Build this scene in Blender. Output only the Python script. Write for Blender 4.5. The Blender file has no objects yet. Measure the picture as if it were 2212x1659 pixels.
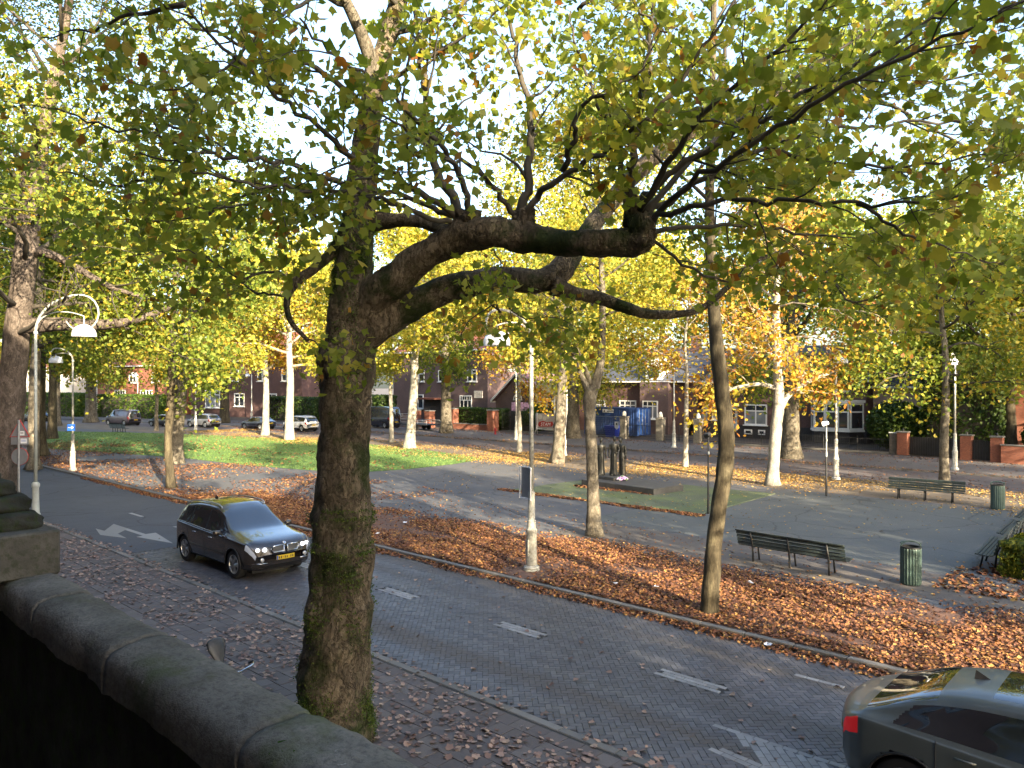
import bpy, math, random
import numpy as np
from mathutils import Vector, Matrix, Euler

# ------------------------------------------------------------------ camera, sky, sun, exposure
scene = bpy.context.scene
COL = scene.collection
CAM_Z = 5.0
YAW = math.radians(43.05)
cam_data = bpy.data.cameras.new('camera')
cam_data.lens = 26.7
cam_data.sensor_width = 36.0
cam_data.clip_start = 0.05
cam_data.clip_end = 3000.0
cam = bpy.data.objects.new('camera', cam_data)
COL.objects.link(cam)
cam.location = (0.0, 0.0, CAM_Z)
cam.rotation_euler = (math.radians(90.0), 0.0, YAW)
scene.camera = cam

SUN_EL = math.radians(18.5)
SUN_AZ = math.atan2(0.952, -0.315)          # bearing of the sun, from +Y towards +X
world = bpy.data.worlds.new('World')
scene.world = world
world.use_nodes = True
wn, wl = world.node_tree.nodes, world.node_tree.links
bg = wn['Background']
sky = wn.new('ShaderNodeTexSky')
sky.sky_type = 'NISHITA'
sky.sun_disc = False
sky.sun_elevation = SUN_EL
sky.sun_rotation = SUN_AZ
sky.air_density = 1.0
sky.dust_density = 3.5
sky.ozone_density = 1.6
# thin high haze: the sky keeps its light but loses part of its blue
lum = wn.new('ShaderNodeRGBToBW'); hz = wn.new('ShaderNodeMixRGB'); hz.inputs[0].default_value = 0.0
wl.new(sky.outputs['Color'], lum.inputs[0]); wl.new(sky.outputs['Color'], hz.inputs[1]); wl.new(lum.outputs[0], hz.inputs[2])
wl.new(hz.outputs[0], bg.inputs['Color'])
bg.inputs['Strength'].default_value = 0.15

sun_data = bpy.data.lights.new('sun', 'SUN')
sun_data.energy = 4.5
sun_data.angle = math.radians(0.5)
sun_data.color = (1.0, 0.84, 0.60)
sun = bpy.data.objects.new('sun', sun_data)
COL.objects.link(sun)
to_sun = Vector((math.sin(SUN_AZ) * math.cos(SUN_EL), math.cos(SUN_AZ) * math.cos(SUN_EL), math.sin(SUN_EL)))
sun.rotation_euler = (-to_sun).to_track_quat('-Z', 'Y').to_euler()
sun.location = (60, -30, 60)

vs = scene.view_settings
vs.view_transform = 'Standard'
vs.look = 'None'
vs.exposure = 2.45
vs.gamma = 1.0
vs.use_curve_mapping = False
scene.render.film_transparent = False
scene.cycles.max_bounces = 6
scene.cycles.diffuse_bounces = 3
scene.cycles.glossy_bounces = 3
scene.cycles.transmission_bounces = 4
scene.cycles.transparent_max_bounces = 6
scene.cycles.sample_clamp_indirect = 6.0
scene.cycles.use_denoising = True

rng = np.random.default_rng(7)
random.seed(7)
PI = math.pi

def spot(px, py, depth):
    """a measured direction and distance -> point of the place (metres)"""
    X = (px - 1106.0) / 1640.0 * depth
    z = CAM_Z - (py - 829.5) / 1640.0 * depth
    return (0.731 * X - 0.683 * depth, 0.683 * X + 0.731 * depth, z)

def gnd(px, py, z=0.0):
    d = 1640.0 * (CAM_Z - z) / (py - 829.5)
    p = spot(px, py, d)
    return (p[0], p[1])

# ------------------------------------------------------------------ helpers
class MB:
    """collects shapes; build() links them as ONE mesh object"""
    def __init__(s):
        s.v = []; s.f = []; s.m = []
    def add(s, vs_, fs, mi=0):
        o = len(s.v)
        s.v.extend([tuple(p) for p in vs_])
        s.f.extend([tuple(i + o for i in f) for f in fs])
        s.m.extend([mi] * len(fs))
        return s
    def box(s, c, d, rz=0.0, M=None, mi=0):
        hx, hy, hz = d[0] / 2, d[1] / 2, d[2] / 2
        P = [(-hx, -hy, -hz), (hx, -hy, -hz), (hx, hy, -hz), (-hx, hy, -hz), (-hx, -hy, hz), (hx, -hy, hz), (hx, hy, hz), (-hx, hy, hz)]
        if M is not None:
            P = [tuple(M @ Vector(p)) for p in P]
        if rz:
            ca, sa = math.cos(rz), math.sin(rz)
            P = [(p[0] * ca - p[1] * sa, p[0] * sa + p[1] * ca, p[2]) for p in P]
        P = [(p[0] + c[0], p[1] + c[1], p[2] + c[2]) for p in P]
        return s.add(P, [(0, 3, 2, 1), (4, 5, 6, 7), (0, 1, 5, 4), (1, 2, 6, 5), (2, 3, 7, 6), (3, 0, 4, 7)], mi)
    def bbox(s, c, d, b=0.02, rz=0.0, mi=0):
        """box with chamfered edges"""
        hx, hy, hz = d[0] / 2, d[1] / 2, d[2] / 2
        b = min(b, hx * .9, hy * .9, hz * .9)
        P = []
        for sx in (-1, 1):
            for sy in (-1, 1):
                for sz in (-1, 1):
                    P += [(sx * hx, sy * (hy - b), sz * (hz - b)), (sx * (hx - b), sy * hy, sz * (hz - b)), (sx * (hx - b), sy * (hy - b), sz * hz)]
        from mathutils.geometry import convex_hull_2d
        idx = lambda sx, sy, sz, k: (((sx + 1) // 2) * 4 + ((sy + 1) // 2) * 2 + (sz + 1) // 2) * 3 + k
        F = []
        for q in (-1, 1):
            F.append([idx(q, -1, -1, 0), idx(q, 1, -1, 0), idx(q, 1, 1, 0), idx(q, -1, 1, 0)][::q])
            F.append([idx(-1, q, -1, 1), idx(1, q, -1, 1), idx(1, q, 1, 1), idx(-1, q, 1, 1)][::-q])
            F.append([idx(-1, -1, q, 2), idx(1, -1, q, 2), idx(1, 1, q, 2), idx(-1, 1, q, 2)][::q])
        for q in (-1, 1):
            for r in (-1, 1):
                F.append([idx(q, r, -1, 0), idx(q, r, 1, 0), idx(q, r, 1, 1), idx(q, r, -1, 1)][::-q * r])
                F.append([idx(q, -1, r, 0), idx(q, 1, r, 0), idx(q, 1, r, 2), idx(q, -1, r, 2)][::q * r])
                F.append([idx(-1, q, r, 1), idx(1, q, r, 1), idx(1, q, r, 2), idx(-1, q, r, 2)][::-q * r])
        for sx in (-1, 1):
            for sy in (-1, 1):
                for sz in (-1, 1):
                    F.append([idx(sx, sy, sz, 0), idx(sx, sy, sz, 1), idx(sx, sy, sz, 2)][::sx * sy * sz])
        ca, sa = math.cos(rz), math.sin(rz)
        P = [(p[0] * ca - p[1] * sa + c[0], p[0] * sa + p[1] * ca + c[1], p[2] + c[2]) for p in P]
        return s.add(P, F, mi)
    def tube(s, path, rad, n=8, cap=True, mi=0, squash=1.0):
        path = [Vector(p) for p in path]
        if not hasattr(rad, '__len__'):
            rad = [rad] * len(path)
        V = []; F = []
        up = Vector((0, 0, 1))
        prev = None
        for i, p in enumerate(path):
            t = (path[min(i + 1, len(path) - 1)] - path[max(i - 1, 0)])
            if t.length < 1e-9: t = Vector((0, 0, 1))
            t.normalize()
            if prev is None:
                a = t.cross(up)
                if a.length < 1e-3: a = t.cross(Vector((1, 0, 0)))
                a.normalize()
            else:
                a = prev - t * prev.dot(t)
                if a.length < 1e-6: a = t.orthogonal()
                a.normalize()
            prev = a
            b = t.cross(a)
            for k in range(n):
                an = 2 * PI * k / n
                q = p + (a * math.cos(an) + b * math.sin(an) * squash) * rad[i]
                V.append(tuple(q))
        for i in range(len(path) - 1):
            for k in range(n):
                k2 = (k + 1) % n
                F.append((i * n + k, i * n + k2, (i + 1) * n + k2, (i + 1) * n + k))
        if cap:
            F.append(tuple(range(n))[::-1]); F.append(tuple((len(path) - 1) * n + k for k in range(n)))
        return s.add(V, F, mi)
    def lathe(s, prof, c=(0, 0, 0), n=16, axis='z', mi=0, cap=True):
        V = []; F = []
        for (r, h) in prof:
            for k in range(n):
                a = 2 * PI * k / n
                if axis == 'z': V.append((c[0] + r * math.cos(a), c[1] + r * math.sin(a), c[2] + h))
                elif axis == 'y': V.append((c[0] + r * math.cos(a), c[1] + h, c[2] + r * math.sin(a)))
                else: V.append((c[0] + h, c[1] + r * math.cos(a), c[2] + r * math.sin(a)))
        for i in range(len(prof) - 1):
            for k in range(n):
                k2 = (k + 1) % n
                q = (i * n + k, i * n + k2, (i + 1) * n + k2, (i + 1) * n + k)
                F.append(q if axis != 'y' else q[::-1])
        if cap:
            F.append(tuple(range(n))[::-1]); F.append(tuple((len(prof) - 1) * n + k for k in range(n)))
        return s.add(V, F, mi)
    def prism(s, poly, z0, z1, mi=0):
        n = len(poly)
        V = [(p[0], p[1], z0) for p in poly] + [(p[0], p[1], z1) for p in poly]
        F = [tuple(range(n))[::-1], tuple(range(n, 2 * n))]
        for i in range(n):
            j = (i + 1) % n
            F.append((i, j, n + j, n + i))
        return s.add(V, F, mi)
    def vprism(s, poly, y0, y1, mi=0):
        """polygon in (x, z) extruded along y"""
        n = len(poly)
        V = [(p[0], y0, p[1]) for p in poly] + [(p[0], y1, p[1]) for p in poly]
        F = [tuple(range(n)), tuple(range(n, 2 * n))[::-1]]
        for i in range(n):
            j = (i + 1) % n
            F.append((j, i, n + i, n + j))
        return s.add(V, F, mi)
    def xprism(s, poly, x0, x1, mi=0):
        """polygon in (y, z) extruded along x"""
        n = len(poly)
        V = [(x0, p[0], p[1]) for p in poly] + [(x1, p[0], p[1]) for p in poly]
        F = [tuple(range(n))[::-1], tuple(range(n, 2 * n))]
        for i in range(n):
            j = (i + 1) % n
            F.append((i, j, n + j, n + i))
        return s.add(V, F, mi)
    def mesh(s, name):
        me = bpy.data.meshes.new(name)
        me.from_pydata(s.v, [], s.f)
        if any(s.m):
            me.polygons.foreach_set('material_index', s.m)
        me.update()
        return me
    def build(s, name, mat, parent=None, smooth=False, loc=None, rz=None):
        return link(name, s.mesh(name), mat, parent, smooth, loc, rz)

def link(name, me, mat, parent=None, smooth=False, loc=None, rz=None):
    if mat is not None and not me.materials:
        for m in (mat if isinstance(mat, (list, tuple)) else [mat]):
            me.materials.append(m)
    if smooth == 'auto':
        me.polygons.foreach_set('use_smooth', [True] * len(me.polygons))
        me.set_sharp_from_angle(angle=math.radians(38))
    elif smooth:
        me.polygons.foreach_set('use_smooth', [True] * len(me.polygons))
    o = bpy.data.objects.new(name, me)
    COL.objects.link(o)
    if parent is not None: o.parent = parent
    if loc is not None: o.location = loc
    if rz is not None: o.rotation_euler = (0, 0, rz)
    return o

def tag(o, label=None, cat=None, group=None, kind=None):
    if label: o['label'] = label
    if cat: o['category'] = cat
    if group: o['group'] = group
    if kind: o['kind'] = kind
    return o

def thing(name, label, cat, loc=(0, 0, 0), rz=0.0, group=None):
    o = bpy.data.objects.new(name, None)
    o.empty_display_size = 0.2
    COL.objects.link(o)
    o.location = loc
    o.rotation_euler = (0, 0, rz)
    return tag(o, label, cat, group)

def copy_tree(root, loc=None, rz=None, label=None, scale=None, parent=None):
    c = root.copy()
    COL.objects.link(c)
    c.parent = parent
    if loc is not None: c.location = loc
    if rz is not None: c.rotation_euler = (0, 0, rz)
    if scale is not None: c.scale = scale if hasattr(scale, '__len__') else (scale,) * 3
    if label: c['label'] = label
    for ch in list(root.children):
        copy_tree(ch, parent=c)
    return c

def fast_mesh(name, V, loops, sizes):
    me = bpy.data.meshes.new(name)
    V = np.asarray(V, dtype=np.float32)
    loops = np.asarray(loops, dtype=np.int32)
    sizes = np.asarray(sizes, dtype=np.int32)
    me.vertices.add(len(V)); me.vertices.foreach_set('co', V.ravel())
    me.loops.add(len(loops)); me.loops.foreach_set('vertex_index', loops)
    me.polygons.add(len(sizes))
    st = np.concatenate([[0], np.cumsum(sizes)[:-1]]).astype(np.int32)
    me.polygons.foreach_set('loop_start', st)
    me.update(calc_edges=True)
    return me

def scatter_mesh(name, P, N, size, tv, tf, seed=1):
    """many copies of a small template (verts tv, faces tf) as one mesh; N: normals"""
    r = np.random.default_rng(seed)
    P = np.asarray(P, float); n = len(P)
    N = np.asarray(N, float); N = N / np.linalg.norm(N, axis=1)[:, None]
    A = r.normal(size=(n, 3)); T = np.cross(N, A); T /= np.linalg.norm(T, axis=1)[:, None]
    B = np.cross(N, T)
    size = np.asarray(size, float)
    tv = np.asarray(tv, float); k = len(tv)
    V = P[:, None, :] + size[:, None, None] * (tv[None, :, 0, None] * T[:, None, :] + tv[None, :, 1, None] * B[:, None, :] + tv[None, :, 2, None] * N[:, None, :])
    base = np.concatenate([np.asarray(f) for f in tf]); fs = np.array([len(f) for f in tf])
    loops = (base[None, :] + (np.arange(n) * k)[:, None]).ravel()
    sizes = np.tile(fs, n)
    return fast_mesh(name, V.reshape(-1, 3), loops, sizes)

# leaf templates: lobed plane-tree leaf (near) and small bent rhombs (far)
def lobed_leaf():
    tips = [(0.0, 0.55), (0.42, 0.30), (0.46, -0.12), (-0.46, -0.12), (-0.42, 0.30)]
    out = [(0, -.44), (.17, -.36), (.38, -.34), (.50, -.16), (.43, .02), (.58, .24), (.36, .27), (.22, .30), (.16, .46), (0, .62), (-.16, .46), (-.22, .30), (-.36, .27), (-.58, .24), (-.43, .02), (-.50, -.16), (-.38, -.34), (-.17, -.36)]
    V = [(0, -.02, -.04)] + [(x, y, .22 * (x * x) + .12 * max(0, y) ** 2 - .02) for x, y in out]
    F = [(0, i, i + 1) for i in range(1, len(out))] + [(0, len(out), 1)]
    return V, F
LEAF_V, LEAF_F = lobed_leaf()
MID_V = [(0, -.5, 0), (.24, -.3, .05), (.5, .1, .12), (.18, .2, .02), (0, .55, .08), (-.18, .2, .02), (-.5, .1, .12), (-.24, -.3, .05)]
MID_F = [(0, 1, 3, 4, 5, 7), (1, 2, 3), (7, 5, 6)]
FAR_V = [(.04, -.58, .02), (.42, -.06, .15), (-.03, .60, 0), (-.38, .10, .13)]
FAR_F = [(0, 1, 2, 3)]
# ------------------------------------------------------------------ materials
class NT:
    def __init__(s, name):
        s.m = bpy.data.materials.new(name)
        s.m.use_nodes = True
        s.t = s.m.node_tree
        s.b = s.t.nodes['Principled BSDF']
        s.out = s.t.nodes['Material Output']
    def n(s, typ, **kw):
        nd = s.t.nodes.new('ShaderNode' + typ)
        for k, v in kw.items(): setattr(nd, k, v)
        return nd
    def l(s, a, b): s.t.links.new(a, b)
    def coord(s, which='Object', scale=None):
        o = s.n('TexCoord').outputs[which]
        if scale is not None:
            mp = s.n('Mapping'); mp.inputs['Scale'].default_value = scale
            s.l(o, mp.inputs['Vector']); o = mp.outputs['Vector']
        return o
    def pos(s, scale=None):
        o = s.n('NewGeometry').outputs['Position']
        if scale is not None:
            mp = s.n('Mapping'); mp.inputs['Scale'].default_value = scale
            s.l(o, mp.inputs['Vector']); o = mp.outputs['Vector']
        return o
    def noise(s, scale, detail=4, rough=.55, vec=None, dist=0.0):
        nd = s.n('TexNoise')
        nd.inputs['Scale'].default_value = scale; nd.inputs['Detail'].default_value = detail
        nd.inputs['Roughness'].default_value = rough; nd.inputs['Distortion'].default_value = dist
        if vec is not None: s.l(vec, nd.inputs['Vector'])
        return nd.outputs['Fac']
    def voro(s, scale, vec=None, feature='F1', out='Distance', rnd=1.0):
        nd = s.n('TexVoronoi', feature=feature)
        nd.inputs['Scale'].default_value = scale
        if 'Randomness' in nd.inputs: nd.inputs['Randomness'].default_value = rnd
        if vec is not None: s.l(vec, nd.inputs['Vector'])
        return nd.outputs[out]
    def ramp(s, fac, stops, interp='LINEAR'):
        nd = s.n('ValToRGB'); cr = nd.color_ramp; cr.interpolation = interp
        while len(cr.elements) < len(stops): cr.elements.new(0.5)
        for e, (p, c) in zip(cr.elements, stops):
            e.position = p
            e.color = (c[0], c[1], c[2], 1) if hasattr(c, '__len__') else (c, c, c, 1)
        s.l(fac, nd.inputs['Fac'])
        return nd.outputs['Color']
    def mix(s, fac, a, b, mode='MIX'):
        nd = s.n('MixRGB', blend_type=mode)
        for i, q in ((1, a), (2, b)):
            if hasattr(q, 'links') or hasattr(q, 'is_linked'): s.l(q, nd.inputs[i])
            else: nd.inputs[i].default_value = (q[0], q[1], q[2], 1)
        if hasattr(fac, 'is_linked'): s.l(fac, nd.inputs[0])
        else: nd.inputs[0].default_value = fac
        return nd.outputs[0]
    def math(s, op, a, b=None, clamp=False):
        nd = s.n('Math', operation=op, use_clamp=clamp)
        for i, q in ((0, a), (1, b)):
            if q is None: continue
            if hasattr(q, 'is_linked'): s.l(q, nd.inputs[i])
            else: nd.inputs[i].default_value = q
        return nd.outputs[0]
    def rand(s):
        """one number per loose piece, also different for each object"""
        a = s.n('NewGeometry').outputs['Random Per Island']
        b = s.n('ObjectInfo').outputs['Random']
        return s.math('FRACT', s.math('ADD', a, b))
    def col(s, c):
        if hasattr(c, 'is_linked'): s.l(c, s.b.inputs['Base Color'])
        else: s.b.inputs['Base Color'].default_value = (c[0], c[1], c[2], 1)
        return s
    def rough(s, r):
        if hasattr(r, 'is_linked'): s.l(r, s.b.inputs['Roughness'])
        else: s.b.inputs['Roughness'].default_value = r
        return s
    def bump(s, h, strength=.5, dist=.02):
        nd = s.n('Bump'); nd.inputs['Strength'].default_value = strength; nd.inputs['Distance'].default_value = dist
        s.l(h, nd.inputs['Height']); s.l(nd.outputs['Normal'], s.b.inputs['Normal'])
        return s
    def set(s, **kw):
        for k, v in kw.items(): s.b.inputs[k.replace('_', ' ')].default_value = v
        return s

def plain(name, c, rough=.6, metal=0.0, var=.12, scale=6.0, bump=0.0, bscale=40, bdist=.01, spec=None, dirt=None):
    t = NT(name)
    f = t.noise(scale, 5, .6, t.coord())
    lo = tuple(x * (1 - var) for x in c); hi = tuple(min(1, x * (1 + var)) for x in c)
    col = t.ramp(f, [(.3, lo), (.7, hi)])
    if dirt is not None:
        g = t.ramp(t.noise(scale * 2.7, 6, .7, t.coord()), [(.48, 0), (.68, 1)])
        col = t.mix(g, col, dirt)
    t.col(col).rough(rough)
    t.b.inputs['Metallic'].default_value = metal
    if spec is not None: t.b.inputs['Specular IOR Level'].default_value = spec
    if bump: t.bump(t.noise(bscale, 6, .6, t.coord()), bump, bdist)
    return t.m

M = {}

def leaf_mat(name, stops, trans=.45, rough=.5):
    t = NT(name)
    r = t.rand()
    c = t.ramp(r, stops)
    v = t.noise(.6, 3, .6, t.pos())
    c = t.mix(t.ramp(v, [(.35, 0), (.65, .55)]), c, t.mix(1.0, c, (1.25, 1.0, .55), 'MULTIPLY'))
    t.col(c).rough(rough)
    t.b.inputs['Specular IOR Level'].default_value = .25
    tr = t.n('BsdfTranslucent')
    t.l(t.mix(1.0, c, (1.15, 1.1, .55), 'MULTIPLY'), tr.inputs['Color'])
    mx = t.n('MixShader'); mx.inputs[0].default_value = trans
    t.l(t.b.outputs[0], mx.inputs[1]); t.l(tr.outputs[0], mx.inputs[2]); t.l(mx.outputs[0], t.out.inputs['Surface'])
    return t.m

G1, G2, G3 = (.075, .125, .022), (.15, .21, .034), (.25, .30, .05)
Y1, Y2 = (.44, .38, .05), (.56, .45, .07)
O1, B1, B2 = (.42, .25, .04), (.22, .085, .025), (.11, .055, .025)
M['leaf_near'] = leaf_mat('leaf_near', [(0, (.13, .19, .035)), (.4, (.20, .26, .05)), (.72, (.28, .33, .07)), (.90, (.38, .36, .075)), (.965, (.30, .18, .05)), (1, B1)], .62)
M['leaf_green'] = leaf_mat('leaf_green', [(0, G1), (.45, (.10, .16, .025)), (.85, G3), (1, (.34, .32, .05))])
M['leaf_mix'] = leaf_mat('leaf_mix', [(0, G1), (.35, G2), (.7, (.18, .22, .035)), (.92, (.36, .33, .05)), (1, O1)])
M['leaf_yellow'] = leaf_mat('leaf_yellow', [(0, G2), (.3, G3), (.6, (.36, .33, .05)), (.85, Y1), (1, Y2)])
M['leaf_orange'] = leaf_mat('leaf_orange', [(0, (.25, .22, .04)), (.3, Y1), (.65, (.40, .22, .04)), (1, B1)])
M['leaf_dark'] = leaf_mat('leaf_dark', [(0, (.02, .045, .012)), (.6, (.04, .08, .015)), (1, (.07, .11, .02))], .25)
M['leaf_hedge'] = leaf_mat('leaf_hedge', [(0, (.035, .075, .015)), (.6, (.06, .12, .02)), (1, (.13, .19, .03))], .3)
M['leaf_box'] = leaf_mat('leaf_box', [(0, (.04, .07, .015)), (.5, (.09, .13, .02)), (1, (.24, .25, .04))], .3)

def litter_mat(name, stops):
    t = NT(name)
    t.col(t.ramp(t.rand(), stops)).rough(.75)
    t.b.inputs['Specular IOR Level'].default_value = .2
    return t.m
M['litter'] = litter_mat('litter', [(0, (.075, .038, .030)), (.3, (.15, .068, .042)), (.6, (.23, .10, .048)), (.85, (.33, .155, .055)), (1, (.42, .25, .08))])
M['litter_pale'] = litter_mat('litter_pale', [(0, (.12, .075, .062)), (.35, (.23, .155, .13)), (.7, (.32, .225, .185)), (1, (.38, .275, .20))])
M['litter_gold'] = litter_mat('litter_gold', [(0, (.30, .15, .04)), (.5, (.45, .26, .07)), (1, (.55, .40, .13))])

def bark_mat(name, lo, mid, hi, moss=0.0, scale=1.0, bstr=.9, bdist=.03, stripes=False, plates=0.0):
    t = NT(name)
    p = t.pos((scale, scale, scale * (.25 if stripes else .55)))
    a = t.noise(3.2, 6, .65, p, .6)
    col = t.ramp(a, [(.3, lo), (.5, mid), (.68, hi)])
    fine = t.noise(22, 6, .7, p)
    col = t.mix(t.ramp(fine, [(.3, .7), (.6, 0)]), col, tuple(x * .45 for x in lo))
    h = t.math('ADD', t.noise(7, 8, .7, p, .8), t.math('MULTIPLY', fine, .5))
    if plates:
        wv = t.n('VectorMath', operation='ADD'); nz = t.n('TexNoise'); nz.inputs['Scale'].default_value = 4.0; nz.inputs['Detail'].default_value = 4
        t.l(p, nz.inputs['Vector'])
        sc_ = t.n('VectorMath', operation='SCALE'); sc_.inputs['Scale'].default_value = .55; t.l(nz.outputs['Color'], sc_.inputs[0])
        t.l(p, wv.inputs[0]); t.l(sc_.outputs[0], wv.inputs[1])
        e = t.voro(plates, wv.outputs[0], 'DISTANCE_TO_EDGE'); crack = t.ramp(t.math('ADD', e, t.math('MULTIPLY', t.noise(9, 5, .7, p), .10)), [(.03, .35), (.12, 1)])
        cell = t.n('TexVoronoi', feature='F1'); cell.inputs['Scale'].default_value = plates; t.l(wv.outputs[0], cell.inputs['Vector'])
        col = t.mix(t.ramp(cell.outputs['Color'], [(.55, 0), (.95, .45)]), col, tuple(min(1, x * 1.15) for x in hi))
        col = t.mix(crack, tuple(x * .8 for x in lo), col)
        h = t.math('ADD', h, t.math('MULTIPLY', crack, 1.0))
    if moss:
        p2 = t.pos()
        gm = t.math('ADD', t.noise(1.4, 5, .6, p2), t.math('MULTIPLY', t.noise(11, 4, .7, p2), .25))
        col = t.mix(t.ramp(gm, [(.66 - moss * .12, 0), (.80 - moss * .12, .9)]), col, (.030, .046, .012))
    t.col(col).rough(.9)
    t.b.inputs['Specular IOR Level'].default_value = .15
    t.bump(h, bstr, bdist)
    return t.m
M['bark_big'] = bark_mat('bark_big', (.058, .046, .032), (.135, .107, .073), (.27, .215, .145), .40, 1.0, 1.0, .06, plates=11.0)
M['bark_plane'] = bark_mat('bark_plane', (.075, .062, .045), (.16, .14, .105), (.27, .24, .185), 0, 1.2, .8, .03, plates=8.0)
M['bark_left'] = bark_mat('bark_left', (.055, .045, .036), (.12, .095, .078), (.20, .165, .135), 0, 1.0, .9, .04, plates=9.0)
M['bark_pale'] = bark_mat('bark_pale', (.17, .155, .125), (.32, .30, .25), (.48, .45, .38), 0, 1.2, .5, .02)
M['bark_dark'] = bark_mat('bark_dark', (.03, .026, .018), (.075, .062, .04), (.14, .12, .075), 0, 1.4, .8, .03, True)
M['bark_twig'] = plain('bark_twig', (.05, .042, .03), .85, var=.3, scale=3)
M['bark_twig_pale'] = plain('bark_twig_pale', (.26, .22, .16), .85, var=.3, scale=3)

# paving
def paving_mat(name, stops, rough=.7, wear=(.5, .5, .5)):
    t = NT(name)
    c = t.ramp(t.rand(), stops)
    w = t.noise(.35, 4, .6, t.pos()); f = t.noise(60, 4, .7, t.pos())
    c = t.mix(t.ramp(w, [(.35, 0), (.65, .5)]), c, t.mix(1.0, c, wear, 'MULTIPLY'))
    c = t.mix(t.ramp(f, [(.35, .35), (.6, 0)]), c, t.mix(1.0, c, (.5, .5, .5), 'MULTIPLY'))
    t.col(c).rough(rough)
    t.bump(f, .35, .004)
    return t.m
def road_brick():
    t = NT('road_brick')
    c = t.ramp(t.rand(), [(0, (.044, .048, .062)), (.5, (.066, .070, .088)), (1, (.094, .097, .115))])
    lane = t.noise(1.0, 4, .55, t.pos((.05, .95, 1)))
    c = t.mix(t.ramp(lane, [(.42, 0), (.60, .75)]), c, (.085, .072, .062))
    f = t.noise(60, 4, .7, t.pos()); st = t.noise(.8, 5, .7, t.pos())
    c = t.mix(t.ramp(st, [(.60, 0), (.72, .5)]), c, (.035, .036, .042))
    c = t.mix(t.ramp(f, [(.35, .4), (.6, 0)]), c, t.mix(1.0, c, (.5, .5, .5), 'MULTIPLY'))
    t.col(c).rough(t.ramp(lane, [(.35, .42), (.65, .7)]))
    t.bump(f, .35, .004)
    return t.m
M['road_brick'] = road_brick()
M['white_brick'] = paving_mat('white_brick', [(0, (.20, .20, .205)), (1, (.30, .30, .30))], .6, (.8, .8, .8))
M['pave_tile'] = paving_mat('pave_tile', [(0, (.092, .075, .072)), (.5, (.12, .10, .096)), (1, (.15, .128, .12))], .75, (.7, .7, .68))
M['kerb_stone'] = paving_mat('kerb_stone', [(0, (.13, .125, .115)), (1, (.21, .20, .185))], .8, (.7, .7, .66))

def ground_mat(name, a, b, c, sc=.5, speck=None, speck_thr=.78, speck_scale=22, stain=None):
    t = NT(name)
    p = t.pos()
    f = t.noise(sc, 6, .65, p)
    col = t.ramp(f, [(.3, a), (.5, b), (.7, c)])
    g = t.noise(120, 4, .8, p)
    col = t.mix(t.ramp(g, [(.35, .45), (.6, 0)]), col, tuple(x * .5 for x in a))
    if stain:
        col = t.mix(t.ramp(t.noise(1.3, 7, .75, p), [(.52, 0), (.70, .65)]), col, stain)
        col = t.mix(t.ramp(t.noise(9, 5, .8, p), [(.55, 0), (.75, .5)]), col, tuple(x * 1.5 for x in c))
        e = t.n('TexVoronoi', feature='DISTANCE_TO_EDGE'); e.inputs['Scale'].default_value = .22; w = t.n('TexNoise'); w.inputs['Scale'].default_value = .8; w.inputs['Detail'].default_value = 5; t.l(p, w.inputs['Vector']); v2 = t.n('VectorMath', operation='ADD'); t.l(p, v2.inputs[0]); t.l(w.outputs['Color'], v2.inputs[1]); t.l(v2.outputs[0], e.inputs['Vector'])
        col = t.mix(t.ramp(e.outputs['Distance'], [(.0, .7), (.012, 0)]), col, tuple(x * .35 for x in a))
    if speck:
        v = t.n('TexVoronoi', feature='F1'); v.inputs['Scale'].default_value = speck_scale
        t.l(p, v.inputs['Vector'])
        near = t.ramp(v.outputs['Distance'], [(.16, 1), (.24, 0)])
        pick = t.ramp(t.n('SeparateColor').outputs[0] if False else v.outputs['Color'], [(speck_thr - .02, 0), (speck_thr, 1)])
        col = t.mix(t.math('MULTIPLY', near, pick), col, speck)
    t.col(col).rough(.85)
    t.bump(g, .4, .01)
    return t.m
M['ground'] = ground_mat('ground', (.075, .058, .045), (.11, .088, .068), (.15, .12, .09), .3)
M['park_asphalt'] = ground_mat('park_asphalt', (.072, .076, .086), (.092, .096, .105), (.118, .118, .120), .25, stain=(.095, .082, .066))
M['plaza_asphalt'] = ground_mat('plaza_asphalt', (.078, .086, .084), (.095, .104, .102), (.118, .124, .116), .3, stain=(.080, .092, .074))
M['row_ground'] = ground_mat('row_ground', (.10, .078, .056), (.15, .118, .085), (.20, .16, .12), .5)
M['far_road'] = ground_mat('far_road', (.085, .070, .070), (.11, .092, .092), (.14, .118, .115), .4, stain=(.075, .062, .06))
M['far_pave'] = ground_mat('far_pave', (.095, .083, .080), (.12, .106, .10), (.15, .135, .128), .4)
M['tile_path'] = ground_mat('tile_path', (.085, .072, .062), (.11, .095, .082), (.14, .12, .10), .6)
M['joint_sand'] = ground_mat('joint_sand', (.028, .027, .026), (.04, .038, .036), (.055, .05, .046), 1.0)
M['road_asphalt'] = ground_mat('road_asphalt', (.056, .062, .076), (.069, .076, .092), (.086, .092, .106), .3, stain=(.05, .052, .058))
M['lawn'] = ground_mat('lawn', (.060, .120, .022), (.090, .172, .030), (.12, .21, .042), .35)
M['leaf_mould'] = ground_mat('leaf_mould', (.085, .045, .034), (.13, .068, .046), (.175, .092, .056), 2.2)
M['moss_brick'] = paving_mat('moss_brick', [(0, (.075, .085, .05)), (.5, (.11, .125, .07)), (1, (.17, .175, .11))], .85, (.75, .95, .6))
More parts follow.
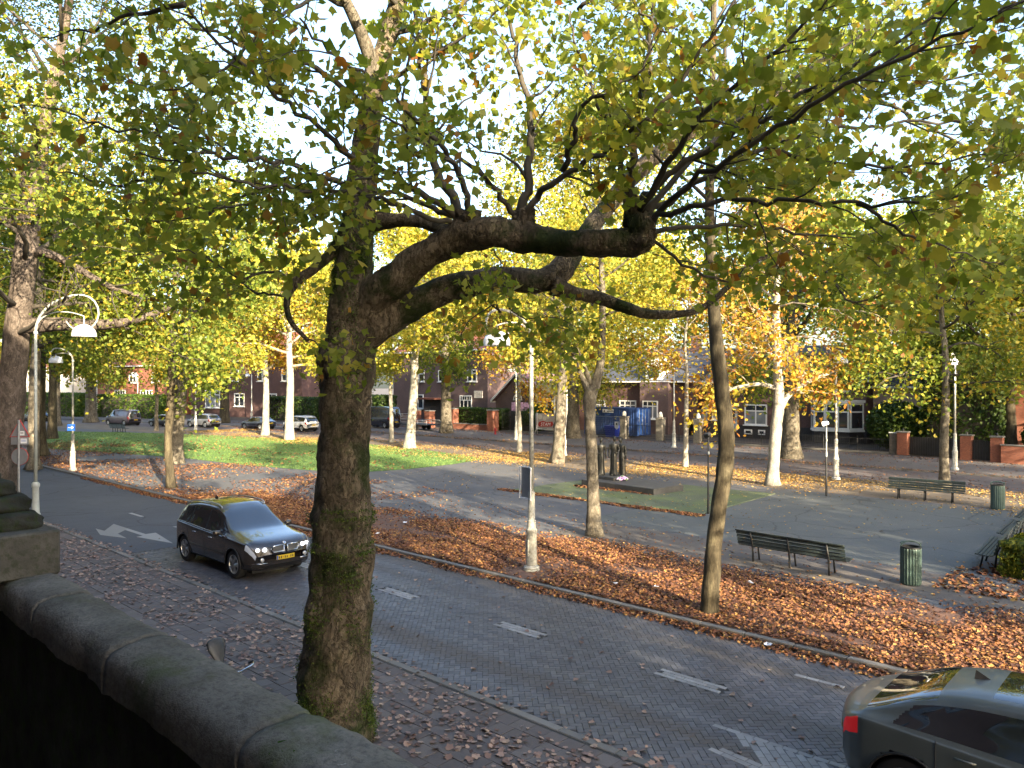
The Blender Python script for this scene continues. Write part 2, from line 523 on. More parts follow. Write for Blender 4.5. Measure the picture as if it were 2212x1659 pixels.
def moss_pad():
    t = NT('moss_pad'); p = t.pos()
    br = t.n('TexBrick'); br.inputs['Scale'].default_value = 4.6; br.inputs['Mortar Size'].default_value = .05; br.inputs['Mortar Smooth'].default_value = .4
    br.inputs['Color1'].default_value = (.115, .118, .10, 1); br.inputs['Color2'].default_value = (.075, .08, .078, 1); br.inputs['Mortar'].default_value = (.055, .09, .02, 1)
    mp = t.n('Mapping'); mp.inputs['Rotation'].default_value = (0, 0, .785); t.l(p, mp.inputs['Vector']); t.l(mp.outputs[0], br.inputs['Vector'])
    g = t.math('ADD', t.noise(.55, 5, .65, p), t.math('MULTIPLY', t.noise(6, 5, .7, p), .35))
    c = t.mix(t.ramp(g, [(.60, 0), (.84, .85)]), br.outputs['Color'], (.11, .145, .045))
    t.col(c).rough(.9); t.bump(t.noise(30, 5, .7, p), .6, .02)
    return t.m
M['moss_pad'] = moss_pad()
M['soil'] = ground_mat('soil', (.04, .028, .02), (.065, .045, .03), (.10, .07, .05), .8)

# stone, brick, paint, glass, metal
def wall_stone():
    t = NT('mossy_stone')
    p = t.pos()
    a = t.noise(2.2, 7, .65, p); b = t.noise(40, 5, .75, p)
    col = t.ramp(a, [(.3, (.085, .078, .062)), (.5, (.15, .138, .112)), (.7, (.22, .20, .165))])
    col = t.mix(t.ramp(b, [(.3, .6), (.55, 0)]), col, (.03, .028, .024))
    mo = t.math('ADD', t.noise(1.9, 5, .6, p), t.math('MULTIPLY', t.noise(14, 4, .7, p), .3))
    col = t.mix(t.ramp(mo, [(.68, 0), (.86, .7)]), col, (.065, .08, .025))
    col = t.mix(t.ramp(t.noise(26, 2, .5, p), [(.74, 0), (.78, .8)]), col, (.35, .33, .28))
    t.col(col).rough(.95); t.b.inputs['Specular IOR Level'].default_value = .15
    t.bump(t.math('ADD', a, t.math('MULTIPLY', b, .5)), .8, .02)
    return t.m
M['mossy_stone'] = wall_stone()
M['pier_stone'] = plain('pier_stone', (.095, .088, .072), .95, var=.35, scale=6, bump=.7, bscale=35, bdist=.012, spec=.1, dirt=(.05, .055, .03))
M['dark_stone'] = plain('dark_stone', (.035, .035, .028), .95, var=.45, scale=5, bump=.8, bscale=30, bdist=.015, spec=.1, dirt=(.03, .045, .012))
M['moss'] = plain('moss', (.045, .085, .012), .95, var=.4, scale=25, bump=.9, bscale=120, bdist=.02, spec=.1)

def brick_mat(name, c1, c2, mortar, scale=1.0):
    t = NT(name)
    br = t.n('TexBrick')
    br.inputs['Scale'].default_value = 4.5 * scale
    br.inputs['Mortar Size'].default_value = .012
    br.inputs['Color1'].default_value = (*c1, 1); br.inputs['Color2'].default_value = (*c2, 1); br.inputs['Mortar'].default_value = (*mortar, 1)
    g = t.n('NewGeometry')
    sp = t.n('SeparateXYZ'); t.l(g.outputs['Position'], sp.inputs[0])
    cx = t.n('CombineXYZ')
    t.l(t.math('ADD', sp.outputs['X'], sp.outputs['Y']), cx.inputs['X']); t.l(sp.outputs['Z'], cx.inputs['Y'])
    t.l(cx.outputs[0], br.inputs['Vector'])
    n = t.noise(.7, 5, .6, t.pos())
    col = t.mix(t.ramp(n, [(.35, 0), (.65, .5)]), br.outputs['Color'], t.mix(1.0, br.outputs['Color'], (.6, .55, .55), 'MULTIPLY'))
    t.col(col).rough(.85)
    t.bump(br.outputs['Fac'], -.4, .01)
    return t.m
M['brick_brown'] = brick_mat('brick_brown', (.125, .062, .052), (.09, .046, .042), (.10, .08, .07))
M['brick_purple'] = brick_mat('brick_purple', (.135, .084, .078), (.105, .066, .064), (.15, .125, .115))
M['brick_red'] = brick_mat('brick_red', (.30, .10, .055), (.22, .075, .045), (.20, .15, .12))
M['brick_dark'] = brick_mat('brick_dark', (.045, .04, .042), (.03, .028, .03), (.05, .045, .045))
M['render_pink'] = plain('render_pink', (.42, .30, .27), .85, var=.1, scale=2)
M['plaster'] = plain('plaster', (.62, .56, .48), .85, var=.08, scale=2)
M['white_paint'] = plain('white_paint', (.72, .71, .68), .45, var=.06, scale=3)
M['grey_paint'] = plain('grey_paint', (.34, .36, .38), .5, var=.08, scale=3)
M['lamp_paint'] = plain('lamp_paint', (.36, .355, .31), .5, var=.18, scale=5, dirt=(.17, .155, .11))
M['lamp_white'] = plain('lamp_white', (.56, .56, .52), .5, var=.12, scale=5, dirt=(.30, .28, .22))
M['lamp_shade'] = plain('lamp_shade', (.66, .67, .68), .45, var=.06, scale=4)
M['lamp_grey'] = plain('lamp_grey', (.33, .35, .32), .5, var=.12, scale=6)
M['opal'] = plain('opal', (.80, .76, .66), .3, var=.03)
M['bench_green'] = plain('bench_green', (.028, .042, .045), .45, var=.3, scale=7, dirt=(.07, .075, .05))
M['iron_black'] = plain('iron_black', (.02, .021, .022), .5, var=.2, scale=8)
M['bin_green'] = plain('bin_green', (.055, .095, .085), .4, var=.2, scale=6, metal=.2)
M['bin_dark'] = plain('bin_dark', (.02, .022, .022), .5, var=.2)
M['wood_grey'] = plain('wood_grey', (.12, .10, .08), .8, var=.3, scale=5)
M['bronze'] = plain('bronze', (.045, .045, .04), .42, metal=.65, var=.35, scale=4)
M['monument_stone'] = plain('monument_stone', (.055, .053, .05), .6, var=.25, scale=4, bump=.3, bscale=60)
M['container_blue'] = plain('container_blue', (.016, .045, .15), .5, var=.15, scale=2)
M['container_door'] = plain('container_door', (.022, .075, .25), .45, var=.15, scale=2)
M['crate_blue'] = plain('crate_blue', (.015, .035, .30), .4, var=.1)
M['sign_blue'] = plain('sign_blue', (.02, .10, .45), .4, var=.05)
M['sign_white'] = plain('sign_white', (.75, .75, .74), .45, var=.04)
M['sign_back'] = plain('sign_back', (.27, .28, .29), .45, metal=.5, var=.1, scale=5)
M['sign_red'] = plain('sign_red', (.42, .03, .025), .45, var=.05)
M['galv'] = plain('galv', (.38, .39, .40), .4, metal=.7, var=.15, scale=8)
M['banner'] = plain('banner', (.42, .36, .33), .7, var=.14, scale=3)
M['hydrant_red'] = plain('hydrant_red', (.42, .02, .03), .4, var=.1)
M['plate_yellow'] = plain('plate_yellow', (.62, .42, .02), .4, var=.03)
M['plate_ink'] = plain('plate_ink', (.015, .015, .015), .5)
M['tyre'] = plain('tyre', (.014, .014, .014), .8, var=.2)
M['alloy'] = plain('alloy', (.45, .46, .47), .3, metal=.85, var=.05)
M['chrome'] = plain('chrome', (.62, .63, .65), .15, metal=1.0, var=.03)
M['black_plastic'] = plain('black_plastic', (.015, .015, .016), .55, var=.1)
M['paper'] = plain('paper', (.72, .73, .76), .7, var=.05)
M['pink_flower'] = litter_mat('pink_flower', [(0, (.40, .20, .48)), (.5, (.62, .42, .66)), (.8, (.75, .70, .74)), (1, (.22, .32, .12))])
M['skin'] = plain('skin', (.40, .24, .18), .5, var=.05)
M['cloth_dark'] = plain('cloth_dark', (.018, .018, .024), .85, var=.2)
M['hair_dark'] = plain('hair_dark', (.02, .015, .012), .7)

def roof_mat(name, a, b, sc=3.2):
    t = NT(name)
    p = t.pos()
    col = t.ramp(t.noise(2.5, 5, .6, p), [(.3, a), (.7, b)])
    t.col(col).rough(.55)
    return t.m
M['roof_purple'] = roof_mat('roof_purple', (.15, .08, .10), (.22, .125, .145))
M['roof_slate'] = roof_mat('roof_slate', (.05, .055, .07), (.085, .09, .11))
M['roof_red'] = roof_mat('roof_red', (.20, .07, .045), (.28, .10, .06))

def glass_mat(name, c, rough=.03, spec=.9, ior=None):
    t = NT(name)
    t.col(t.ramp(t.noise(1.2, 3, .5, t.pos()), [(.35, c), (.65, tuple(x * 1.7 for x in c))])).rough(rough)
    t.b.inputs['Specular IOR Level'].default_value = spec
    if ior: t.b.inputs['IOR'].default_value = ior
    return t.m
M['glass'] = glass_mat('glass', (.022, .026, .032))
M['curtain_glass'] = glass_mat('curtain_glass', (.14, .15, .16), .06, .7)
M['car_glass'] = glass_mat('car_glass', (.010, .012, .014), .02, .5, 2.3)

def car_paint(name, c, rough=.22, coat=1.0, metal=.3):
    t = NT(name)
    f = t.noise(2, 3, .5, t.coord())
    t.col(t.ramp(f, [(.3, tuple(x * .9 for x in c)), (.7, tuple(x * 1.1 for x in c))])).rough(rough)
    t.set(Metallic=metal, Coat_Weight=coat, Coat_Roughness=.04)
    return t.m
M['paint_brown'] = car_paint('paint_brown', (.028, .021, .017))
M['paint_green'] = car_paint('paint_green', (.085, .098, .098), .38, .35, .15)
M['paint_white'] = car_paint('paint_white', (.70, .70, .69), .35, .6, 0)
M['paint_black'] = car_paint('paint_black', (.016, .018, .022))
M['paint_navy'] = car_paint('paint_navy', (.02, .022, .04))
M['paint_grey'] = car_paint('paint_grey', (.19, .19, .195), .3, .8)
M['paint_plum'] = car_paint('paint_plum', (.055, .045, .055), .3, .8)

def lit(name, c, strength):
    t = NT(name)
    t.col(c).rough(.15)
    t.b.inputs['Emission Color'].default_value = (*c, 1)
    t.b.inputs['Emission Strength'].default_value = strength
    return t.m
M['headlight'] = lit('headlight', (.30, .32, .36), .07)
M['lamp_beam'] = lit('lamp_beam', (.9, .93, 1.0), .5)
M['lens_clear'] = plain('lens_clear', (.42, .44, .47), .08, metal=.5, var=.2, scale=12)
M['taillight'] = lit('taillight', (.38, .008, .010), .10)
M['tail_off'] = plain('tail_off', (.22, .012, .015), .15)
M['roundel_blue'] = plain('roundel_blue', (.05, .2, .5), .3)

# ------------------------------------------------------------------ tree growing
class Tree:
    def __init__(s, seed):
        s.r = np.random.default_rng(seed)
        s.segs = []                 # (path, radii, sides)
        s.tw = []                   # twigs
        s.LP = []; s.LN = []; s.LS = []
    def wander(s, p0, d, length, n=5, wob=.25, trop=(0, 0, 0)):
        d = np.array(d, float); d /= np.linalg.norm(d)
        P = [np.array(p0, float)]
        st = length / n
        for i in range(n):
            d = d + s.r.normal(size=3) * wob / math.sqrt(n) + np.array(trop) / n
            d /= np.linalg.norm(d)
            P.append(P[-1] + d * st)
        return np.array(P)
    def limb(s, path, r0, r1, sides=7, bulge=0.0):
        path = np.asarray(path, float)
        t = np.linspace(0, 1, len(path))
        rr = r0 + (r1 - r0) * t ** .8
        s.segs.append((path, rr, sides))
        return path, rr
    def at(s, path, t):
        k = t * (len(path) - 1); i = min(int(k), len(path) - 2); f = k - i
        p = path[i] * (1 - f) + path[i + 1] * f
        d = path[i + 1] - path[i]; d = d / (np.linalg.norm(d) + 1e-9)
        return p, d
    def offdir(s, d, ang):
        a = s.r.normal(size=3); a -= d * a.dot(d); a /= np.linalg.norm(a) + 1e-9
        return d * math.cos(ang) + a * math.sin(ang)
    def leaves(s, P, n, spread, size, up=.5):
        k = len(P)
        idx = s.r.integers(0, k, n)
        pts = P[idx] + s.r.normal(size=(n, 3)) * spread
        nr = s.r.normal(size=(n, 3)); nr[:, 2] += up
        s.LP.append(pts); s.LN.append(nr); s.LS.append(size * s.r.uniform(.65, 1.25, n))
    def build_wood(s, name, mat, parent, smooth=True, sub=None):
        mb = MB()
        for path, rr, sides in s.segs:
            mb.tube(path, rr, sides)
        return mb.build(name, mat, parent, smooth)
    def build_crown(s, name, mat, parent, tv=None, tf=None, seed=3):
        P = np.concatenate(s.LP); N = np.concatenate(s.LN); S = np.concatenate(s.LS)
        me = scatter_mesh(name, P, N, S, tv if tv is not None else FAR_V, tf if tf is not None else FAR_F, seed)
        o = link(name, me, mat, parent)
        o['kind'] = 'stuff'
        return o

def smooth_path(P, n):
    """Catmull-Rom through control points"""
    P = np.asarray(P, float)
    Q = np.vstack([2 * P[0] - P[1], P, 2 * P[-1] - P[-2]])
    out = []
    m = len(P) - 1
    for k in range(n):
        t = k / (n - 1) * m; i = min(int(t), m - 1); f = t - i
        a, b, c, d = Q[i], Q[i + 1], Q[i + 2], Q[i + 3]
        out.append(.5 * ((2 * b) + (-a + c) * f + (2 * a - 5 * b + 4 * c - d) * f * f + (-a + 3 * b - 3 * c + d) * f ** 3))
    return np.array(out)

def grow_crown(t, stem, r_top, z0, z1, rad, nl, nsub, leaf_n, leaf_size, spread, rise=.35, twig_sides=3, shape=.6, limb_r=None, far=False):
    """limbs, side branches and leaf clumps round an upright stem path"""
    r = t.r
    for i in range(nl):
        f = (i + r.uniform(0, .9)) / nl
        z = z0 + (z1 - z0) * f
        k = np.argmin(np.abs(stem[:, 2] - z)); base = stem[min(k, len(stem) - 1)].copy()
        if stem[-1, 2] < z: base = stem[-1] + np.array([0, 0, 0])
        az = i * 2.4 + r.uniform(-.5, .5)
        prof = math.sin(PI * (0.12 + .80 * f)) ** shape
        L = rad * prof * r.uniform(.75, 1.1)
        el = rise + .75 * f + r.uniform(-.2, .2)
        d = (math.cos(az) * math.cos(el), math.sin(az) * math.cos(el), math.sin(el))
        p = t.wander(base, d, L, 6, .45, (0, 0, -.15 + .2 * f))
        r0 = (limb_r or r_top) * (1 - .55 * f)
        t.limb(p, r0, r0 * .22, 4 if far else 6)
        tips = [p[-1], p[-2]]
        for j in range(nsub):
            q, dd = t.at(p, r.uniform(.25, .98))
            sp = t.wander(q, t.offdir(dd, r.uniform(.5, 1.1)), L * r.uniform(.25, .5), 4, .5, (0, 0, -.1))
            t.limb(sp, r0 * .33, r0 * .07, twig_sides)
            tips += [sp[-1], sp[-2], sp[-3]]
            for _ in range(1 if far else 2):
                q2, d2 = t.at(sp, r.uniform(.3, .95))
                tw = t.wander(q2, t.offdir(d2, r.uniform(.5, 1.0)), L * r.uniform(.10, .2), 2, .4)
                t.limb(tw, r0 * .10, r0 * .03, 3)
                tips += [tw[-1]]
        t.leaves(np.array(tips), int(2.1 * leaf_n / nl * (.5 + prof * .7)), spread * .72, leaf_size * .86)
# ------------------------------------------------------------------ the setting
def structure(name, mb, mat, smooth=False):
    return tag(mb.build(name, mat, None, smooth), kind='structure')

ROAD_Z = -0.10
NEAR_KERB, PARK_KERB = 8.6, 14.3

def yk(x):
    """park-side kerb line of the far street: straight, then swinging in to the left"""
    u = -68.0 - x
    return 41.7 - .24 * .5 * (u + math.sqrt(u * u + 60.0))

g = MB(); g.add([(-700, -300, -.17), (500, -300, -.17), (500, 900, -.17), (-700, 900, -.17)], [(0, 1, 2, 3)])
structure('ground', g, M['ground'])

def sheet(name, poly, z, mat):
    b = MB(); b.add([(p[0], p[1], z) for p in poly], [tuple(range(len(poly)))])
    return structure(name, b, mat)

def strip(name, f0, f1, xs, z, mat):
    b = MB()
    V = []
    for x in xs: V += [(x, f0(x), z), (x, f1(x), z)]
    F = [(2 * i, 2 * i + 2, 2 * i + 3, 2 * i + 1) for i in range(len(xs) - 1)]
    b.add(V, F)
    return structure(name, b, mat)

XS = [60, 30, 10, 0, -10, -20, -30, -40, -50, -56, -60, -64, -68, -72, -76, -80, -86, -92, -100, -110, -125, -150, -200]
near_pavement = sheet('near_pavement', [(-30.05, -1.4), (50, -1.4), (50, 8.45), (-30.05, 8.45)], -.014, M['joint_sand'])
sheet('pavement_beyond', [(-140, -1.4), (-30.05, -1.4), (-30.05, 8.45), (-140, 8.45)], -.004, M['pave_tile'])
road = sheet('road', [(-24.0, 8.6), (50, 8.6), (50, PARK_KERB), (-24.0, PARK_KERB)], ROAD_Z - .013, M['joint_sand'])
asphalt_road = sheet('asphalt_road', [(-200, 8.6), (-24.0, 8.6), (-24.0, PARK_KERB), (-62, PARK_KERB), (-75, PARK_KERB + 2), (-95, 24), (-200, 24)], ROAD_Z, M['road_asphalt'])
park_ground = strip('park_path', lambda x: 14.45 if x > -62 else 14.45 + (-62 - x) * .28, lambda x: max(yk(x) - .15, 14.6 + max(0, (-62 - x) * .28)), [x for x in XS if x > -130], 0.0, M['park_asphalt'])
strip('tree_row_ground', lambda x: yk(x) - 6.3, lambda x: yk(x) - .16, [x for x in XS if x > -112], .004, M['row_ground'])
sheet('plaza', [(-17.2, 22.4), (-4.9, 22.4), (-4.9, 34.9), (-14.0, 34.9), (-17.2, 33)], .005, M['plaza_asphalt'])
def ragged(x0, x1, f, n=90):
    from mathutils import noise as mn
    P = [(x0, 14.46), (x1, 14.46)]
    for k in range(n + 1):
        x = x1 + (x0 - x1) * k / n; P.append((x, f(x) + .5 * mn.noise(Vector((x * .9, 1.3, 0))) + .28 * mn.noise(Vector((x * 3.1, 4.2, 0)))))
    return P
sheet('leaf_mould', ragged(-33, 3, lambda x: 18.9 - .09 * max(0, -14 - x)), .0025, M['leaf_mould'])
sheet('tile_path', [(-16.5, 19.4), (0, 19.6), (0, 22.2), (-16.5, 22.2)], .0045, M['tile_path'])
strip('far_road', yk, lambda x: yk(x) + 6.9, XS, ROAD_Z, M['far_road'])
strip('far_pavement', lambda x: yk(x) + 7.05, lambda x: yk(x) + 15.8, XS, 0.0, M['far_pave'])
strip('front_gardens', lambda x: yk(x) + 15.8, lambda x: yk(x) + 60, XS, .006, M['soil'])

# kerb stones, each one a piece of the pavement it edges
def kerb_run(parent, x0, x1, yf, w=.15, step=1.0, h=.16):
    x = x0
    me = MB().bbox((0, 0, -h / 2 + .002), (step - .012, w, h), .012).mesh('kerb_stone')
    while x < x1:
        o = link('kerb_stone', me, M['kerb_stone'], parent)
        o.location = (x + step / 2, yf(x + step / 2), random.uniform(-.004, .003))
        o.rotation_euler = (0, 0, math.atan2(yf(x + step) - yf(x), step))
        x += step
kerb_run(near_pavement, -72, 6, lambda x: 8.525)
kerb_run(park_ground, -62, 6, lambda x: 14.375)
kerb_run(park_ground, -110, 0, lambda x: yk(x) - .075, step=2.0)
far_pav = bpy.data.objects['far_pavement']
kerb_run(far_pav, -110, 0, lambda x: yk(x) + 6.975, step=2.0)

# herringbone bricks of the carriageway (45 degrees to the kerb)
BL, BW = .20, .10
DASHES = [-6.69, -10.65, -14.66, -18.7, -22.7]
DASH_Y = 11.63
def in_marks(x, y):
    for dx in DASHES:
        if abs(x - dx) < .64 and abs(y - DASH_Y) < .17: return True
    return False
bricks = []
c45 = math.cos(PI / 4)
for ga in range(-230, 231):
    for gb in range(-230, 231):
        rel = (ga - gb) % 4                      # herringbone: cells 0,1 lengthwise; 3 starts a crosswise brick
        if rel == 0: cu, cv, rz = (ga + 1) * BW, (gb + .5) * BW, PI / 4
        elif rel == 3: cu, cv, rz = (ga + .5) * BW, (gb + 1) * BW, PI * .75
        else: continue
        x = (cu - cv) * c45 - 10.5; y = (cu + cv) * c45 + 11.4
        if y < 8.80 or y > 14.10 or x < -24.0 or x > 2.6: continue
        if in_marks(x, y): continue
        bricks.append((x, y, rz))
camx, camy = 0.0, 0.0
def in_view(x, y, z=0.0):
    X = .731 * x + .683 * y; Z = -.683 * x + .731 * y
    if Z < 1: return False
    px = 1106 + X / Z * 1640; py = 829.5 + (CAM_Z - z) / Z * 1640
    return -10 < px < 2225 and py < 1675
bricks = [b for b in bricks if in_view(b[0], b[1], ROAD_Z)]
bricks.sort(key=lambda b: b[0] ** 2 + b[1] ** 2)
brick_me = MB().bbox((0, 0, -.04), (BL - .004, BW - .004, .08), .006).mesh('road_brick')
for (x, y, rz) in bricks[:300]:
    o = link('road_brick', brick_me, M['road_brick'], road)
    o.location = (x, y, ROAD_Z + random.uniform(-.003, .002)); o.rotation_euler = (random.gauss(0, .004), random.gauss(0, .004), rz + random.gauss(0, .006))
mbk = MB()
for (x, y, rz) in bricks[300:]:
    z = ROAD_Z - .04 + random.uniform(-.003, .002)
    hx, hy, b = (BL - .004) / 2, (BW - .004) / 2, .004
    ca, sa = math.cos(rz), math.sin(rz)
    P = [(-hx, -hy, .036), (hx, -hy, .036), (hx, hy, .036), (-hx, hy, .036), (-hx + b, -hy + b, .04), (hx - b, -hy + b, .04), (hx - b, hy - b, .04), (-hx + b, hy - b, .04), (-hx, -hy, 0), (hx, -hy, 0), (hx, hy, 0), (-hx, hy, 0)]
    mbk.add([(x + p[0] * ca - p[1] * sa, y + p[0] * sa + p[1] * ca, z + p[2]) for p in P],
            [(4, 5, 6, 7), (0, 1, 5, 4), (1, 2, 6, 5), (2, 3, 7, 6), (3, 0, 4, 7), (8, 9, 1, 0), (9, 10, 2, 1), (10, 11, 3, 2), (11, 8, 0, 3)])
o = mbk.build('herringbone_paving', M['road_brick'], road); o['kind'] = 'stuff'

# gutter course along both kerbs
gut = MB().bbox((0, 0, -.04), (BL - .006, .16, .08), .006).mesh('gutter_brick')
for yy in (8.69, 14.22):
    mb = MB()
    x = -24.0
    while x < 3:
        mb.bbox((x + BL / 2, yy, ROAD_Z - .038 + random.uniform(-.003, .002)), (BL - .007, .165, .08), .006)
        x += BL
    q = mb.build('gutter_course', M['road_brick'], road); q['kind'] = 'stuff'

# painted-white bricks: centre dashes, give-way triangle and lines
wb = MB().bbox((0, 0, -.04), (.204, .102, .084), .005).mesh('white_brick')
def white_brick(x, y, rz=0.0, s=1.0):
    q = link('white_brick', wb, M['white_brick'], road)
    q.location = (x, y, ROAD_Z + .004 + random.uniform(-.001, .001)); q.rotation_euler = (0, 0, rz); q.scale = (s, 1, 1)
for dx in DASHES:
    for r_ in range(3):
        off = .105 if r_ == 1 else 0
        for c_ in range(6):
            xx = dx - .63 + .105 + c_ * .21 + (off if off and c_ < 6 else 0)
            if r_ == 1 and c_ == 5: continue
            white_brick(xx, DASH_Y - .108 + r_ * .108)
def brick_line(a, b, rows=1):
    ax, ay = a; bx_, by_ = b
    L = math.hypot(bx_ - ax, by_ - ay); rz = math.atan2(by_ - ay, bx_ - ax); n = int(L / .212)
    for r_ in range(rows):
        for k in range(n):
            t = (k + .5 + (.5 if r_ % 2 else 0)) * .212
            white_brick(ax + math.cos(rz) * t - math.sin(rz) * r_ * .108, ay + math.sin(rz) * t + math.cos(rz) * r_ * .108, rz)
brick_line(gnd(1540, 1566, ROAD_Z), gnd(1880, 1676, ROAD_Z))
brick_line(gnd(1532, 1617, ROAD_Z), gnd(1700, 1690, ROAD_Z), 2)
ta, tb, tc = gnd(1599, 1591, ROAD_Z), gnd(1800, 1662, ROAD_Z), gnd(1690, 1735, ROAD_Z)
def in_tri(p, a, b, c):
    d = lambda p, a, b: (p[0] - b[0]) * (a[1] - b[1]) - (a[0] - b[0]) * (p[1] - b[1])
    s = [d(p, a, b) > 0, d(p, b, c) > 0, d(p, c, a) > 0]
    return all(s) or not any(s)
td = math.atan2(tc[1] - ta[1], tc[0] - ta[0])
for i in range(-12, 24):
    for j in range(-14, 14):
        u, v = (i + (.5 if j % 2 else 0)) * .212, j * .108
        x = ta[0] + u * math.cos(td) - v * math.sin(td); y = ta[1] + u * math.sin(td) + v * math.cos(td)
        if in_tri((x, y), ta, tb, tc): white_brick(x, y, td)
# white line along the park side (lit strip) and older small dash
brick_line(gnd(1716, 1457, ROAD_Z), gnd(1850, 1492, ROAD_Z))

# lane arrows on the asphalt
def mark(name, pts, label=None):
    b = MB(); P = [gnd(p[0], p[1], ROAD_Z) for p in pts]
    area = sum(P[i][0] * P[(i + 1) % len(P)][1] - P[(i + 1) % len(P)][0] * P[i][1] for i in range(len(P)))
    if area < 0: P = P[::-1]
    b.prism(P, ROAD_Z + .001, ROAD_Z + .006)
    return b.build(name, M['white_brick'], asphalt_road)
mark('turn_arrow', [(207, 1142), (226, 1147), (246, 1132), (277, 1142), (255, 1153), (274, 1163), (233, 1158), (217, 1156)])
mark('straight_arrow', [(277, 1142), (315, 1154), (337, 1151), (374, 1174), (295, 1160), (309, 1157.5), (270, 1145)])
for dx in (-26.8, -30.9):
    b = MB(); b.box((dx, DASH_Y, ROAD_Z + .003), (1.2, .14, .006)); b.build('lane_dash', M['white_brick'], asphalt_road)

# pavement tiles, 30 x 30 cm, running bond across the pavement
tiles = []
y = 1.9
row = 0
while y < 8.4:
    x = -30.0 + (.15 if row % 2 else 0)
    while x < 1.5:
        if in_view(x, y): tiles.append((x, y))
        x += .302
    y += .302; row += 1
tiles.sort(key=lambda b: b[0] ** 2 + b[1] ** 2)
tile_me = MB().bbox((0, 0, -.02), (.296, .296, .04), .005).mesh('paving_tile')
for (x, y) in tiles[:300]:
    o = link('paving_tile', tile_me, M['pave_tile'], near_pavement)
    o.location = (x, y, random.uniform(-.006, .003)); o.rotation_euler = (random.gauss(0, .006), random.gauss(0, .006), random.gauss(0, .004))
mb = MB()
for (x, y) in tiles[300:]:
    mb.bbox((x, y, -.02 + random.uniform(-.005, .003)), (.296, .296, .04), .005)
o = mb.build('tile_paving', M['pave_tile'], near_pavement); o['kind'] = 'stuff'

# lawn with blades of grass
lawn_px = [(1045, 992), (980, 1003), (880, 1014), (760, 1022), (640, 1014), (520, 1004), (400, 990), (250, 979), (95, 969), (60, 955), (70, 938), (120, 932), (260, 934), (400, 938), (560, 945), (690, 951), (820, 962), (930, 974), (1010, 985)]
lawn_poly = [gnd(*p) for p in lawn_px]
sheet('lawn', lawn_poly[::-1], .012, M['lawn'])
def inside(px, py, poly):
    c = np.zeros(len(px), bool); n = len(poly); j = n - 1
    for i in range(n):
        xi, yi = poly[i]; xj, yj = poly[j]
        c ^= ((yi > py) != (yj > py)) & (px < (xj - xi) * (py - yi) / (yj - yi + 1e-12) + xi)
        j = i
    return c
lp = np.array(lawn_poly)
gx = rng.uniform(lp[:, 0].min(), lp[:, 0].max(), 160000); gy = rng.uniform(lp[:, 1].min(), lp[:, 1].max(), 160000)
k = inside(gx, gy, lawn_poly); gx, gy = gx[k][:52000], gy[k][:52000]
P = np.stack([gx, gy, np.full(len(gx), .012)], 1)
Nn = rng.normal(size=(len(gx), 3)) * .5; Nn[:, 2] = rng.normal(size=len(gx)) * .25
me = scatter_mesh('grass_blades', P, Nn, rng.uniform(.06, .13, len(gx)), [(-.25, 0, 0), (.25, 0, 0), (.0, .9, .2)], [(0, 1, 2)], 5)
# blades must stand up: rebuild the tip upwards
co = np.empty(len(me.vertices) * 3, np.float32); me.vertices.foreach_get('co', co); co = co.reshape(-1, 3, 3)
co[:, 2, :] = co[:, :2, :].mean(1) + np.stack([rng.normal(size=len(co)) * .02, rng.normal(size=len(co)) * .02, rng.uniform(.03, .075, len(co))], 1)
co[:, :2, 2] = .012
me.vertices.foreach_set('co', co.ravel()); me.update()
gt = NT('grass_blade'); gt.col(gt.ramp(gt.rand(), [(0, (.04, .09, .015)), (.6, (.075, .15, .025)), (1, (.15, .20, .045))])).rough(.7)
tag(link('grass', me, gt.m), 'short green grass of the park lawn', 'grass', kind='stuff')

# ------------------------------------------------------------------ terrace wall the picture is taken from
tw = thing('terrace_wall', 'mossy grey stone parapet in the near left corner', 'wall', (0, 0, 0))
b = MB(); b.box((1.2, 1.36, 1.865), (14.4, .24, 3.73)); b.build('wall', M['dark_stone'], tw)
prof = [(1.205, 3.66), (1.203, 3.74), (1.212, 3.80), (1.24, 3.835), (1.30, 3.85), (1.38, 3.856), (1.45, 3.85), (1.49, 3.835), (1.512, 3.80), (1.515, 3.74), (1.515, 3.66)]
def coping_mesh(x0, x1):
    mb = MB(); xs = np.linspace(x0, x1, max(4, int((x1 - x0) / .03))); nP = len(prof)
    V = []; off = random.uniform(-.006, .006); tl = random.uniform(-.004, .004)
    for i, x in enumerate(xs):
        e = min(i, len(xs) - 1 - i)
        for (py, pz) in prof:
            q = Vector((x * 3, py * 9, pz * 9))
            dn = mnoise.noise(q) * .012 + mnoise.noise(q * 4) * .007 + mnoise.noise(q * 11) * .004 - (.006 if e == 0 else .001 if e == 1 else 0)
            V.append((x, py + dn * .6 + off * .5, pz + dn + off + tl * (x - x0)))
    F = []
    for i in range(len(xs) - 1):
        for k in range(nP - 1):
            F.append((i * nP + k, i * nP + k + 1, (i + 1) * nP + k + 1, (i + 1) * nP + k)[::-1])
    F.append(tuple(range(nP))); F.append(tuple((len(xs) - 1) * nP + k for k in range(nP))[::-1])
    mb.add(V, F); return mb
from mathutils import noise as mnoise
cx0 = -5.75
for ln in (1.15, 1.05, 1.2, 1.1, 1.15, 1.1, 1.2, 1.1, 1.15, 1.1, 1.1, 1.1):
    coping_mesh(cx0, cx0 + ln - .012).build('coping_stone', M['mossy_stone'], tw, True); cx0 += ln
b = MB(); b.bbox((-5.50, 1.33, 3.975), (.62, .36, .27), .012); b.build('pier_block', M['pier_stone'], tw)
b = MB(); b.box((-5.95, 1.28, 1.92), (.68, .62, 3.84)); b.build('pier', M['dark_stone'], tw)

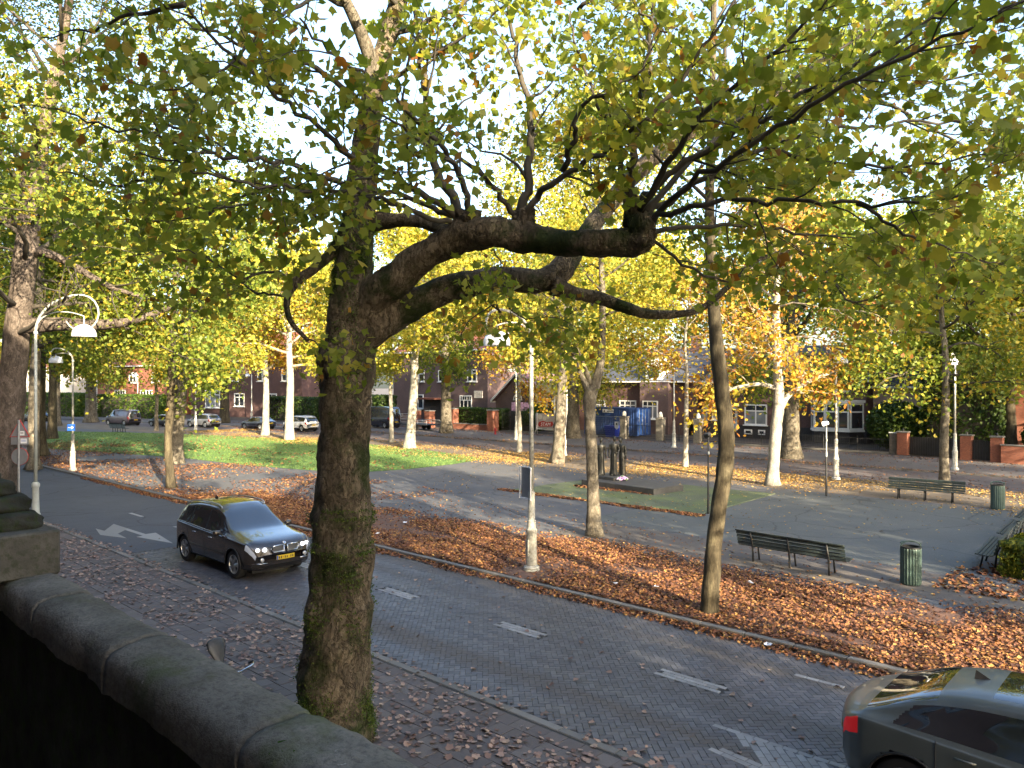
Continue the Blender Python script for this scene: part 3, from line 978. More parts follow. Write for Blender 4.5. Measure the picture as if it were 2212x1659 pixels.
from mathutils import noise as mnoise
def rock(name, c, r, seed, mat, parent, amp=.22, n=20, freq=2.2):
    mb = MB(); V = []; F = []
    for i in range(n + 1):
        th = PI * i / n
        for k in range(2 * n):
            ph = PI * k / n
            d = Vector((math.sin(th) * math.cos(ph), math.sin(th) * math.sin(ph), math.cos(th)))
            e = 1 + amp * mnoise.noise(d * freq + Vector((seed * 7.3, seed, 0))) + amp * .45 * mnoise.noise(d * freq * 3 + Vector((seed, 3, 0)))
            # square the shape off a little
            q = max(abs(d.x), abs(d.y), abs(d.z)); e *= (1 / q) ** .45
            V.append((c[0] + d.x * r[0] * e, c[1] + d.y * r[1] * e, c[2] + d.z * r[2] * e))
    m2 = 2 * n
    for i in range(n):
        for k in range(m2):
            F.append((i * m2 + k, (i + 1) * m2 + k, (i + 1) * m2 + (k + 1) % m2, i * m2 + (k + 1) % m2))
    mb.add(V, F)
    return mb.build(name, mat, parent, True)
for i, (px, py, dp, r) in enumerate([(20, 1128, 4.75, (.22, .17, .075)), (-4, 1092, 4.78, (.19, .16, .075)), (-30, 1060, 4.8, (.17, .15, .07)), (-62, 1028, 4.85, (.17, .15, .10))]):
    rock('weathered_ornament', spot(px, py, dp), r, i + 1, M['dark_stone'], tw, .16, 18)
# moss cushions along the inner edge of the coping
for i, (px, py, s) in enumerate([(185, 1352, .05), (575, 1575, .07), (590, 1590, .06), (620, 1632, .09), (650, 1640, .06), (560, 1560, .04), (430, 1470, .035), (1, 1, 0)]):
    if s == 0: continue
    X, Y = gnd(px, py, 3.80)
    rock('moss_cushion', (X, Y, 3.80), (s, s * .7, s * .45), i + 11, M['moss'], tw, .5, 10, 3.5)

# terrace floor and the building behind it
tf = thing('terrace', 'raised stone terrace floor behind the parapet', 'terrace')
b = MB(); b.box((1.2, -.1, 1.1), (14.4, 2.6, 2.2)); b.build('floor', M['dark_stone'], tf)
hb = thing('brick_building', 'tall brown brick building behind the terrace', 'building', (0, 0, 0))
HB_H = 16.6
b = MB(); b.box((-27.6, -9.0, HB_H / 2), (119.8, 15, HB_H)); b.build('wall', M['brick_brown'], hb)
b = MB(); b.xprism([(-16.9, HB_H), (-1.1, HB_H), (-1.1, HB_H + .25), (-9, HB_H + 3.0), (-16.9, HB_H + .25)], -87.5, 32.5); b.build('roof', M['roof_red'], hb)
wi = MB(); wi.bbox((0, .02, 0), (1.5, .1, 2.1), .02); wme = wi.mesh('window')
for fl in range(4):
    for k in range(34):
        xx = -85 + k * 3.4
        o = link('window', wme, M['glass'], hb); o.location = (xx, -1.5, 2.4 + fl * 3.9)
# ------------------------------------------------------------------ trees
def gnarly(name, P4, n, sides, mat, parent, amp=.08, freq=2.0, seed=0.0, rings=(), flare=False):
    """thick stem or limb: control points (x, y, z, r), surface knobbled by noise"""
    C = smooth_path(P4, n)
    V = []; F = []
    prev = None
    for i in range(n):
        p = Vector(C[i, :3]); r = C[i, 3]
        t = Vector(C[min(i + 1, n - 1), :3] - C[max(i - 1, 0), :3]).normalized()
        if prev is None:
            a = t.cross(Vector((0, 1, .3))); a.normalize()
        else:
            a = (prev - t * prev.dot(t)).normalized()
        prev = a; b_ = t.cross(a)
        rr = r
        for (rz, rw, ra) in rings:
            rr *= 1 + ra * math.exp(-((C[i, 2] - rz) / rw) ** 2)
        for k in range(sides):
            an = 2 * PI * k / sides
            d = a * math.cos(an) + b_ * math.sin(an)
            q = p + d * r
            e = 1 + amp * mnoise.noise(q * freq + Vector((seed, 0, 0))) + amp * .6 * mnoise.noise(q * freq * 2.7) + amp * .35 * mnoise.noise(q * freq * 7)
            if flare and i < n * .14: e *= 1 + .35 * (1 - i / (n * .14)) ** 2 * (1 + .5 * math.sin(an * 5 + seed))
            V.append(tuple(p + d * rr * e))
    for i in range(n - 1):
        for k in range(sides):
            k2 = (k + 1) % sides
            F.append((i * sides + k, i * sides + k2, (i + 1) * sides + k2, (i + 1) * sides + k))
    F.append(tuple(range(sides))[::-1]); F.append(tuple((n - 1) * sides + k for k in range(sides)))
    mb = MB(); mb.add(V, F)
    return mb.build(name, mat, parent, True), C

def px4(pts, default_depth):
    out = []
    for p in pts:
        dep = p[3] if len(p) > 3 else default_depth
        out.append((*spot(p[0], p[1], dep), p[2] / 1640.0 * dep))
    return out

# ---- the great plane tree on the near pavement
T0 = thing('plane_tree', 'huge gnarled mossy plane tree in front, trunk rising from the near pavement', 'tree', (0, 0, 0))
D0 = 10.6
trunk0, C0 = gnarly('trunk', px4([(722, 1650, 88), (721, 1560, 82), (722, 1480, 74), (732, 1320, 68), (740, 1150, 62), (744, 960, 55), (750, 800, 54), (757, 700, 50), (764, 600, 42), (772, 500, 37), (785, 360, 31), (806, 210, 24), (834, 90, 20), (872, -30, 17), (905, -150, 14), (960, -330, 10)], D0),
                    190, 40, M['bark_big'], T0, .13, 2.4, 1.0,
                    rings=[(3.13, .12, .13), (2.70, .10, .12), (5.35, .30, .10), (1.9, .12, .06), (2.1, .2, -.04)])
limbA, CA = gnarly('limb', px4([(752, 735, 40, 10.6), (800, 655, 40, 10.5), (860, 597, 38, 10.3), (930, 545, 33, 10.1), (1005, 508, 36, 9.9), (1060, 503, 34, 9.7), (1130, 510, 33, 9.6), (1210, 524, 29, 9.4), (1300, 526, 29, 9.2), (1362, 522, 32, 9.1), (1395, 515, 27, 9.0), (1404, 512, 12, 9.0)], D0),
                   110, 26, M['bark_big'], T0, .20, 3.0, 5.0)
limbB, CB = gnarly('limb', px4([(770, 730, 40, 10.6), (830, 690, 38, 10.6), (880, 662, 34, 10.6), (950, 632, 30, 10.6), (1020, 612, 28, 10.7), (1090, 602, 27, 10.8), (1160, 608, 27, 10.9), (1205, 590, 27, 11.0), (1240, 545, 22, 11.2), (1285, 480, 19, 11.5), (1345, 405, 18, 12.0), (1410, 340, 18, 12.4), (1490, 285, 16, 12.8), (1580, 240, 13, 13.2), (1700, 205, 10, 13.5), (1850, 190, 7, 13.5)], D0),
                   120, 22, M['bark_big'], T0, .16, 3.0, 9.0)
gnarly('limb', px4([(1195, 615, 24, 10.9), (1235, 632, 15, 10.9), (1290, 643, 14, 11.0), (1350, 664, 13, 11.1), (1400, 678, 11, 11.2), (1455, 679, 9, 11.3), (1505, 671, 7, 11.4), (1548, 642, 6.5, 11.5), (1592, 600, 6, 11.6), (1640, 560, 5, 11.7), (1720, 540, 4, 11.8)], D0), 60, 12, M['bark_big'], T0, .12, 4, 2.0)
gnarly('limb', px4([(790, 478, 26, 10.6), (840, 478, 17, 10.5), (890, 476, 14, 10.3), (940, 490, 13, 10.1), (985, 505, 14, 9.95)], D0), 40, 12, M['bark_big'], T0, .14, 4, 3.0)
gnarly('limb', px4([(752, 505, 22, 10.6), (715, 548, 13, 10.5), (680, 580, 11.5, 10.4), (645, 605, 11, 10.3), (622, 640, 8, 10.2), (626, 690, 6, 10.0), (665, 735, 4.5, 9.8)], D0), 44, 10, M['bark_big'], T0, .14, 5, 4.0)
gnarly('limb', px4([(812, 190, 19, 10.6), (795, 110, 15, 10.4), (770, 50, 13, 10.2), (742, -10, 12, 10.0), (700, -100, 9, 9.8)], D0), 30, 12, M['bark_plane'], T0, .12, 4, 6.0)
rock('knot', spot(1388, 498, 9.0), (.15, .15, .20), 3, M['bark_big'], T0, .35, 14)
rock('knot', spot(1365, 455, 9.05), (.10, .10, .20), 5, M['bark_big'], T0, .4, 14)
rock('knot', spot(1010, 478, 9.85), (.17, .15, .15), 7, M['bark_big'], T0, .4, 14)
rock('knot', spot(1130, 478, 9.6), (.13, .13, .17), 8, M['bark_big'], T0, .4, 14)
rock('knot', spot(718, 775, 10.3), (.20, .2, .2), 9, M['bark_big'], T0, .4, 14)
# moss growing on the ledges and furrows of the great trunk: fine fronds standing off the bark
def moss_fronds(trunk, n, seed):
    me = trunk.data; co = np.empty(len(me.vertices) * 3, np.float32); me.vertices.foreach_get('co', co); co = co.reshape(-1, 3)
    no = np.empty(len(me.vertices) * 3, np.float32); me.vertices.foreach_get('normal', no); no = no.reshape(-1, 3)
    w = np.zeros(len(co))
    for (z, s_, a_) in ((3.18, .10, 1.0), (2.72, .08, .9), (2.3, .25, .35), (1.75, .2, .5), (1.1, .25, .5), (.35, .35, .8), (5.2, .4, .25), (6.6, .6, .35)):
        w += a_ * np.exp(-((co[:, 2] - z) / s_) ** 2)
    w *= np.array([max(0.0, .25 + 1.9 * mnoise.noise(Vector((p[0] * 3.1, p[1] * 3.1, p[2] * 2.2)))) for p in co])
    w *= np.where(co[:, 2] < 8, 1, 0); w /= w.sum()
    r = np.random.default_rng(seed); i = r.choice(len(co), n, p=w)
    P = co[i] + r.normal(size=(n, 3)) * .022 * np.array([1, 1, .8]) + no[i] * .008
    N = no[i] * .6 + r.normal(size=(n, 3)) * .7
    return scatter_mesh('moss', P, N, r.uniform(.016, .038, n), [(-.3, -.2, 0), (.3, -.2, 0), (0, .6, .5)], [(0, 1, 2)], seed)
o = link('moss', moss_fronds(trunk0, 24000, 5), leaf_mat('moss_frond', [(0, (.03, .06, .010)), (.6, (.06, .105, .018)), (1, (.11, .155, .03))], .2), T0); o['kind'] = 'stuff'

# long shoots of the crown, each with its own twigs
class Shoot(Tree):
    pass
near_leaf = Tree(99)
SH = [  # (points (px, py, depth)), radius at foot in metres
 ([(1000, 478, 9.9), (930, 430, 9.6), (860, 385, 9.2), (760, 335, 8.8), (650, 250, 8.4), (560, 170, 8.0), (470, 90, 7.6), (400, 10, 7.3)], .055),
 ([(1005, 475, 9.9), (960, 400, 10.0), (930, 310, 10.1), (918, 200, 10.2), (905, 90, 10.3), (890, -20, 10.4), (880, -140, 10.5)], .075),
 ([(995, 480, 9.9), (920, 440, 10.2), (840, 415, 10.4), (740, 395, 10.6), (640, 375, 10.8), (540, 330, 11), (440, 300, 11.2)], .045),
 ([(985, 485, 9.9), (900, 455, 9.4), (800, 425, 9.0), (680, 410, 8.6), (560, 400, 8.2), (430, 370, 7.9), (300, 330, 7.6)], .04),
 ([(1015, 475, 9.85), (1000, 400, 9.6), (960, 330, 9.2), (900, 260, 8.8), (830, 190, 8.4), (720, 120, 8.0), (640, 40, 7.6)], .05),
 ([(1120, 470, 9.6), (1140, 400, 9.6), (1148, 310, 9.6), (1140, 220, 9.7), (1118, 120, 9.7), (1100, 20, 9.8), (1085, -90, 9.9)], .07),
 ([(1115, 475, 9.6), (1080, 420, 9.4), (1030, 370, 9.1), (950, 330, 8.8), (860, 270, 8.4), (780, 230, 8.0)], .045),
 ([(1135, 470, 9.6), (1170, 410, 9.4), (1230, 370, 9.2), (1300, 330, 8.9), (1370, 280, 8.6), (1450, 200, 8.3), (1530, 90, 8.0), (1600, -20, 7.8)], .05),
 ([(1215, 370, 9.3), (1240, 300, 9.0), (1255, 230, 8.8), (1340, 185, 8.5), (1400, 130, 8.3), (1420, 40, 8.1)], .04),
 ([(1352, 445, 9.05), (1342, 370, 9.1), (1330, 300, 9.2), (1290, 220, 9.3), (1250, 120, 9.4), (1230, 20, 9.4)], .045),
 ([(1362, 440, 9.05), (1368, 350, 9.0), (1380, 250, 9.0), (1400, 150, 9.0), (1405, 50, 9.0), (1410, -60, 9.0)], .065),
 ([(1375, 450, 9.05), (1420, 400, 8.9), (1500, 340, 8.7), (1600, 280, 8.4), (1720, 210, 8.1), (1850, 140, 7.8), (2000, 50, 7.5), (2120, -40, 7.3)], .05),
 ([(1385, 470, 9.05), (1450, 430, 9.2), (1550, 370, 9.4), (1650, 320, 9.6), (1780, 280, 9.8), (1920, 270, 10), (2080, 260, 10.2), (2230, 255, 10.3)], .05),
 ([(1392, 480, 9.0), (1470, 455, 8.6), (1570, 430, 8.2), (1700, 430, 7.8), (1850, 440, 7.5), (2000, 440, 7.2), (2150, 400, 7.0)], .04),
 ([(1398, 500, 9.0), (1480, 490, 9.3), (1580, 485, 9.6), (1700, 500, 9.9), (1830, 510, 10.2), (1960, 480, 10.4), (2080, 440, 10.6)], .035),
 ([(1380, 455, 9.05), (1440, 360, 8.6), (1500, 270, 8.2), (1590, 180, 7.7), (1700, 90, 7.2), (1790, -10, 6.8)], .05),
 ([(1490, 285, 12.8), (1540, 200, 12.6), (1570, 110, 12.4), (1590, 10, 12.2), (1600, -90, 12)], .06),
 ([(1560, 250, 13.1), (1680, 230, 12.6), (1800, 220, 12.2), (1930, 200, 11.8), (2060, 170, 11.5), (2200, 150, 11.2)], .05),
 ([(1720, 540, 11.8), (1790, 590, 11.6), (1830, 650, 11.4), (1900, 640, 11.2), (1990, 600, 11.0), (2080, 560, 10.8)], .025),
 ([(780, 420, 10.6), (700, 380, 10.3), (610, 350, 10.0), (520, 345, 9.7), (430, 330, 9.4), (330, 290, 9.1), (220, 270, 8.8), (120, 230, 8.6)], .045),
 ([(735, 520, 10.6), (690, 470, 10.3), (620, 440, 10.0), (540, 440, 9.6), (460, 450, 9.2), (370, 430, 8.8)], .03),
 ([(640, 608, 10.3), (580, 590, 10.1), (520, 600, 9.9), (450, 560, 9.7), (360, 540, 9.5), (280, 560, 9.3)], .025),
 ([(622, 640, 10.2), (560, 630, 10.4), (510, 610, 10.6), (460, 640, 10.8), (400, 650, 11.0)], .02),
 ([(665, 735, 9.8), (700, 750, 9.6), (720, 790, 9.4)], .012),
 ([(1070, 605, 10.7), (1060, 650, 10.6), (1085, 685, 10.5), (1070, 660, 10.4), (1020, 690, 10.3), (990, 740, 10.2), (960, 790, 10.1)], .02),
 ([(1100, 600, 10.8), (1110, 670, 10.7), (1150, 690, 10.4), (1210, 690, 10.2), (1270, 720, 10.0)], .016),
 ([(1060, 540, 9.7), (1090, 580, 9.5), (1100, 640, 9.4), (1105, 700, 9.3)], .012),
 ([(800, 240, 10.6), (730, 180, 10.2), (640, 130, 9.8), (540, 100, 9.4), (430, 60, 9.0), (330, 40, 8.7)], .05),
 ([(815, 180, 10.6), (900, 140, 10.2), (1000, 80, 9.8), (1090, 10, 9.4)], .045),
 ([(840, 80, 10.6), (960, 30, 10.4), (1080, -40, 10.2), (1180, -120, 10)], .045),
 ([(750, 10, 10.1), (640, -20, 9.6), (520, -40, 9.2), (400, -60, 8.8)], .045),
 ([(1395, 480, 9.0), (1500, 390, 8.4), (1640, 300, 7.8), (1800, 200, 7.2), (1960, 120, 6.8), (2130, 40, 6.4), (2260, -20, 6.2)], .04),
 ([(1385, 460, 9.05), (1520, 320, 9.4), (1680, 200, 9.8), (1820, 100, 10.2), (1960, 10, 10.6)], .045),
 ([(1700, 205, 13.5), (1800, 140, 13.0), (1920, 80, 12.5), (2050, 30, 12.0), (2200, 0, 11.5)], .05),
 ([(1650, 320, 9.6), (1800, 350, 9.2), (1950, 360, 8.9), (2100, 340, 8.6), (2250, 330, 8.4)], .03),
 ([(1850, 190, 13.5), (1980, 260, 13.0), (2100, 330, 12.6), (2230, 370, 12.2)], .04),
 ([(1850, 440, 7.5), (1950, 500, 7.6), (2060, 540, 7.8), (2180, 580, 8.0)], .022),
 ([(640, 375, 10.8), (540, 420, 11), (430, 470, 11.2), (310, 480, 11.4), (190, 470, 11.6)], .03),
 ([(440, 300, 11.2), (330, 250, 11.3), (210, 180, 11.4), (100, 130, 11.5)], .03),
 ([(400, 10, 7.3), (300, 30, 7.6), (200, 60, 8.0), (90, 80, 8.4)], .03),
 ([(870, 10, 10.6), (760, -40, 9.8), (600, 40, 9.0), (480, 150, 8.5), (360, 200, 8.2)], .04),
 ([(430, 330, 9.4), (350, 380, 9.5), (260, 400, 9.6), (170, 380, 9.8), (60, 360, 10)], .025),
 ([(1250, 20, 9.4), (1330, -20, 9.0), (1420, 60, 8.6), (1500, 130, 8.3)], .03),
 ([(1400, 510, 9.0), (1470, 560, 9.4), (1560, 610, 9.8), (1600, 580, 10.2), (1680, 540, 10.6), (1780, 520, 11.0)], .025),
]
r0 = np.random.default_rng(21)
def shoot(points, rad, seed, parent, mat):
    t = Tree(seed)
    C = smooth_path([spot(*p) for p in points], len(points) * 4)
    C[1:] += t.r.normal(size=(len(C) - 1, 3)) * .02
    t.limb(C, rad, rad * .22, 7)
    L = float(np.linalg.norm(np.diff(C, axis=0), axis=1).sum())
    nb = max(3, int(L * 2.6))
    for i in range(nb):
        f = .18 + .82 * (i + t.r.uniform()) / nb
        q, d = t.at(C, min(f, .99))
        bl = min(1.9, L * .33) * t.r.uniform(.5, 1.1) * (1.15 - .5 * f)
        b2 = t.wander(q, t.offdir(d, t.r.uniform(.5, 1.0)), bl, 5, .45, (0, 0, -.18))
        rb = rad * .38 * (1.1 - .6 * f)
        t.limb(b2, rb, rb * .25, 4)
        nt = max(3, int(bl * 5.0))
        for j in range(nt):
            q2, d2 = t.at(b2, t.r.uniform(.2, .99))
            b3 = t.wander(q2, t.offdir(d2, t.r.uniform(.5, 1.1)), t.r.uniform(.25, .6), 3, .4, (0, 0, -.25))
            t.limb(b3, max(.0035, rb * .28), .0022, 3)
            near_leaf.leaves(b3[1:], t.r.integers(8, 14), .13, .125, .35)
    mb = MB()
    for path, rr, sides in t.segs: mb.tube(path, rr, sides)
    mb.build('branch', mat, parent, True)
for i, (pts, rad) in enumerate(SH):
    shoot(pts, rad, 100 + i, T0, M['bark_twig'])

# leaves of the great plane: the 300 that show largest are leaves of their own, the rest one mass
LP = np.concatenate(near_leaf.LP); LN = np.concatenate(near_leaf.LN); LS = np.concatenate(near_leaf.LS)
Z = -.683 * LP[:, 0] + .731 * LP[:, 1]; X = .731 * LP[:, 0] + .683 * LP[:, 1]
vis = (Z > 1) & (np.abs(X / Z) < .67) & (np.abs((LP[:, 2] - CAM_Z) / Z) < .5)
scr = np.where(vis, LS / np.maximum(Z, .1), 0)
order = np.argsort(-scr)
leaf_me = bpy.data.meshes.new('leaf'); leaf_me.from_pydata(LEAF_V, [], LEAF_F); leaf_me.update(); leaf_me.materials.append(M['leaf_near'])
for i in order[:300]:
    o = bpy.data.objects.new('leaf', leaf_me); COL.objects.link(o); o.parent = T0
    o.location = LP[i]; s_ = LS[i]; o.scale = (s_, s_, s_)
    q = Vector(LN[i]).to_track_quat('Z', 'Y').to_euler(); q.z += float(r0.uniform(0, 6.28)); 
    m_ = Vector(LN[i]).to_track_quat('Z', 'Y').to_matrix() @ Matrix.Rotation(float(r0.uniform(0, 6.28)), 3, 'Z')
    o.rotation_euler = m_.to_euler()
rest = order[300:]
o = link('crown', scatter_mesh('crown', LP[rest], LN[rest], LS[rest], MID_V, MID_F, 4), M['leaf_near'], T0); o['kind'] = 'stuff'
N_NEAR = len(LP)

# ---- further trees: (name, label, stem control points or base, ...)
def stem_tree(name, label, pts, depth, crown, bark, leafm, seed, twigmat=None, extra=(), tv=None, tf=None, group=None, flare=True, sides=14):
    """pts: (px, py, half width px) up the stem at one depth"""
    t = Tree(seed)
    root = thing(name, label, 'tree', (0, 0, 0), 0, group)
    P = px4(pts, depth)
    base = np.array(P[0][:3])
    _, C = gnarly('trunk', P, max(30, len(pts) * 6), sides, bark, root, .10, 3.0, seed * .37, flare=flare)
    for ex in extra:
        e4 = px4(ex, depth)
        gnarly('limb', e4, 30, 9, bark, root, .10, 4, seed)
        grow_crown_on(t, np.array([q[:3] for q in e4]), e4[-1][3], crown)
    stem = C[:, :3]
    finish_tree(t, root, stem, C[-1, 3], crown, leafm, twigmat or bark, tv, tf, seed)
    return root

def grow_crown_on(t, path, rad, crown):
    tips = []
    path = smooth_path(path, 16)
    for j in range(crown.get('ex_sub', 10)):
        q, d = t.at(path, t.r.uniform(.35, .99))
        sp = t.wander(q, t.offdir(d, t.r.uniform(.4, .9)), crown['rad'] * t.r.uniform(.2, .45), 4, .5)
        t.limb(sp, max(.02, rad * .5), .008, 4)
        tips += [sp[-1], sp[-2], sp[-3]]
    t.leaves(np.array(tips), crown.get('ex_leaf', 600), crown['spread'], crown['size'])

def finish_tree(t, root, stem, r_top, c, leafm, twigmat, tv, tf, seed):
    grow_crown(t, stem, r_top, c['z0'], c['z1'], c['rad'], c['nl'], c['ns'], c['n'], c['size'], c['spread'], c.get('rise', .3), limb_r=c.get('lr'), shape=c.get('shape', .6), far=c.get('far', False))
    mb = MB()
    for path, rr, sides in t.segs: mb.tube(path, rr, sides)
    mb.build('limbs', twigmat, root, True)
    if c.get('clear'):                      # no foliage round the lamp head
        for q in range(len(t.LP)):
            P = t.LP[q]; dz = -.683 * P[:, 0] + .731 * P[:, 1]; k = ~((dz < c['clear'][0]) & (P[:, 2] < c['clear'][1]))
            t.LP[q], t.LN[q], t.LS[q] = P[k], t.LN[q][k], t.LS[q][k]
    t.build_crown('crown', leafm, root, tv, tf, seed)

def plain_tree(name, label, xy, h, r, crown, bark, leafm, seed, lean=(0, 0), twigmat=None, group=None, tv=None, tf=None):
    t = Tree(seed)
    root = thing(name, label, 'tree', (xy[0], xy[1], 0), 0, group)
    P = []
    top = min(h * .72, crown['z1'])
    for k in range(6):
        f = k / 5
        w = t.r.normal(size=2) * .12 * f
        P.append((lean[0] * f + w[0], lean[1] * f + w[1], -.15 + (top + .15) * f, r * (1 - .62 * f)))
    _, C = gnarly('trunk', P, 36, 12, bark, root, .09, 2.2, seed * .71, flare=True)
    finish_tree(t, root, C[:, :3], C[-1, 3], crown, leafm, twigmat or bark, tv, tf, seed)
    return root

def cr(z0, z1, rad, n, size=.24, spread=.55, nl=16, ns=7, **k):
    d = dict(z0=z0, z1=z1, rad=rad, n=n, size=size, spread=spread, nl=nl, ns=ns); d.update(k); return d

# the leaning plane at the left edge, near pavement
stem_tree('plane_tree', 'tall leaning plane tree with peeling bark at the left edge, behind the curved lamp post',
          [(0, 1140, 38), (4, 1030, 32), (20, 900, 28), (40, 700, 25), (62, 500, 22), (86, 330, 17), (108, 220, 14), (135, 90, 10), (160, -60, 7)], 29.5,
          cr(6.5, 23, 9.5, 30000, .16, .75, 30, 9, lr=.12, ex_leaf=2200, clear=(29.0, 10.5)), M['bark_left'], M['leaf_mix'], 31, M['bark_twig'],
          extra=[[(50, 705, 18), (130, 700, 15), (210, 702, 12), (290, 692, 8), (380, 660, 5)], [(66, 540, 12), (110, 550, 9), (160, 575, 8), (230, 615, 6), (300, 640, 4)], [(84, 400, 14), (58, 385, 11), (48, 360, 11), (62, 335, 9)], [(75, 480, 12), (30, 478, 10), (-40, 470, 8), (-150, 440, 5)]])
# slender curving tree by the kerb
stem_tree('maple_tree', 'slender curving dark trunk by the kerb in front of the bench back', 
          [(1532, 1332, 21), (1536, 1270, 19), (1545, 1150, 17), (1563, 1030, 17.5), (1569, 950, 17), (1560, 850, 16), (1546, 720, 14), (1536, 560, 11.5), (1533, 420, 10), (1537, 260, 8), (1541, 110, 6), (1545, -40, 4)], 16.6,
          cr(7.8, 15.5, 4.2, 6500, .14, .5, 18, 6, lr=.05, rise=.5), M['bark_dark'], M['leaf_green'], 41, M['bark_twig'], flare=False)
# knobbed two-stemmed tree left of the monument
stem_tree('plane_tree', 'young pollarded tree with a knob and two stems, left of the bronze monument',
          [(1284, 1160, 15), (1282, 1090, 13.5), (1278, 980, 12.5), (1274, 900, 12), (1275, 855, 15), (1288, 825, 11), (1298, 780, 8.5), (1302, 690, 7.5), (1300, 600, 6.5), (1296, 480, 5), (1292, 380, 3)], 25.0,
          cr(7.0, 13.5, 3.8, 6000, .15, .55, 16, 7, lr=.055, rise=.45), M['bark_plane'], M['leaf_yellow'], 43, M['bark_twig'],
          extra=[[(1275, 850, 11), (1258, 815, 6), (1240, 770, 5), (1222, 715, 4), (1196, 640, 2.5)], [(1282, 850, 8), (1262, 790, 4), (1244, 750, 3), (1215, 745, 2)]])
stem_tree('maple_tree', 'thin dark-footed tree on the leaf-strewn strip behind the brown car',
          [(370, 1054, 9), (366, 1000, 8.5), (364, 950, 8.5), (368, 880, 8), (371, 800, 7.5), (374, 700, 6), (380, 560, 4)], 36.5,
          cr(6.2, 15, 5.0, 5200, .25, .6, 16, 7, lr=.09), M['bark_dark'], M['leaf_mix'], 47, M['bark_twig'])
stem_tree('plane_tree', 'grey forked trunk beside the lawn, left of the brown car',
          [(383, 1003, 13), (384, 940, 12), (390, 870, 12), (396, 800, 11), (402, 700, 9), (412, 560, 6)], 47.8,
          cr(7.5, 17, 6.5, 6500, .28, .7, 18, 7, lr=.13), M['bark_plane'], M['leaf_green'], 53, M['bark_twig'],
          extra=[[(376, 995, 7), (375, 930, 5.5), (379, 860, 5), (382, 790, 5), (372, 690, 3)]])
stem_tree('plane_tree', 'spotted grey trunk just right of the curved lamp post',
          [(72, 1014, 13), (73, 960, 11.5), (74, 880, 11), (76, 800, 10), (84, 680, 8), (92, 540, 5)], 44.5,
          cr(7.0, 18, 6.5, 6500, .27, .7, 18, 7, lr=.14), M['bark_plane'], M['leaf_green'], 59, M['bark_twig'])
stem_tree('plane_tree', 'dark trunk half hidden behind the spotted trunk at the lawn end',
          [(93, 985, 10), (90, 930, 9), (90, 860, 8), (92, 780, 7), (95, 640, 5)], 52.5,
          cr(7.0, 17, 6.0, 6000, .28, .7, 16, 7, lr=.13), M['bark_dark'], M['leaf_mix'], 61, M['bark_twig'])

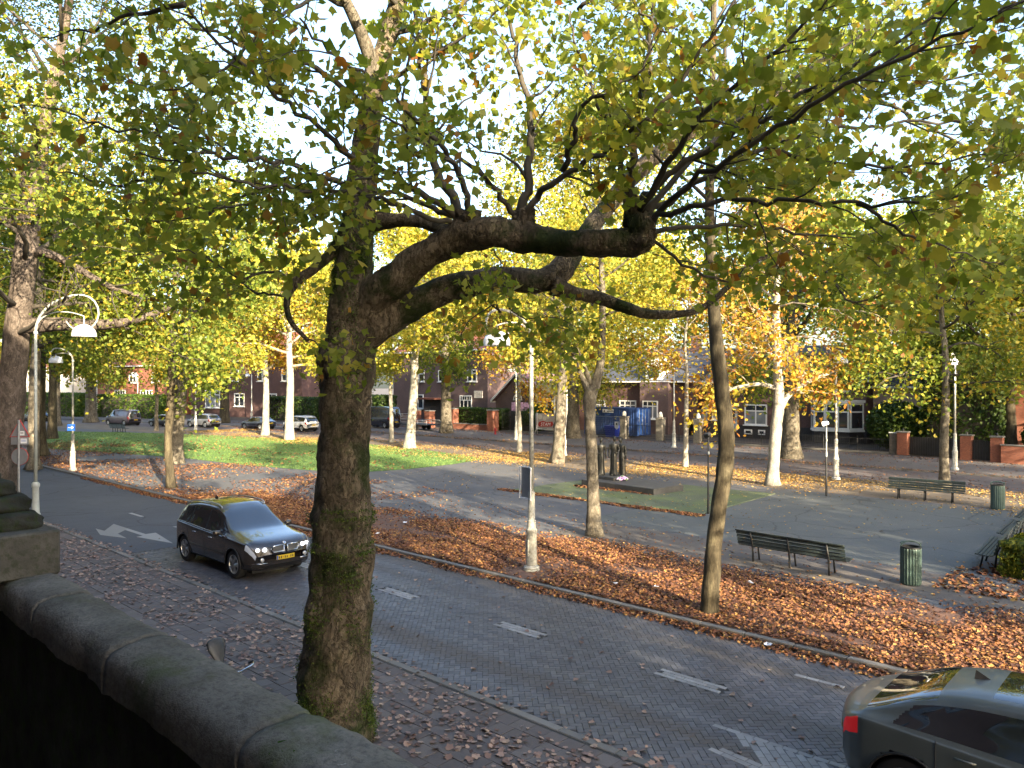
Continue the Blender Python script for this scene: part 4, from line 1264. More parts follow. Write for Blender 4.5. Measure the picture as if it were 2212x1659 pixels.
# park-edge row along the far street: big pale trunks
ROW = [
 ('plane_tree', 'white sunlit trunk in front of the parked white car', (-61.07, 36.11), 19, .42, cr(6.5, 17, 6.5, 8000, .30, .7, 18, 7), 'bark_pale', 'leaf_yellow', (-.7, .6)),
 ('plane_tree', 'pale straight trunk in front of the parked navy car', (-68.3, 37.8), 17, .36, cr(6.0, 15.5, 6.0, 7000, .30, .7, 16, 7), 'bark_pale', 'leaf_orange', (0, 0)),
 ('plane_tree', 'leaning sunlit trunk with a wide foot at the right end of the lawn', (-46.3, 37.8), 19, .40, cr(6.5, 17, 6.5, 8000, .29, .7, 18, 7), 'bark_pale', 'leaf_yellow', (1.0, .6)),
 ('maple_tree', 'thin pale trunk in front of the dark van', (-52.2, 40.7), 14, .20, cr(6.0, 13, 4.2, 4000, .27, .6, 14, 7), 'bark_pale', 'leaf_yellow', (0, 0)),
 ('plane_tree', 'thick pale trunk beside the white lamp post and walking person', (-30.7, 37.1), 19, .40, cr(6.2, 17, 6.8, 8500, .25, .7, 20, 7, rise=.1), 'bark_plane', 'leaf_yellow', (.5, .4)),
 ('maple_tree', 'thin knobbly pale trunk right of the red hydrant', (-37.6, 41.0), 13, .19, cr(5.2, 12.5, 4.4, 4200, .24, .6, 16, 7, rise=.1), 'bark_pale', 'leaf_orange', (.3, 0)),
 ('maple_tree', 'thin bare-branched sunlit tree in front of the stone gate pillars', (-23.7, 40.7), 13, .17, cr(5.0, 12.5, 4.2, 2600, .22, .55, 16, 9, rise=.15), 'bark_pale', 'leaf_orange', (.2, 0)),
 ('plane_tree', 'slim grey forking trunk behind the far bench', (-9.83, 41.3), 15, .23, cr(5.0, 14, 5.8, 6500, .23, .65, 18, 8, rise=.1), 'bark_plane', 'leaf_mix', (0, 0)),
 ('plane_tree', 'broad old trunk in front of the white bay window house', (-21.2, 50.2), 20, .60, cr(5.0, 18, 7.5, 10000, .28, .75, 22, 8, rise=.1), 'bark_plane', 'leaf_green', (.3, 0)),
 ('plane_tree', 'broad old trunk with a flared foot left of the blue container', (-43.9, 55.3), 21, .62, cr(5.2, 19, 8.0, 11500, .29, .8, 24, 8, rise=.05), 'bark_plane', 'leaf_yellow', (0, 0)),
 ('plane_tree', 'broad old trunk on the far pavement behind the empty trailer', (-58.0, 52.2), 21, .60, cr(6.5, 19, 7.5, 9500, .31, .8, 20, 8), 'bark_plane', 'leaf_green', (0, 0)),
 ('plane_tree', 'old brown trunk rising behind the parked white car', (-75.5, 50.5), 21, .60, cr(6.5, 19, 7.5, 9000, .32, .8, 20, 8), 'bark_dark', 'leaf_mix', (0, 0)),
 ('plane_tree', 'brown trunk rising behind the parked grey car', (-93.5, 46.0), 21, .62, cr(6.5, 19, 7.5, 9000, .33, .8, 20, 8), 'bark_dark', 'leaf_mix', (0, 0)),
 ('plane_tree', 'fat pale trunk by the hedge left of the plum van', (-110.0, 35.6), 20, .75, cr(6.0, 18, 7.5, 9000, .34, .8, 20, 8), 'bark_plane', 'leaf_yellow', (0, 0)),
 ('plane_tree', 'second of three far trunks left of the plum van', (-101.5, 29.2), 17, .40, cr(6.0, 16, 6.0, 7000, .33, .7, 16, 7), 'bark_plane', 'leaf_yellow', (0, 0)),
 ('plane_tree', 'leftmost of three far trunks left of the plum van', (-106.5, 28.6), 17, .40, cr(6.0, 16, 6.0, 7000, .33, .7, 16, 7), 'bark_plane', 'leaf_yellow', (-.4, 0)),
 ('maple_tree', 'thin trunk in front of the parked black car', (-83.5, 33.5), 13, .22, cr(5.6, 12, 4.6, 4500, .30, .6, 14, 7), 'bark_plane', 'leaf_yellow', (0, 0)),
]
for i, (nm, lb, xy, h, r, c, bk, lf, ln) in enumerate(ROW):
    plain_tree(nm, lb, xy, h, r, c, M[bk], M[lf], 200 + i * 3, ln, M['bark_twig_pale'] if bk == 'bark_pale' else M['bark_twig'])
# the pale half-bare tree with a forking limb, right of the monument
stem_tree('plane_tree', 'white-barked half-bare sunlit tree forking low, right of the monument',
          [(1668, 1050, 14), (1671, 1000, 12), (1676, 930, 12), (1682, 870, 11.5), (1680, 800, 9.5), (1677, 700, 8), (1680, 600, 6), (1690, 480, 3.5)], 37.5,
          cr(5.6, 13, 5.2, 2400, .22, .55, 20, 10, lr=.075, rise=.2), M['bark_pale'], M['leaf_orange'], 71, M['bark_twig_pale'],
          extra=[[(1682, 888, 9), (1700, 858, 6), (1725, 838, 5), (1760, 818, 4), (1810, 800, 2.5)], [(1680, 840, 6), (1640, 830, 4.5), (1590, 838, 4), (1560, 850, 2.5)]])

# trees behind the houses and beyond the frame on the right (their shade falls across the park)
BACK = [((-20, 74), 19, 'leaf_yellow', 'yellow tree behind the pink side wing'), ((-10.4, 60.5), 15, 'leaf_yellow', 'yellow tree at the right edge above the red brick house'), ((-14, 66), 17, 'leaf_green', 'green tree behind the tall clipped hedge'),
        ((-24, 78), 20, 'leaf_green', 'green tree behind the bay window house'), ((-38, 84), 22, 'leaf_green', 'green tree behind the slate-roofed house'), ((-50, 80), 21, 'leaf_yellow', 'yellowish tree behind the purple-tiled gable'),
        ((-64, 84), 22, 'leaf_green', 'green tree behind the brick house with the stone plaque'), ((-82, 78), 22, 'leaf_mix', 'mottled tree behind the house with the dark front garden'), ((-102, 72), 22, 'leaf_mix', 'mottled tree behind the white casement house'),
        ((-122, 60), 22, 'leaf_yellow', 'yellow tree behind the far hedge'), ((-140, 48), 22, 'leaf_mix', 'mottled tree at the far left end of the street'), ((-128, 26), 20, 'leaf_yellow', 'yellow tree at the left end of the lawn'), ((-150, 20), 22, 'leaf_green', 'green tree where the road disappears on the left'),
        ((-70, 8), 19, 'leaf_mix', 'plane tree on the near pavement beyond the left edge trunk'), ((-95, 9), 20, 'leaf_green', 'plane tree far down the near pavement'), ((-78, 22), 17, 'leaf_mix', 'tree at the near corner of the lawn')]
for i, (xy, h, lf, lb) in enumerate(BACK):
    plain_tree('street_tree', lb, xy, h, .42, cr(4.5 if i < 13 else 7, h, 7.5, 6200, .42, .9, 18, 6, far=True), M['bark_dark'], M[lf], 400 + i * 5, (0, 0), M['bark_twig'])
off = plain_tree('street_tree', 'park tree by the kerb beyond the right edge', (8, 15.3), 15, .25, cr(4.5, 14.5, 5.0, 3600, .30, .7, 18, 6, far=True), M['bark_plane'], M['leaf_mix'], 501, (0, 0), M['bark_twig'])
for i, (x, y, rz, sc_, lb) in enumerate([(21, 15.4, 1.0, 1.0, 'second kerb tree beyond the right edge'), (34, 15.2, 2.2, 1.05, 'third kerb tree beyond the right edge'), (13, 20.6, 3.1, 1.0, 'first inner park tree beyond the right edge'), (29, 20.8, 4.0, 1.05, 'second inner park tree beyond the right edge'),
        (44, 21, 5.0, 1.1, 'third inner park tree beyond the right edge'), (6, 37.2, .5, 1.15, 'first far row tree beyond the right edge'), (24, 37.4, 1.7, 1.15, 'second far row tree beyond the right edge'), (2, 49.5, 2.1, 1.3, 'first far pavement tree beyond the right edge'), (16, 49.5, 3.6, 1.3, 'second far pavement tree beyond the right edge'), (40, 29, 2.9, 1.1, 'lone park tree beyond the right edge'), (16, 3.6, 4.6, 1.1, 'pavement tree beyond the right edge')]):
    copy_tree(off, (x, y, 0), rz, lb, sc_)
# ------------------------------------------------------------------ street lamps
def lamp(label, x, y, arm_az, reach=.75, z_shade=6.15, cone=True, paint='lamp_paint', shade_r=.36, group='curved-arm street lamps'):
    t = thing('street_lamp', label, 'street lamp', (x, y, 0), arm_az, group)
    if cone:
        MB().lathe([(.21, 0), (.215, .03), (.20, .05), (.215, .08), (.20, .11), (.155, .15), (.145, .5), (.14, 1.0), (.152, 1.03), (.152, 1.10), (.118, 1.14), (.112, 1.30), (.118, 1.33), (.098, 1.36), (.088, 2.0), (.095, 2.02), (.095, 2.08), (.06, 2.14)], n=16).build('base', M[paint], t, 'auto')
        MB().bbox((.10, 0, .62), (.10, .16, .42), .015).build('service_hatch', M[paint], t)
        z0 = 2.1
    else:
        MB().lathe([(.16, 0), (.16, .25), (.13, .3), (.11, 1.2), (.14, 1.25), (.14, 1.35), (.085, 1.42)], n=16).build('base', M[paint], t, 'auto')
        z0 = 1.4
    zc = z_shade + .15
    MB().tube([(0, 0, z0), (0, 0, zc)], [.06, .05], 12).build('pole', M[paint], t, True)
    MB().lathe([(.05, zc - .08), (.075, zc - .05), (.075, zc + .03), (.05, zc + .06)], n=12).build('collar', M[paint], t, 'auto')
    R = reach
    arm = []
    for k in range(26):                       # sweeping arm that ends in a crook curling back
        f = k / 25
        if f < .55:
            a = f / .55 * PI * .5
            arm.append((R * 1.02 * (1 - math.cos(a)), 0, zc + 1.0 * R * math.sin(a) * .85))
        else:
            a = (f - .55) / .45 * PI * 1.35
            cx_, cz_, rr = R * 1.02, zc + R * .85 - R * .42, R * .42
            arm.append((cx_ + rr * math.sin(a) * (1 - .25 * (f - .55)), 0, cz_ + rr * math.cos(a) * (1 - .2 * (f - .55))))
    MB().tube(arm, [.048 - .022 * i / 25 for i in range(26)], 9).build('arm', M[paint], t, True)
    sup = [(R * (1 - math.cos(a)) * .95 * .92, 0, zc + .08 + R * .42 * math.sin(a * 1.25)) for a in np.linspace(0, PI * .58, 14)]
    hx = sup[-1][0]
    MB().tube(sup, [.03 - .012 * i / 13 for i in range(14)], 8).build('stay', M[paint], t, True)
    top = z_shade + shade_r * 1.05
    MB().tube([(hx, 0, top - .02), (hx, 0, sup[-1][2])], .025, 8).build('hanger', M[paint], t, True)
    dome = [(shade_r * math.cos(a), z_shade + .06 + shade_r * .95 * math.sin(a)) for a in np.linspace(0, PI / 2 - .02, 12)]
    MB().lathe([(shade_r * .96, z_shade), (shade_r, z_shade)] + dome, (hx, 0, 0), 24).build('shade', M['lamp_shade'], t, 'auto')
    return t
lamp('grey curved-arm street lamp at the left edge, behind the parapet ornament', -31.67, 8.4, math.atan2(.683, .731), 1.62, 6.73, False, 'lamp_grey', .41)
LC = lamp('cream street lamp with a notice board, standing in the fallen leaves', -13.53, 15.25, -PI / 2 - .35, .95, 6.0)
LS_ = lamp('pale street lamp with a blue arrow sign near the lawn', -48.35, 14.7, -PI / 2, .8, 6.2)
for lb, (x, y), az in [
        ('street lamp at the far end of the lawn in front of the grey car', gnd(423, 928), PI / 2),
        ('white street lamp beside the thick pale trunk', (-33.36, 41.03), PI / 2),
        ('street lamp on the far pavement between the stone gate pillars', (-31.43, 52.29), -PI / 2),
        ('bright white sunlit street lamp in front of the bay window', (-14.73, 40.6), PI / 2),
        ('street lamp on the far pavement in front of the dark garden gate', (-11.34, 49.93), -PI / 2),
        ('street lamp beside the red hydrant', (-46.2, 50.0), -PI / 2),
        ('street lamp in front of the dark van', gnd(803, 923), -PI / 2),
        ('distant street lamp behind the parked navy car', gnd(544, 904), -PI / 2),
        ('distant street lamp rising behind the plum van', gnd(298, 900), -PI / 2)]:
    lamp(lb, x, y, az, .6, 6.1, paint='lamp_white')
# notice board strapped to the leaf-strip lamp (seen from behind)
nb = MB()
for s, wdt in ((-1, .36), (1, .22)):
    nb.bbox((s * wdt / 2 - .02 * s, -.075 - .0 * s, 2.34), (wdt, .02, .84), .004, rz=s * -.25)
o = nb.build('notice_board', M['sign_back'], LC, False, None, PI / 2 + .35 - math.radians(20))
fr = MB()
for s, wdt in ((-1, .36), (1, .22)):
    for z in (1.92, 2.76):
        fr.bbox((s * wdt / 2 - .02 * s, -.095, z), (wdt + .03, .03, .035), .004, rz=s * -.25)
    fr.bbox((s * (wdt - .01), -.085 - wdt * .24, 2.34), (.03, .03, .86), .004, rz=s * -.25)
fr.build('board_frame', M['sign_white'], LC, False, None, PI / 2 + .35 - math.radians(20))
# blue one-way arrow
ps = MB(); ps.bbox((0, 0, 2.5), (.46, .015, .38), .006)
face = YAW
sb = ps.build('arrow_sign', M['sign_blue'], LS_, False, None, face + PI / 2)
sb.location = (.07 * math.cos(-PI / 2), 0, 0)
sb.location = (.09, 0, 0); sb.rotation_euler = (0, 0, face + PI / 2)
ar = MB(); ar.vprism([(-.17, 2.48), (.04, 2.48), (.04, 2.41), (.17, 2.50), (.04, 2.59), (.04, 2.52), (-.17, 2.52)], -.014, -.009)
q = ar.build('arrow', M['sign_white'], sb)

# ------------------------------------------------------------------ benches
def bench(label, x, y, rz, length=3.0, seats=3):
    """back at -y, sitter looks to +y"""
    t = thing('park_bench', label, 'bench', (x, y, 0), rz, 'dark green slatted park benches')
    # backrest slats follow a curve, seat slats too
    for k, (yy, zz, tilt) in enumerate([(-.235, .80, -.30), (-.205, .70, -.30), (-.175, .60, -.28), (-.145, .505, -.22)]):
        Mx = Matrix.Rotation(tilt, 3, 'X')
        MB().box((0, yy, zz), (length, .022, .082), M=Mx).build('back_slat', M['bench_green'], t)
    MB().box((0, -.262, .865), (length, .085, .03), M=Matrix.Rotation(-.12, 3, 'X')).build('top_rail', M['bench_green'], t)
    for k, (yy, zz) in enumerate([(-.075, .435), (.01, .428), (.095, .430), (.18, .438), (.265, .452)]):
        MB().box((0, yy, zz), (length, .072, .026), M=Matrix.Rotation(-.05 + .03 * k, 3, 'X')).build('seat_slat', M['bench_green'], t)
    n = 3
    for k in range(n):
        xx = -length / 2 + .45 + k * (length - .9) / (n - 1)
        MB().tube([(xx, -.10, -.05), (xx, -.13, .30), (xx, -.165, .50), (xx, -.28, .84)], [.032, .030, .028, .022], 6).build('rear_leg', M['iron_black'], t, True)
        MB().tube([(xx, .26, -.05), (xx, .19, .25), (xx, .17, .415)], [.028, .026, .026], 6).build('front_leg', M['iron_black'], t, True)
        MB().tube([(xx, -.16, .47), (xx, -.08, .41), (xx, .05, .405), (xx, .27, .43), (xx, .31, .46)], .018, 6).build('seat_bracket', M['iron_black'], t, True)
    return t
bench('dark green slatted bench seen from behind, beside the slender curving trunk', -8.55, 20.30, math.radians(-3), 3.05)
bench('slatted bench facing the camera across the plaza, by the far litter bin', -9.3, 35.95, PI + .1, 2.95)
bench('nearest of three benches in line at the right edge, by the hedge', -4.62, 24.85, PI / 2 + .06, 3.0)
bench('middle of three benches in line at the right edge', -4.78, 28.55, PI / 2 + .04, 3.0)
bench('farthest of three benches in line at the right edge', -4.95, 32.3, PI / 2 + .04, 3.0)
bx_, by_ = gnd(257, 934)
bench('small distant bench on the far edge of the lawn', bx_, by_, .3, 2.4)

# ------------------------------------------------------------------ litter bins
def litter_bin(label, x, y, rz, h=.92, r=.235, flutes=22):
    t = thing('litter_bin', label, 'litter bin', (x, y, 0), rz, 'round litter bins')
    V = []; F = []; n = flutes * 4
    for zi, (z, e) in enumerate([(0.02, .96), (.06, 1.0), (h * .5, 1.0), (h - .04, 1.0), (h, .97)]):
        for k in range(n):
            a = 2 * PI * k / n
            rr = r * e * (1 + (.032 if k % 4 in (0, 1) else -.03))
            V.append((rr * math.cos(a), rr * math.sin(a), z))
    for zi in range(4):
        for k in range(n):
            F.append((zi * n + k, zi * n + (k + 1) % n, (zi + 1) * n + (k + 1) % n, (zi + 1) * n + k))
    MB().add(V, F).build('fluted_drum', M['bin_green'], t)
    MB().lathe([(r * .93, .0), (r * .93, h - .02), (r * 1.0, h - .01), (r * 1.02, h + .03), (r * .8, h + .03), (r * .78, h - .25), (.02, h - .26)], n=28, cap=False).build('liner', M['bin_dark'], t, 'auto')
    MB().lathe([(.2, -.02), (.2, .03)], n=20).build('foot', M['bin_dark'], t)
    MB().tube([(r * 1.0 * math.cos(a), .0, h + .02 + .14 * math.sin(a)) for a in np.linspace(0, PI, 14)], .018, 6).build('hood_bar', M['bin_green'], t, True)
    MB().tube([(r * math.cos(a) * .98, r * math.sin(a) * .98, h + .11) for a in np.linspace(-.1, PI + .1, 18)], .016, 6).build('hood_ring', M['bin_green'], t, True)
    return t
litter_bin('green fluted litter bin catching a streak of sun, right of the near bench', -5.67, 20.66, .6)
litter_bin('dark litter bin right of the far bench', -6.53, 35.4, .2, .95, .24)

# ------------------------------------------------------------------ poles with spotlights by the monument
def spot_pole(label, x, y, h, az, two=False):
    t = thing('spotlight_pole', label, 'pole', (x, y, 0), az)
    MB().lathe([(.05, -.03), (.05, .5), (.042, .55), (.038, h * .55)], n=10).build('lower_pole', M['iron_black'], t, 'auto')
    MB().lathe([(.036, h * .55), (.045, h * .56), (.045, h * .6), (.03, h * .62), (.026, h - .12)], n=10).build('upper_pole', M['lamp_grey'] if two else M['iron_black'], t, 'auto')
    MB().lathe([(.03, h - .14), (.04, h - .1), (.03, h - .05)], n=10).build('bracket', M['iron_black'], t)
    o = MB().lathe([(.05, -.14), (.085, -.12), (.10, .08), (.115, .12), (.10, .12), (.06, .10)], n=14, axis='x').build('spotlight', M['lamp_shade'] if two else M['iron_black'], t, 'auto')
    o.location = (.04, 0, h + .04); o.rotation_euler = (0, .25, 0)
    MB().bbox((-.02, 0, h * .78), (.05, .07, .12), .01).build('junction_box', M['lamp_grey'], t)
    return t
spot_pole('thin black spotlight pole beside the slender curving trunk', -14.44, 26.53, 3.0, 2.6)
spot_pole('two-tone spotlight pole in front of the bright white lamp', -12.86, 34.28, 3.2, 3.3, True)

# ------------------------------------------------------------------ monument
sheet('monument_pad', [(-24.6, 26.1), (-14.6, 26.1), (-14.9, 33.4), (-24.2, 33.4)], .010, M['moss_pad'])
pad = bpy.data.objects['monument_pad']
for (a, b_) in (((-24.6, 26.05), (-14.55, 26.05)), ((-14.55, 26.05), (-14.85, 33.4))):
    n = 10
    for k in range(n):
        p0 = (a[0] + (b_[0] - a[0]) * (k + .5) / n, a[1] + (b_[1] - a[1]) * (k + .5) / n)
        L = math.hypot(b_[0] - a[0], b_[1] - a[1]) / n
        MB().bbox((0, 0, .01), (L - .015, .09, .05), .008).build('edging_stone', M['moss_brick'], pad, False, (p0[0], p0[1], 0), math.atan2(b_[1] - a[1], b_[0] - a[0]))
mon = thing('monument', 'dark bronze monument of three standing figures on a low stone slab', 'monument', (-20.75, 30.6, 0), math.radians(-6))
MB().bbox((0, 0, .14), (4.5, 2.2, .30), .02).build('slab', M['monument_stone'], mon)
MB().bbox((-1.50, .35, .36), (1.35, 1.3, .16), .015).build('plinth', M['monument_stone'], mon)
def robed(name, c, h, az, parent, mat, lean=0.0, arms=1, turn=0.0):
    """standing robed figure: body, head and arms fused by remeshing"""
    mb = MB()
    secs = [(0, .205, .17), (.04, .205, .17), (.15, .175, .15), (.35, .165, .14), (.50, .17, .14), (.60, .135, .11), (.66, .15, .12), (.74, .185, .125), (.785, .195, .12), (.81, .15, .10), (.825, .075, .07), (.84, .050, .055), (.865, .048, .055), (.88, .066, .080), (.91, .080, .10), (.95, .080, .10), (.98, .058, .075), (1.0, .02, .03)]
    n = 18; V = []; F = []
    for (f, rx, ry) in secs:
        for k in range(n):
            a = 2 * PI * k / n
            fold = 1 + (.05 * math.sin(a * 7 + f * 3) if f < .6 else 0)
            fx = turn * .05 if f > .86 else 0
            V.append((rx * math.cos(a) * fold + lean * f * f * .18 + fx, ry * math.sin(a) * fold + (.03 if .88 < f < .97 and math.sin(a) > .8 else 0), f * h))
    for i in range(len(secs) - 1):
        for k in range(n):
            F.append((i * n + k, i * n + (k + 1) % n, (i + 1) * n + (k + 1) % n, (i + 1) * n + k))
    F.append(tuple(range(n))[::-1]); F.append(tuple((len(secs) - 1) * n + k for k in range(n)))
    mb.add(V, F)
    for s in (-1, 1):
        sx = s * .185 + lean * .12
        if arms == 1 and s == 1:
            pts = [(sx, 0, h * .785), (sx + s * .06, .02, h * .66), (sx + s * .02, .12, h * .575), (sx - s * .22, .21, h * .585)]
        elif arms == 2 and s == -1:
            pts = [(sx, 0, h * .785), (sx + s * .07, .02, h * .65), (sx + s * .0, .14, h * .56), (sx - s * .14, .2, h * .60)]
        else:
            pts = [(sx, 0, h * .785), (sx + s * .055, -.01, h * .64), (sx + s * .07, .03, h * .50), (sx + s * .06, .05, h * .44)]
        mb.tube(pts, [.062, .052, .042, .036], 10)
    mb.tube([(0 + lean * .16 + turn * .05, .085, h * .915), (lean * .16 + turn * .05, .118, h * .915)], [.02, .012], 6)     # nose
    for s in (-1, 1):
        mb.tube([(s * .09, .02, .05), (s * .095, .20, .03)], [.06, .04], 8)                                                  # feet
    o = mb.build(name, mat, parent, True, c, az)
    m_ = o.modifiers.new('fuse', 'REMESH'); m_.mode = 'VOXEL'; m_.voxel_size = .014; m_.use_smooth_shade = True
    return o
robed('figure', (-1.93, -.02, .44), 1.90, YAW + PI + .1, mon, M['bronze'], 0, 1)
robed('figure', (-1.48, .42, .44), 1.97, YAW + PI - .1, mon, M['bronze'], -.2, 2, -.4)
robed('figure', (-1.22, .78, .44), 1.90, YAW + PI - .5, mon, M['bronze'], .5, 0, .6)
# flowers laid on the slab
fl = thing('flower_bouquet', 'pink and white flower bouquet lying on the monument slab', 'flowers', (-22.15, 30.35, .29))
r_ = np.random.default_rng(3)
for k in range(34):
    a, d = r_.uniform(0, 6.28), r_.uniform(0, .34)
    p = (d * math.cos(a) * 1.15, d * math.sin(a) * .8, .05 + (.34 - d) * .55 * r_.uniform(.5, 1))
    rock('blossom', p, (.065, .065, .05), k, M['pink_flower'], fl, .35, 6, 3)
fl.location = (-21.35, 30.75, .29)

# ------------------------------------------------------------------ hydrant, person
hy = thing('fire_hydrant', 'small red fire hydrant on the far pavement', 'hydrant', (*gnd(1070, 938), 0))
MB().lathe([(.13, 0), (.13, .05), (.09, .07), (.085, .45), (.11, .47), (.11, .52), (.085, .58), (.03, .66)], n=14).build('body', M['hydrant_red'], hy, 'auto')
for s in (-1, 1):
    MB().lathe([(.05, .06 * s), (.05, .15 * s), (.03, .17 * s)], (0, 0, .38), 10, 'x').build('outlet', M['hydrant_red'], hy, 'auto')

pn = thing('person', 'person in dark clothes walking past behind the thick pale trunk', 'person', (*gnd(1201, 946), 0), PI / 2 + .1)
def human(parent):
    mb = MB()
    tb = lambda pts, rr: mb.tube(pts, rr, 10)
    tb([(0, 0, .92), (0, .01, 1.05), (0, .0, 1.25), (0, 0, 1.42), (0, 0, 1.47)], [.16, .155, .17, .17, .08])
    for s in (-1, 1):
        tb([(s * .09, 0, .95), (s * .10, s * .17, .52), (s * .10, s * .12 - (.0 if s > 0 else .12), .10)], [.095, .065, .05])
        tb([(s * .10, s * .12 - (.0 if s > 0 else .12), .06), (s * .10, s * .12 + (.20 if s > 0 else .08), .04)], [.05, .035])
        tb([(s * .19, 0, 1.40), (s * .24, -s * .08, 1.14), (s * .22, -s * .02 + .10, .92)], [.062, .05, .04])
    o = mb.build('body', M['cloth_dark'], parent, True)
    m_ = o.modifiers.new('fuse', 'REMESH'); m_.mode = 'VOXEL'; m_.voxel_size = .02; m_.use_smooth_shade = True
    hd = MB(); hd.tube([(0, .0, 1.45), (0, .01, 1.53), (0, .02, 1.58), (0, .025, 1.66), (0, .02, 1.73), (0, .01, 1.77)], [.05, .05, .075, .09, .08, .03], 14, squash=1.12)
    hd.tube([(0, .10, 1.655), (0, .128, 1.645)], [.016, .012], 6)
    hd.build('head', M['skin'], parent, True)
    hr = MB(); hr.tube([(0, -.03, 1.60), (0, -.025, 1.68), (0, -.01, 1.75), (0, 0, 1.79)], [.075, .096, .085, .03], 14); hr.build('hair', M['hair_dark'], parent, True)
    for s in (-1, 1):
        h_ = MB(); q = (s * .22, -s * .02 + .10, .92)
        h_.tube([q, (q[0], q[1] + .02, q[2] - .08)], [.032, .036], 8)
        for f in range(4):
            h_.tube([(q[0], q[1] - .01 + f * .018, q[2] - .075), (q[0] - s * .012, q[1] + f * .018, q[2] - .12 - .01 * (f in (1, 2))), (q[0] - s * .02, q[1] + .01 + f * .016, q[2] - .15)], [.009, .009, .007], 6)
        h_.tube([(q[0], q[1] + .03, q[2] - .02), (q[0] - s * .01, q[1] + .065, q[2] - .06), (q[0] - s * .015, q[1] + .07, q[2] - .09)], [.011, .010, .008], 6)
        h_.build('hand', M['skin'], parent, True)
human(pn)

# ------------------------------------------------------------------ traffic signs at the left edge (seen from behind)
sx_, sy_ = -31.3, 7.9
_t = (41 - 1106) / 1640.0; _Z = 28.5
sx_, sy_ = .731 * _t * _Z - .683 * _Z, .683 * _t * _Z + .731 * _Z
sg = thing('traffic_sign', 'grey sign pole with triangular and round signs seen from behind', 'traffic sign', (sx_, sy_, 0), YAW)
MB().lathe([(.038, -.05), (.038, 3.65)], n=10).build('pole', M['galv'], sg, 'auto')
tri = [(-.34, 3.03), (.34, 3.03), (.0, 3.62)]
MB().vprism(tri, .05, .075).build('triangle_plate', M['sign_back'], sg)
MB().vprism([(-.38, 3.005), (.38, 3.005), (.34, 3.04), (-.34, 3.04)], .055, .09).build('red_rim', M['sign_red'], sg)
for s in (-1, 1):
    MB().vprism([(s * .38, 3.005), (s * .34, 3.02), (0, 3.61), (0, 3.67)][::s], .055, .09).build('red_rim', M['sign_red'], sg)
MB().bbox((0, .06, 2.86), (.66, .02, .28), .006).build('text_plate', M['sign_back'], sg)
MB().lathe([(.31, .05), (.31, .075)], (0, 0, 2.27), 28, 'y').build('round_plate', M['sign_back'], sg)
MB().tube([(.315 * math.cos(a), .07, 2.27 + .315 * math.sin(a)) for a in np.linspace(0, 2 * PI, 33)], .012, 6, False).build('red_rim', M['sign_red'], sg, True)
for (xx, zz, w, h) in ((.10, 3.15, .17, .16), (.16, 2.86, .24, .18)):
    st = MB().box((xx, .046, zz), (w, .004, h)).build('sticker', M['sign_white'], sg)
    for k, dz in enumerate((.03, -.01)):
        MB().box((xx - .01, .0425, zz + dz), (w * .7, .003, .016)).build('sticker_print', M['sign_blue'] if zz < 3 else M['iron_black'], sg)

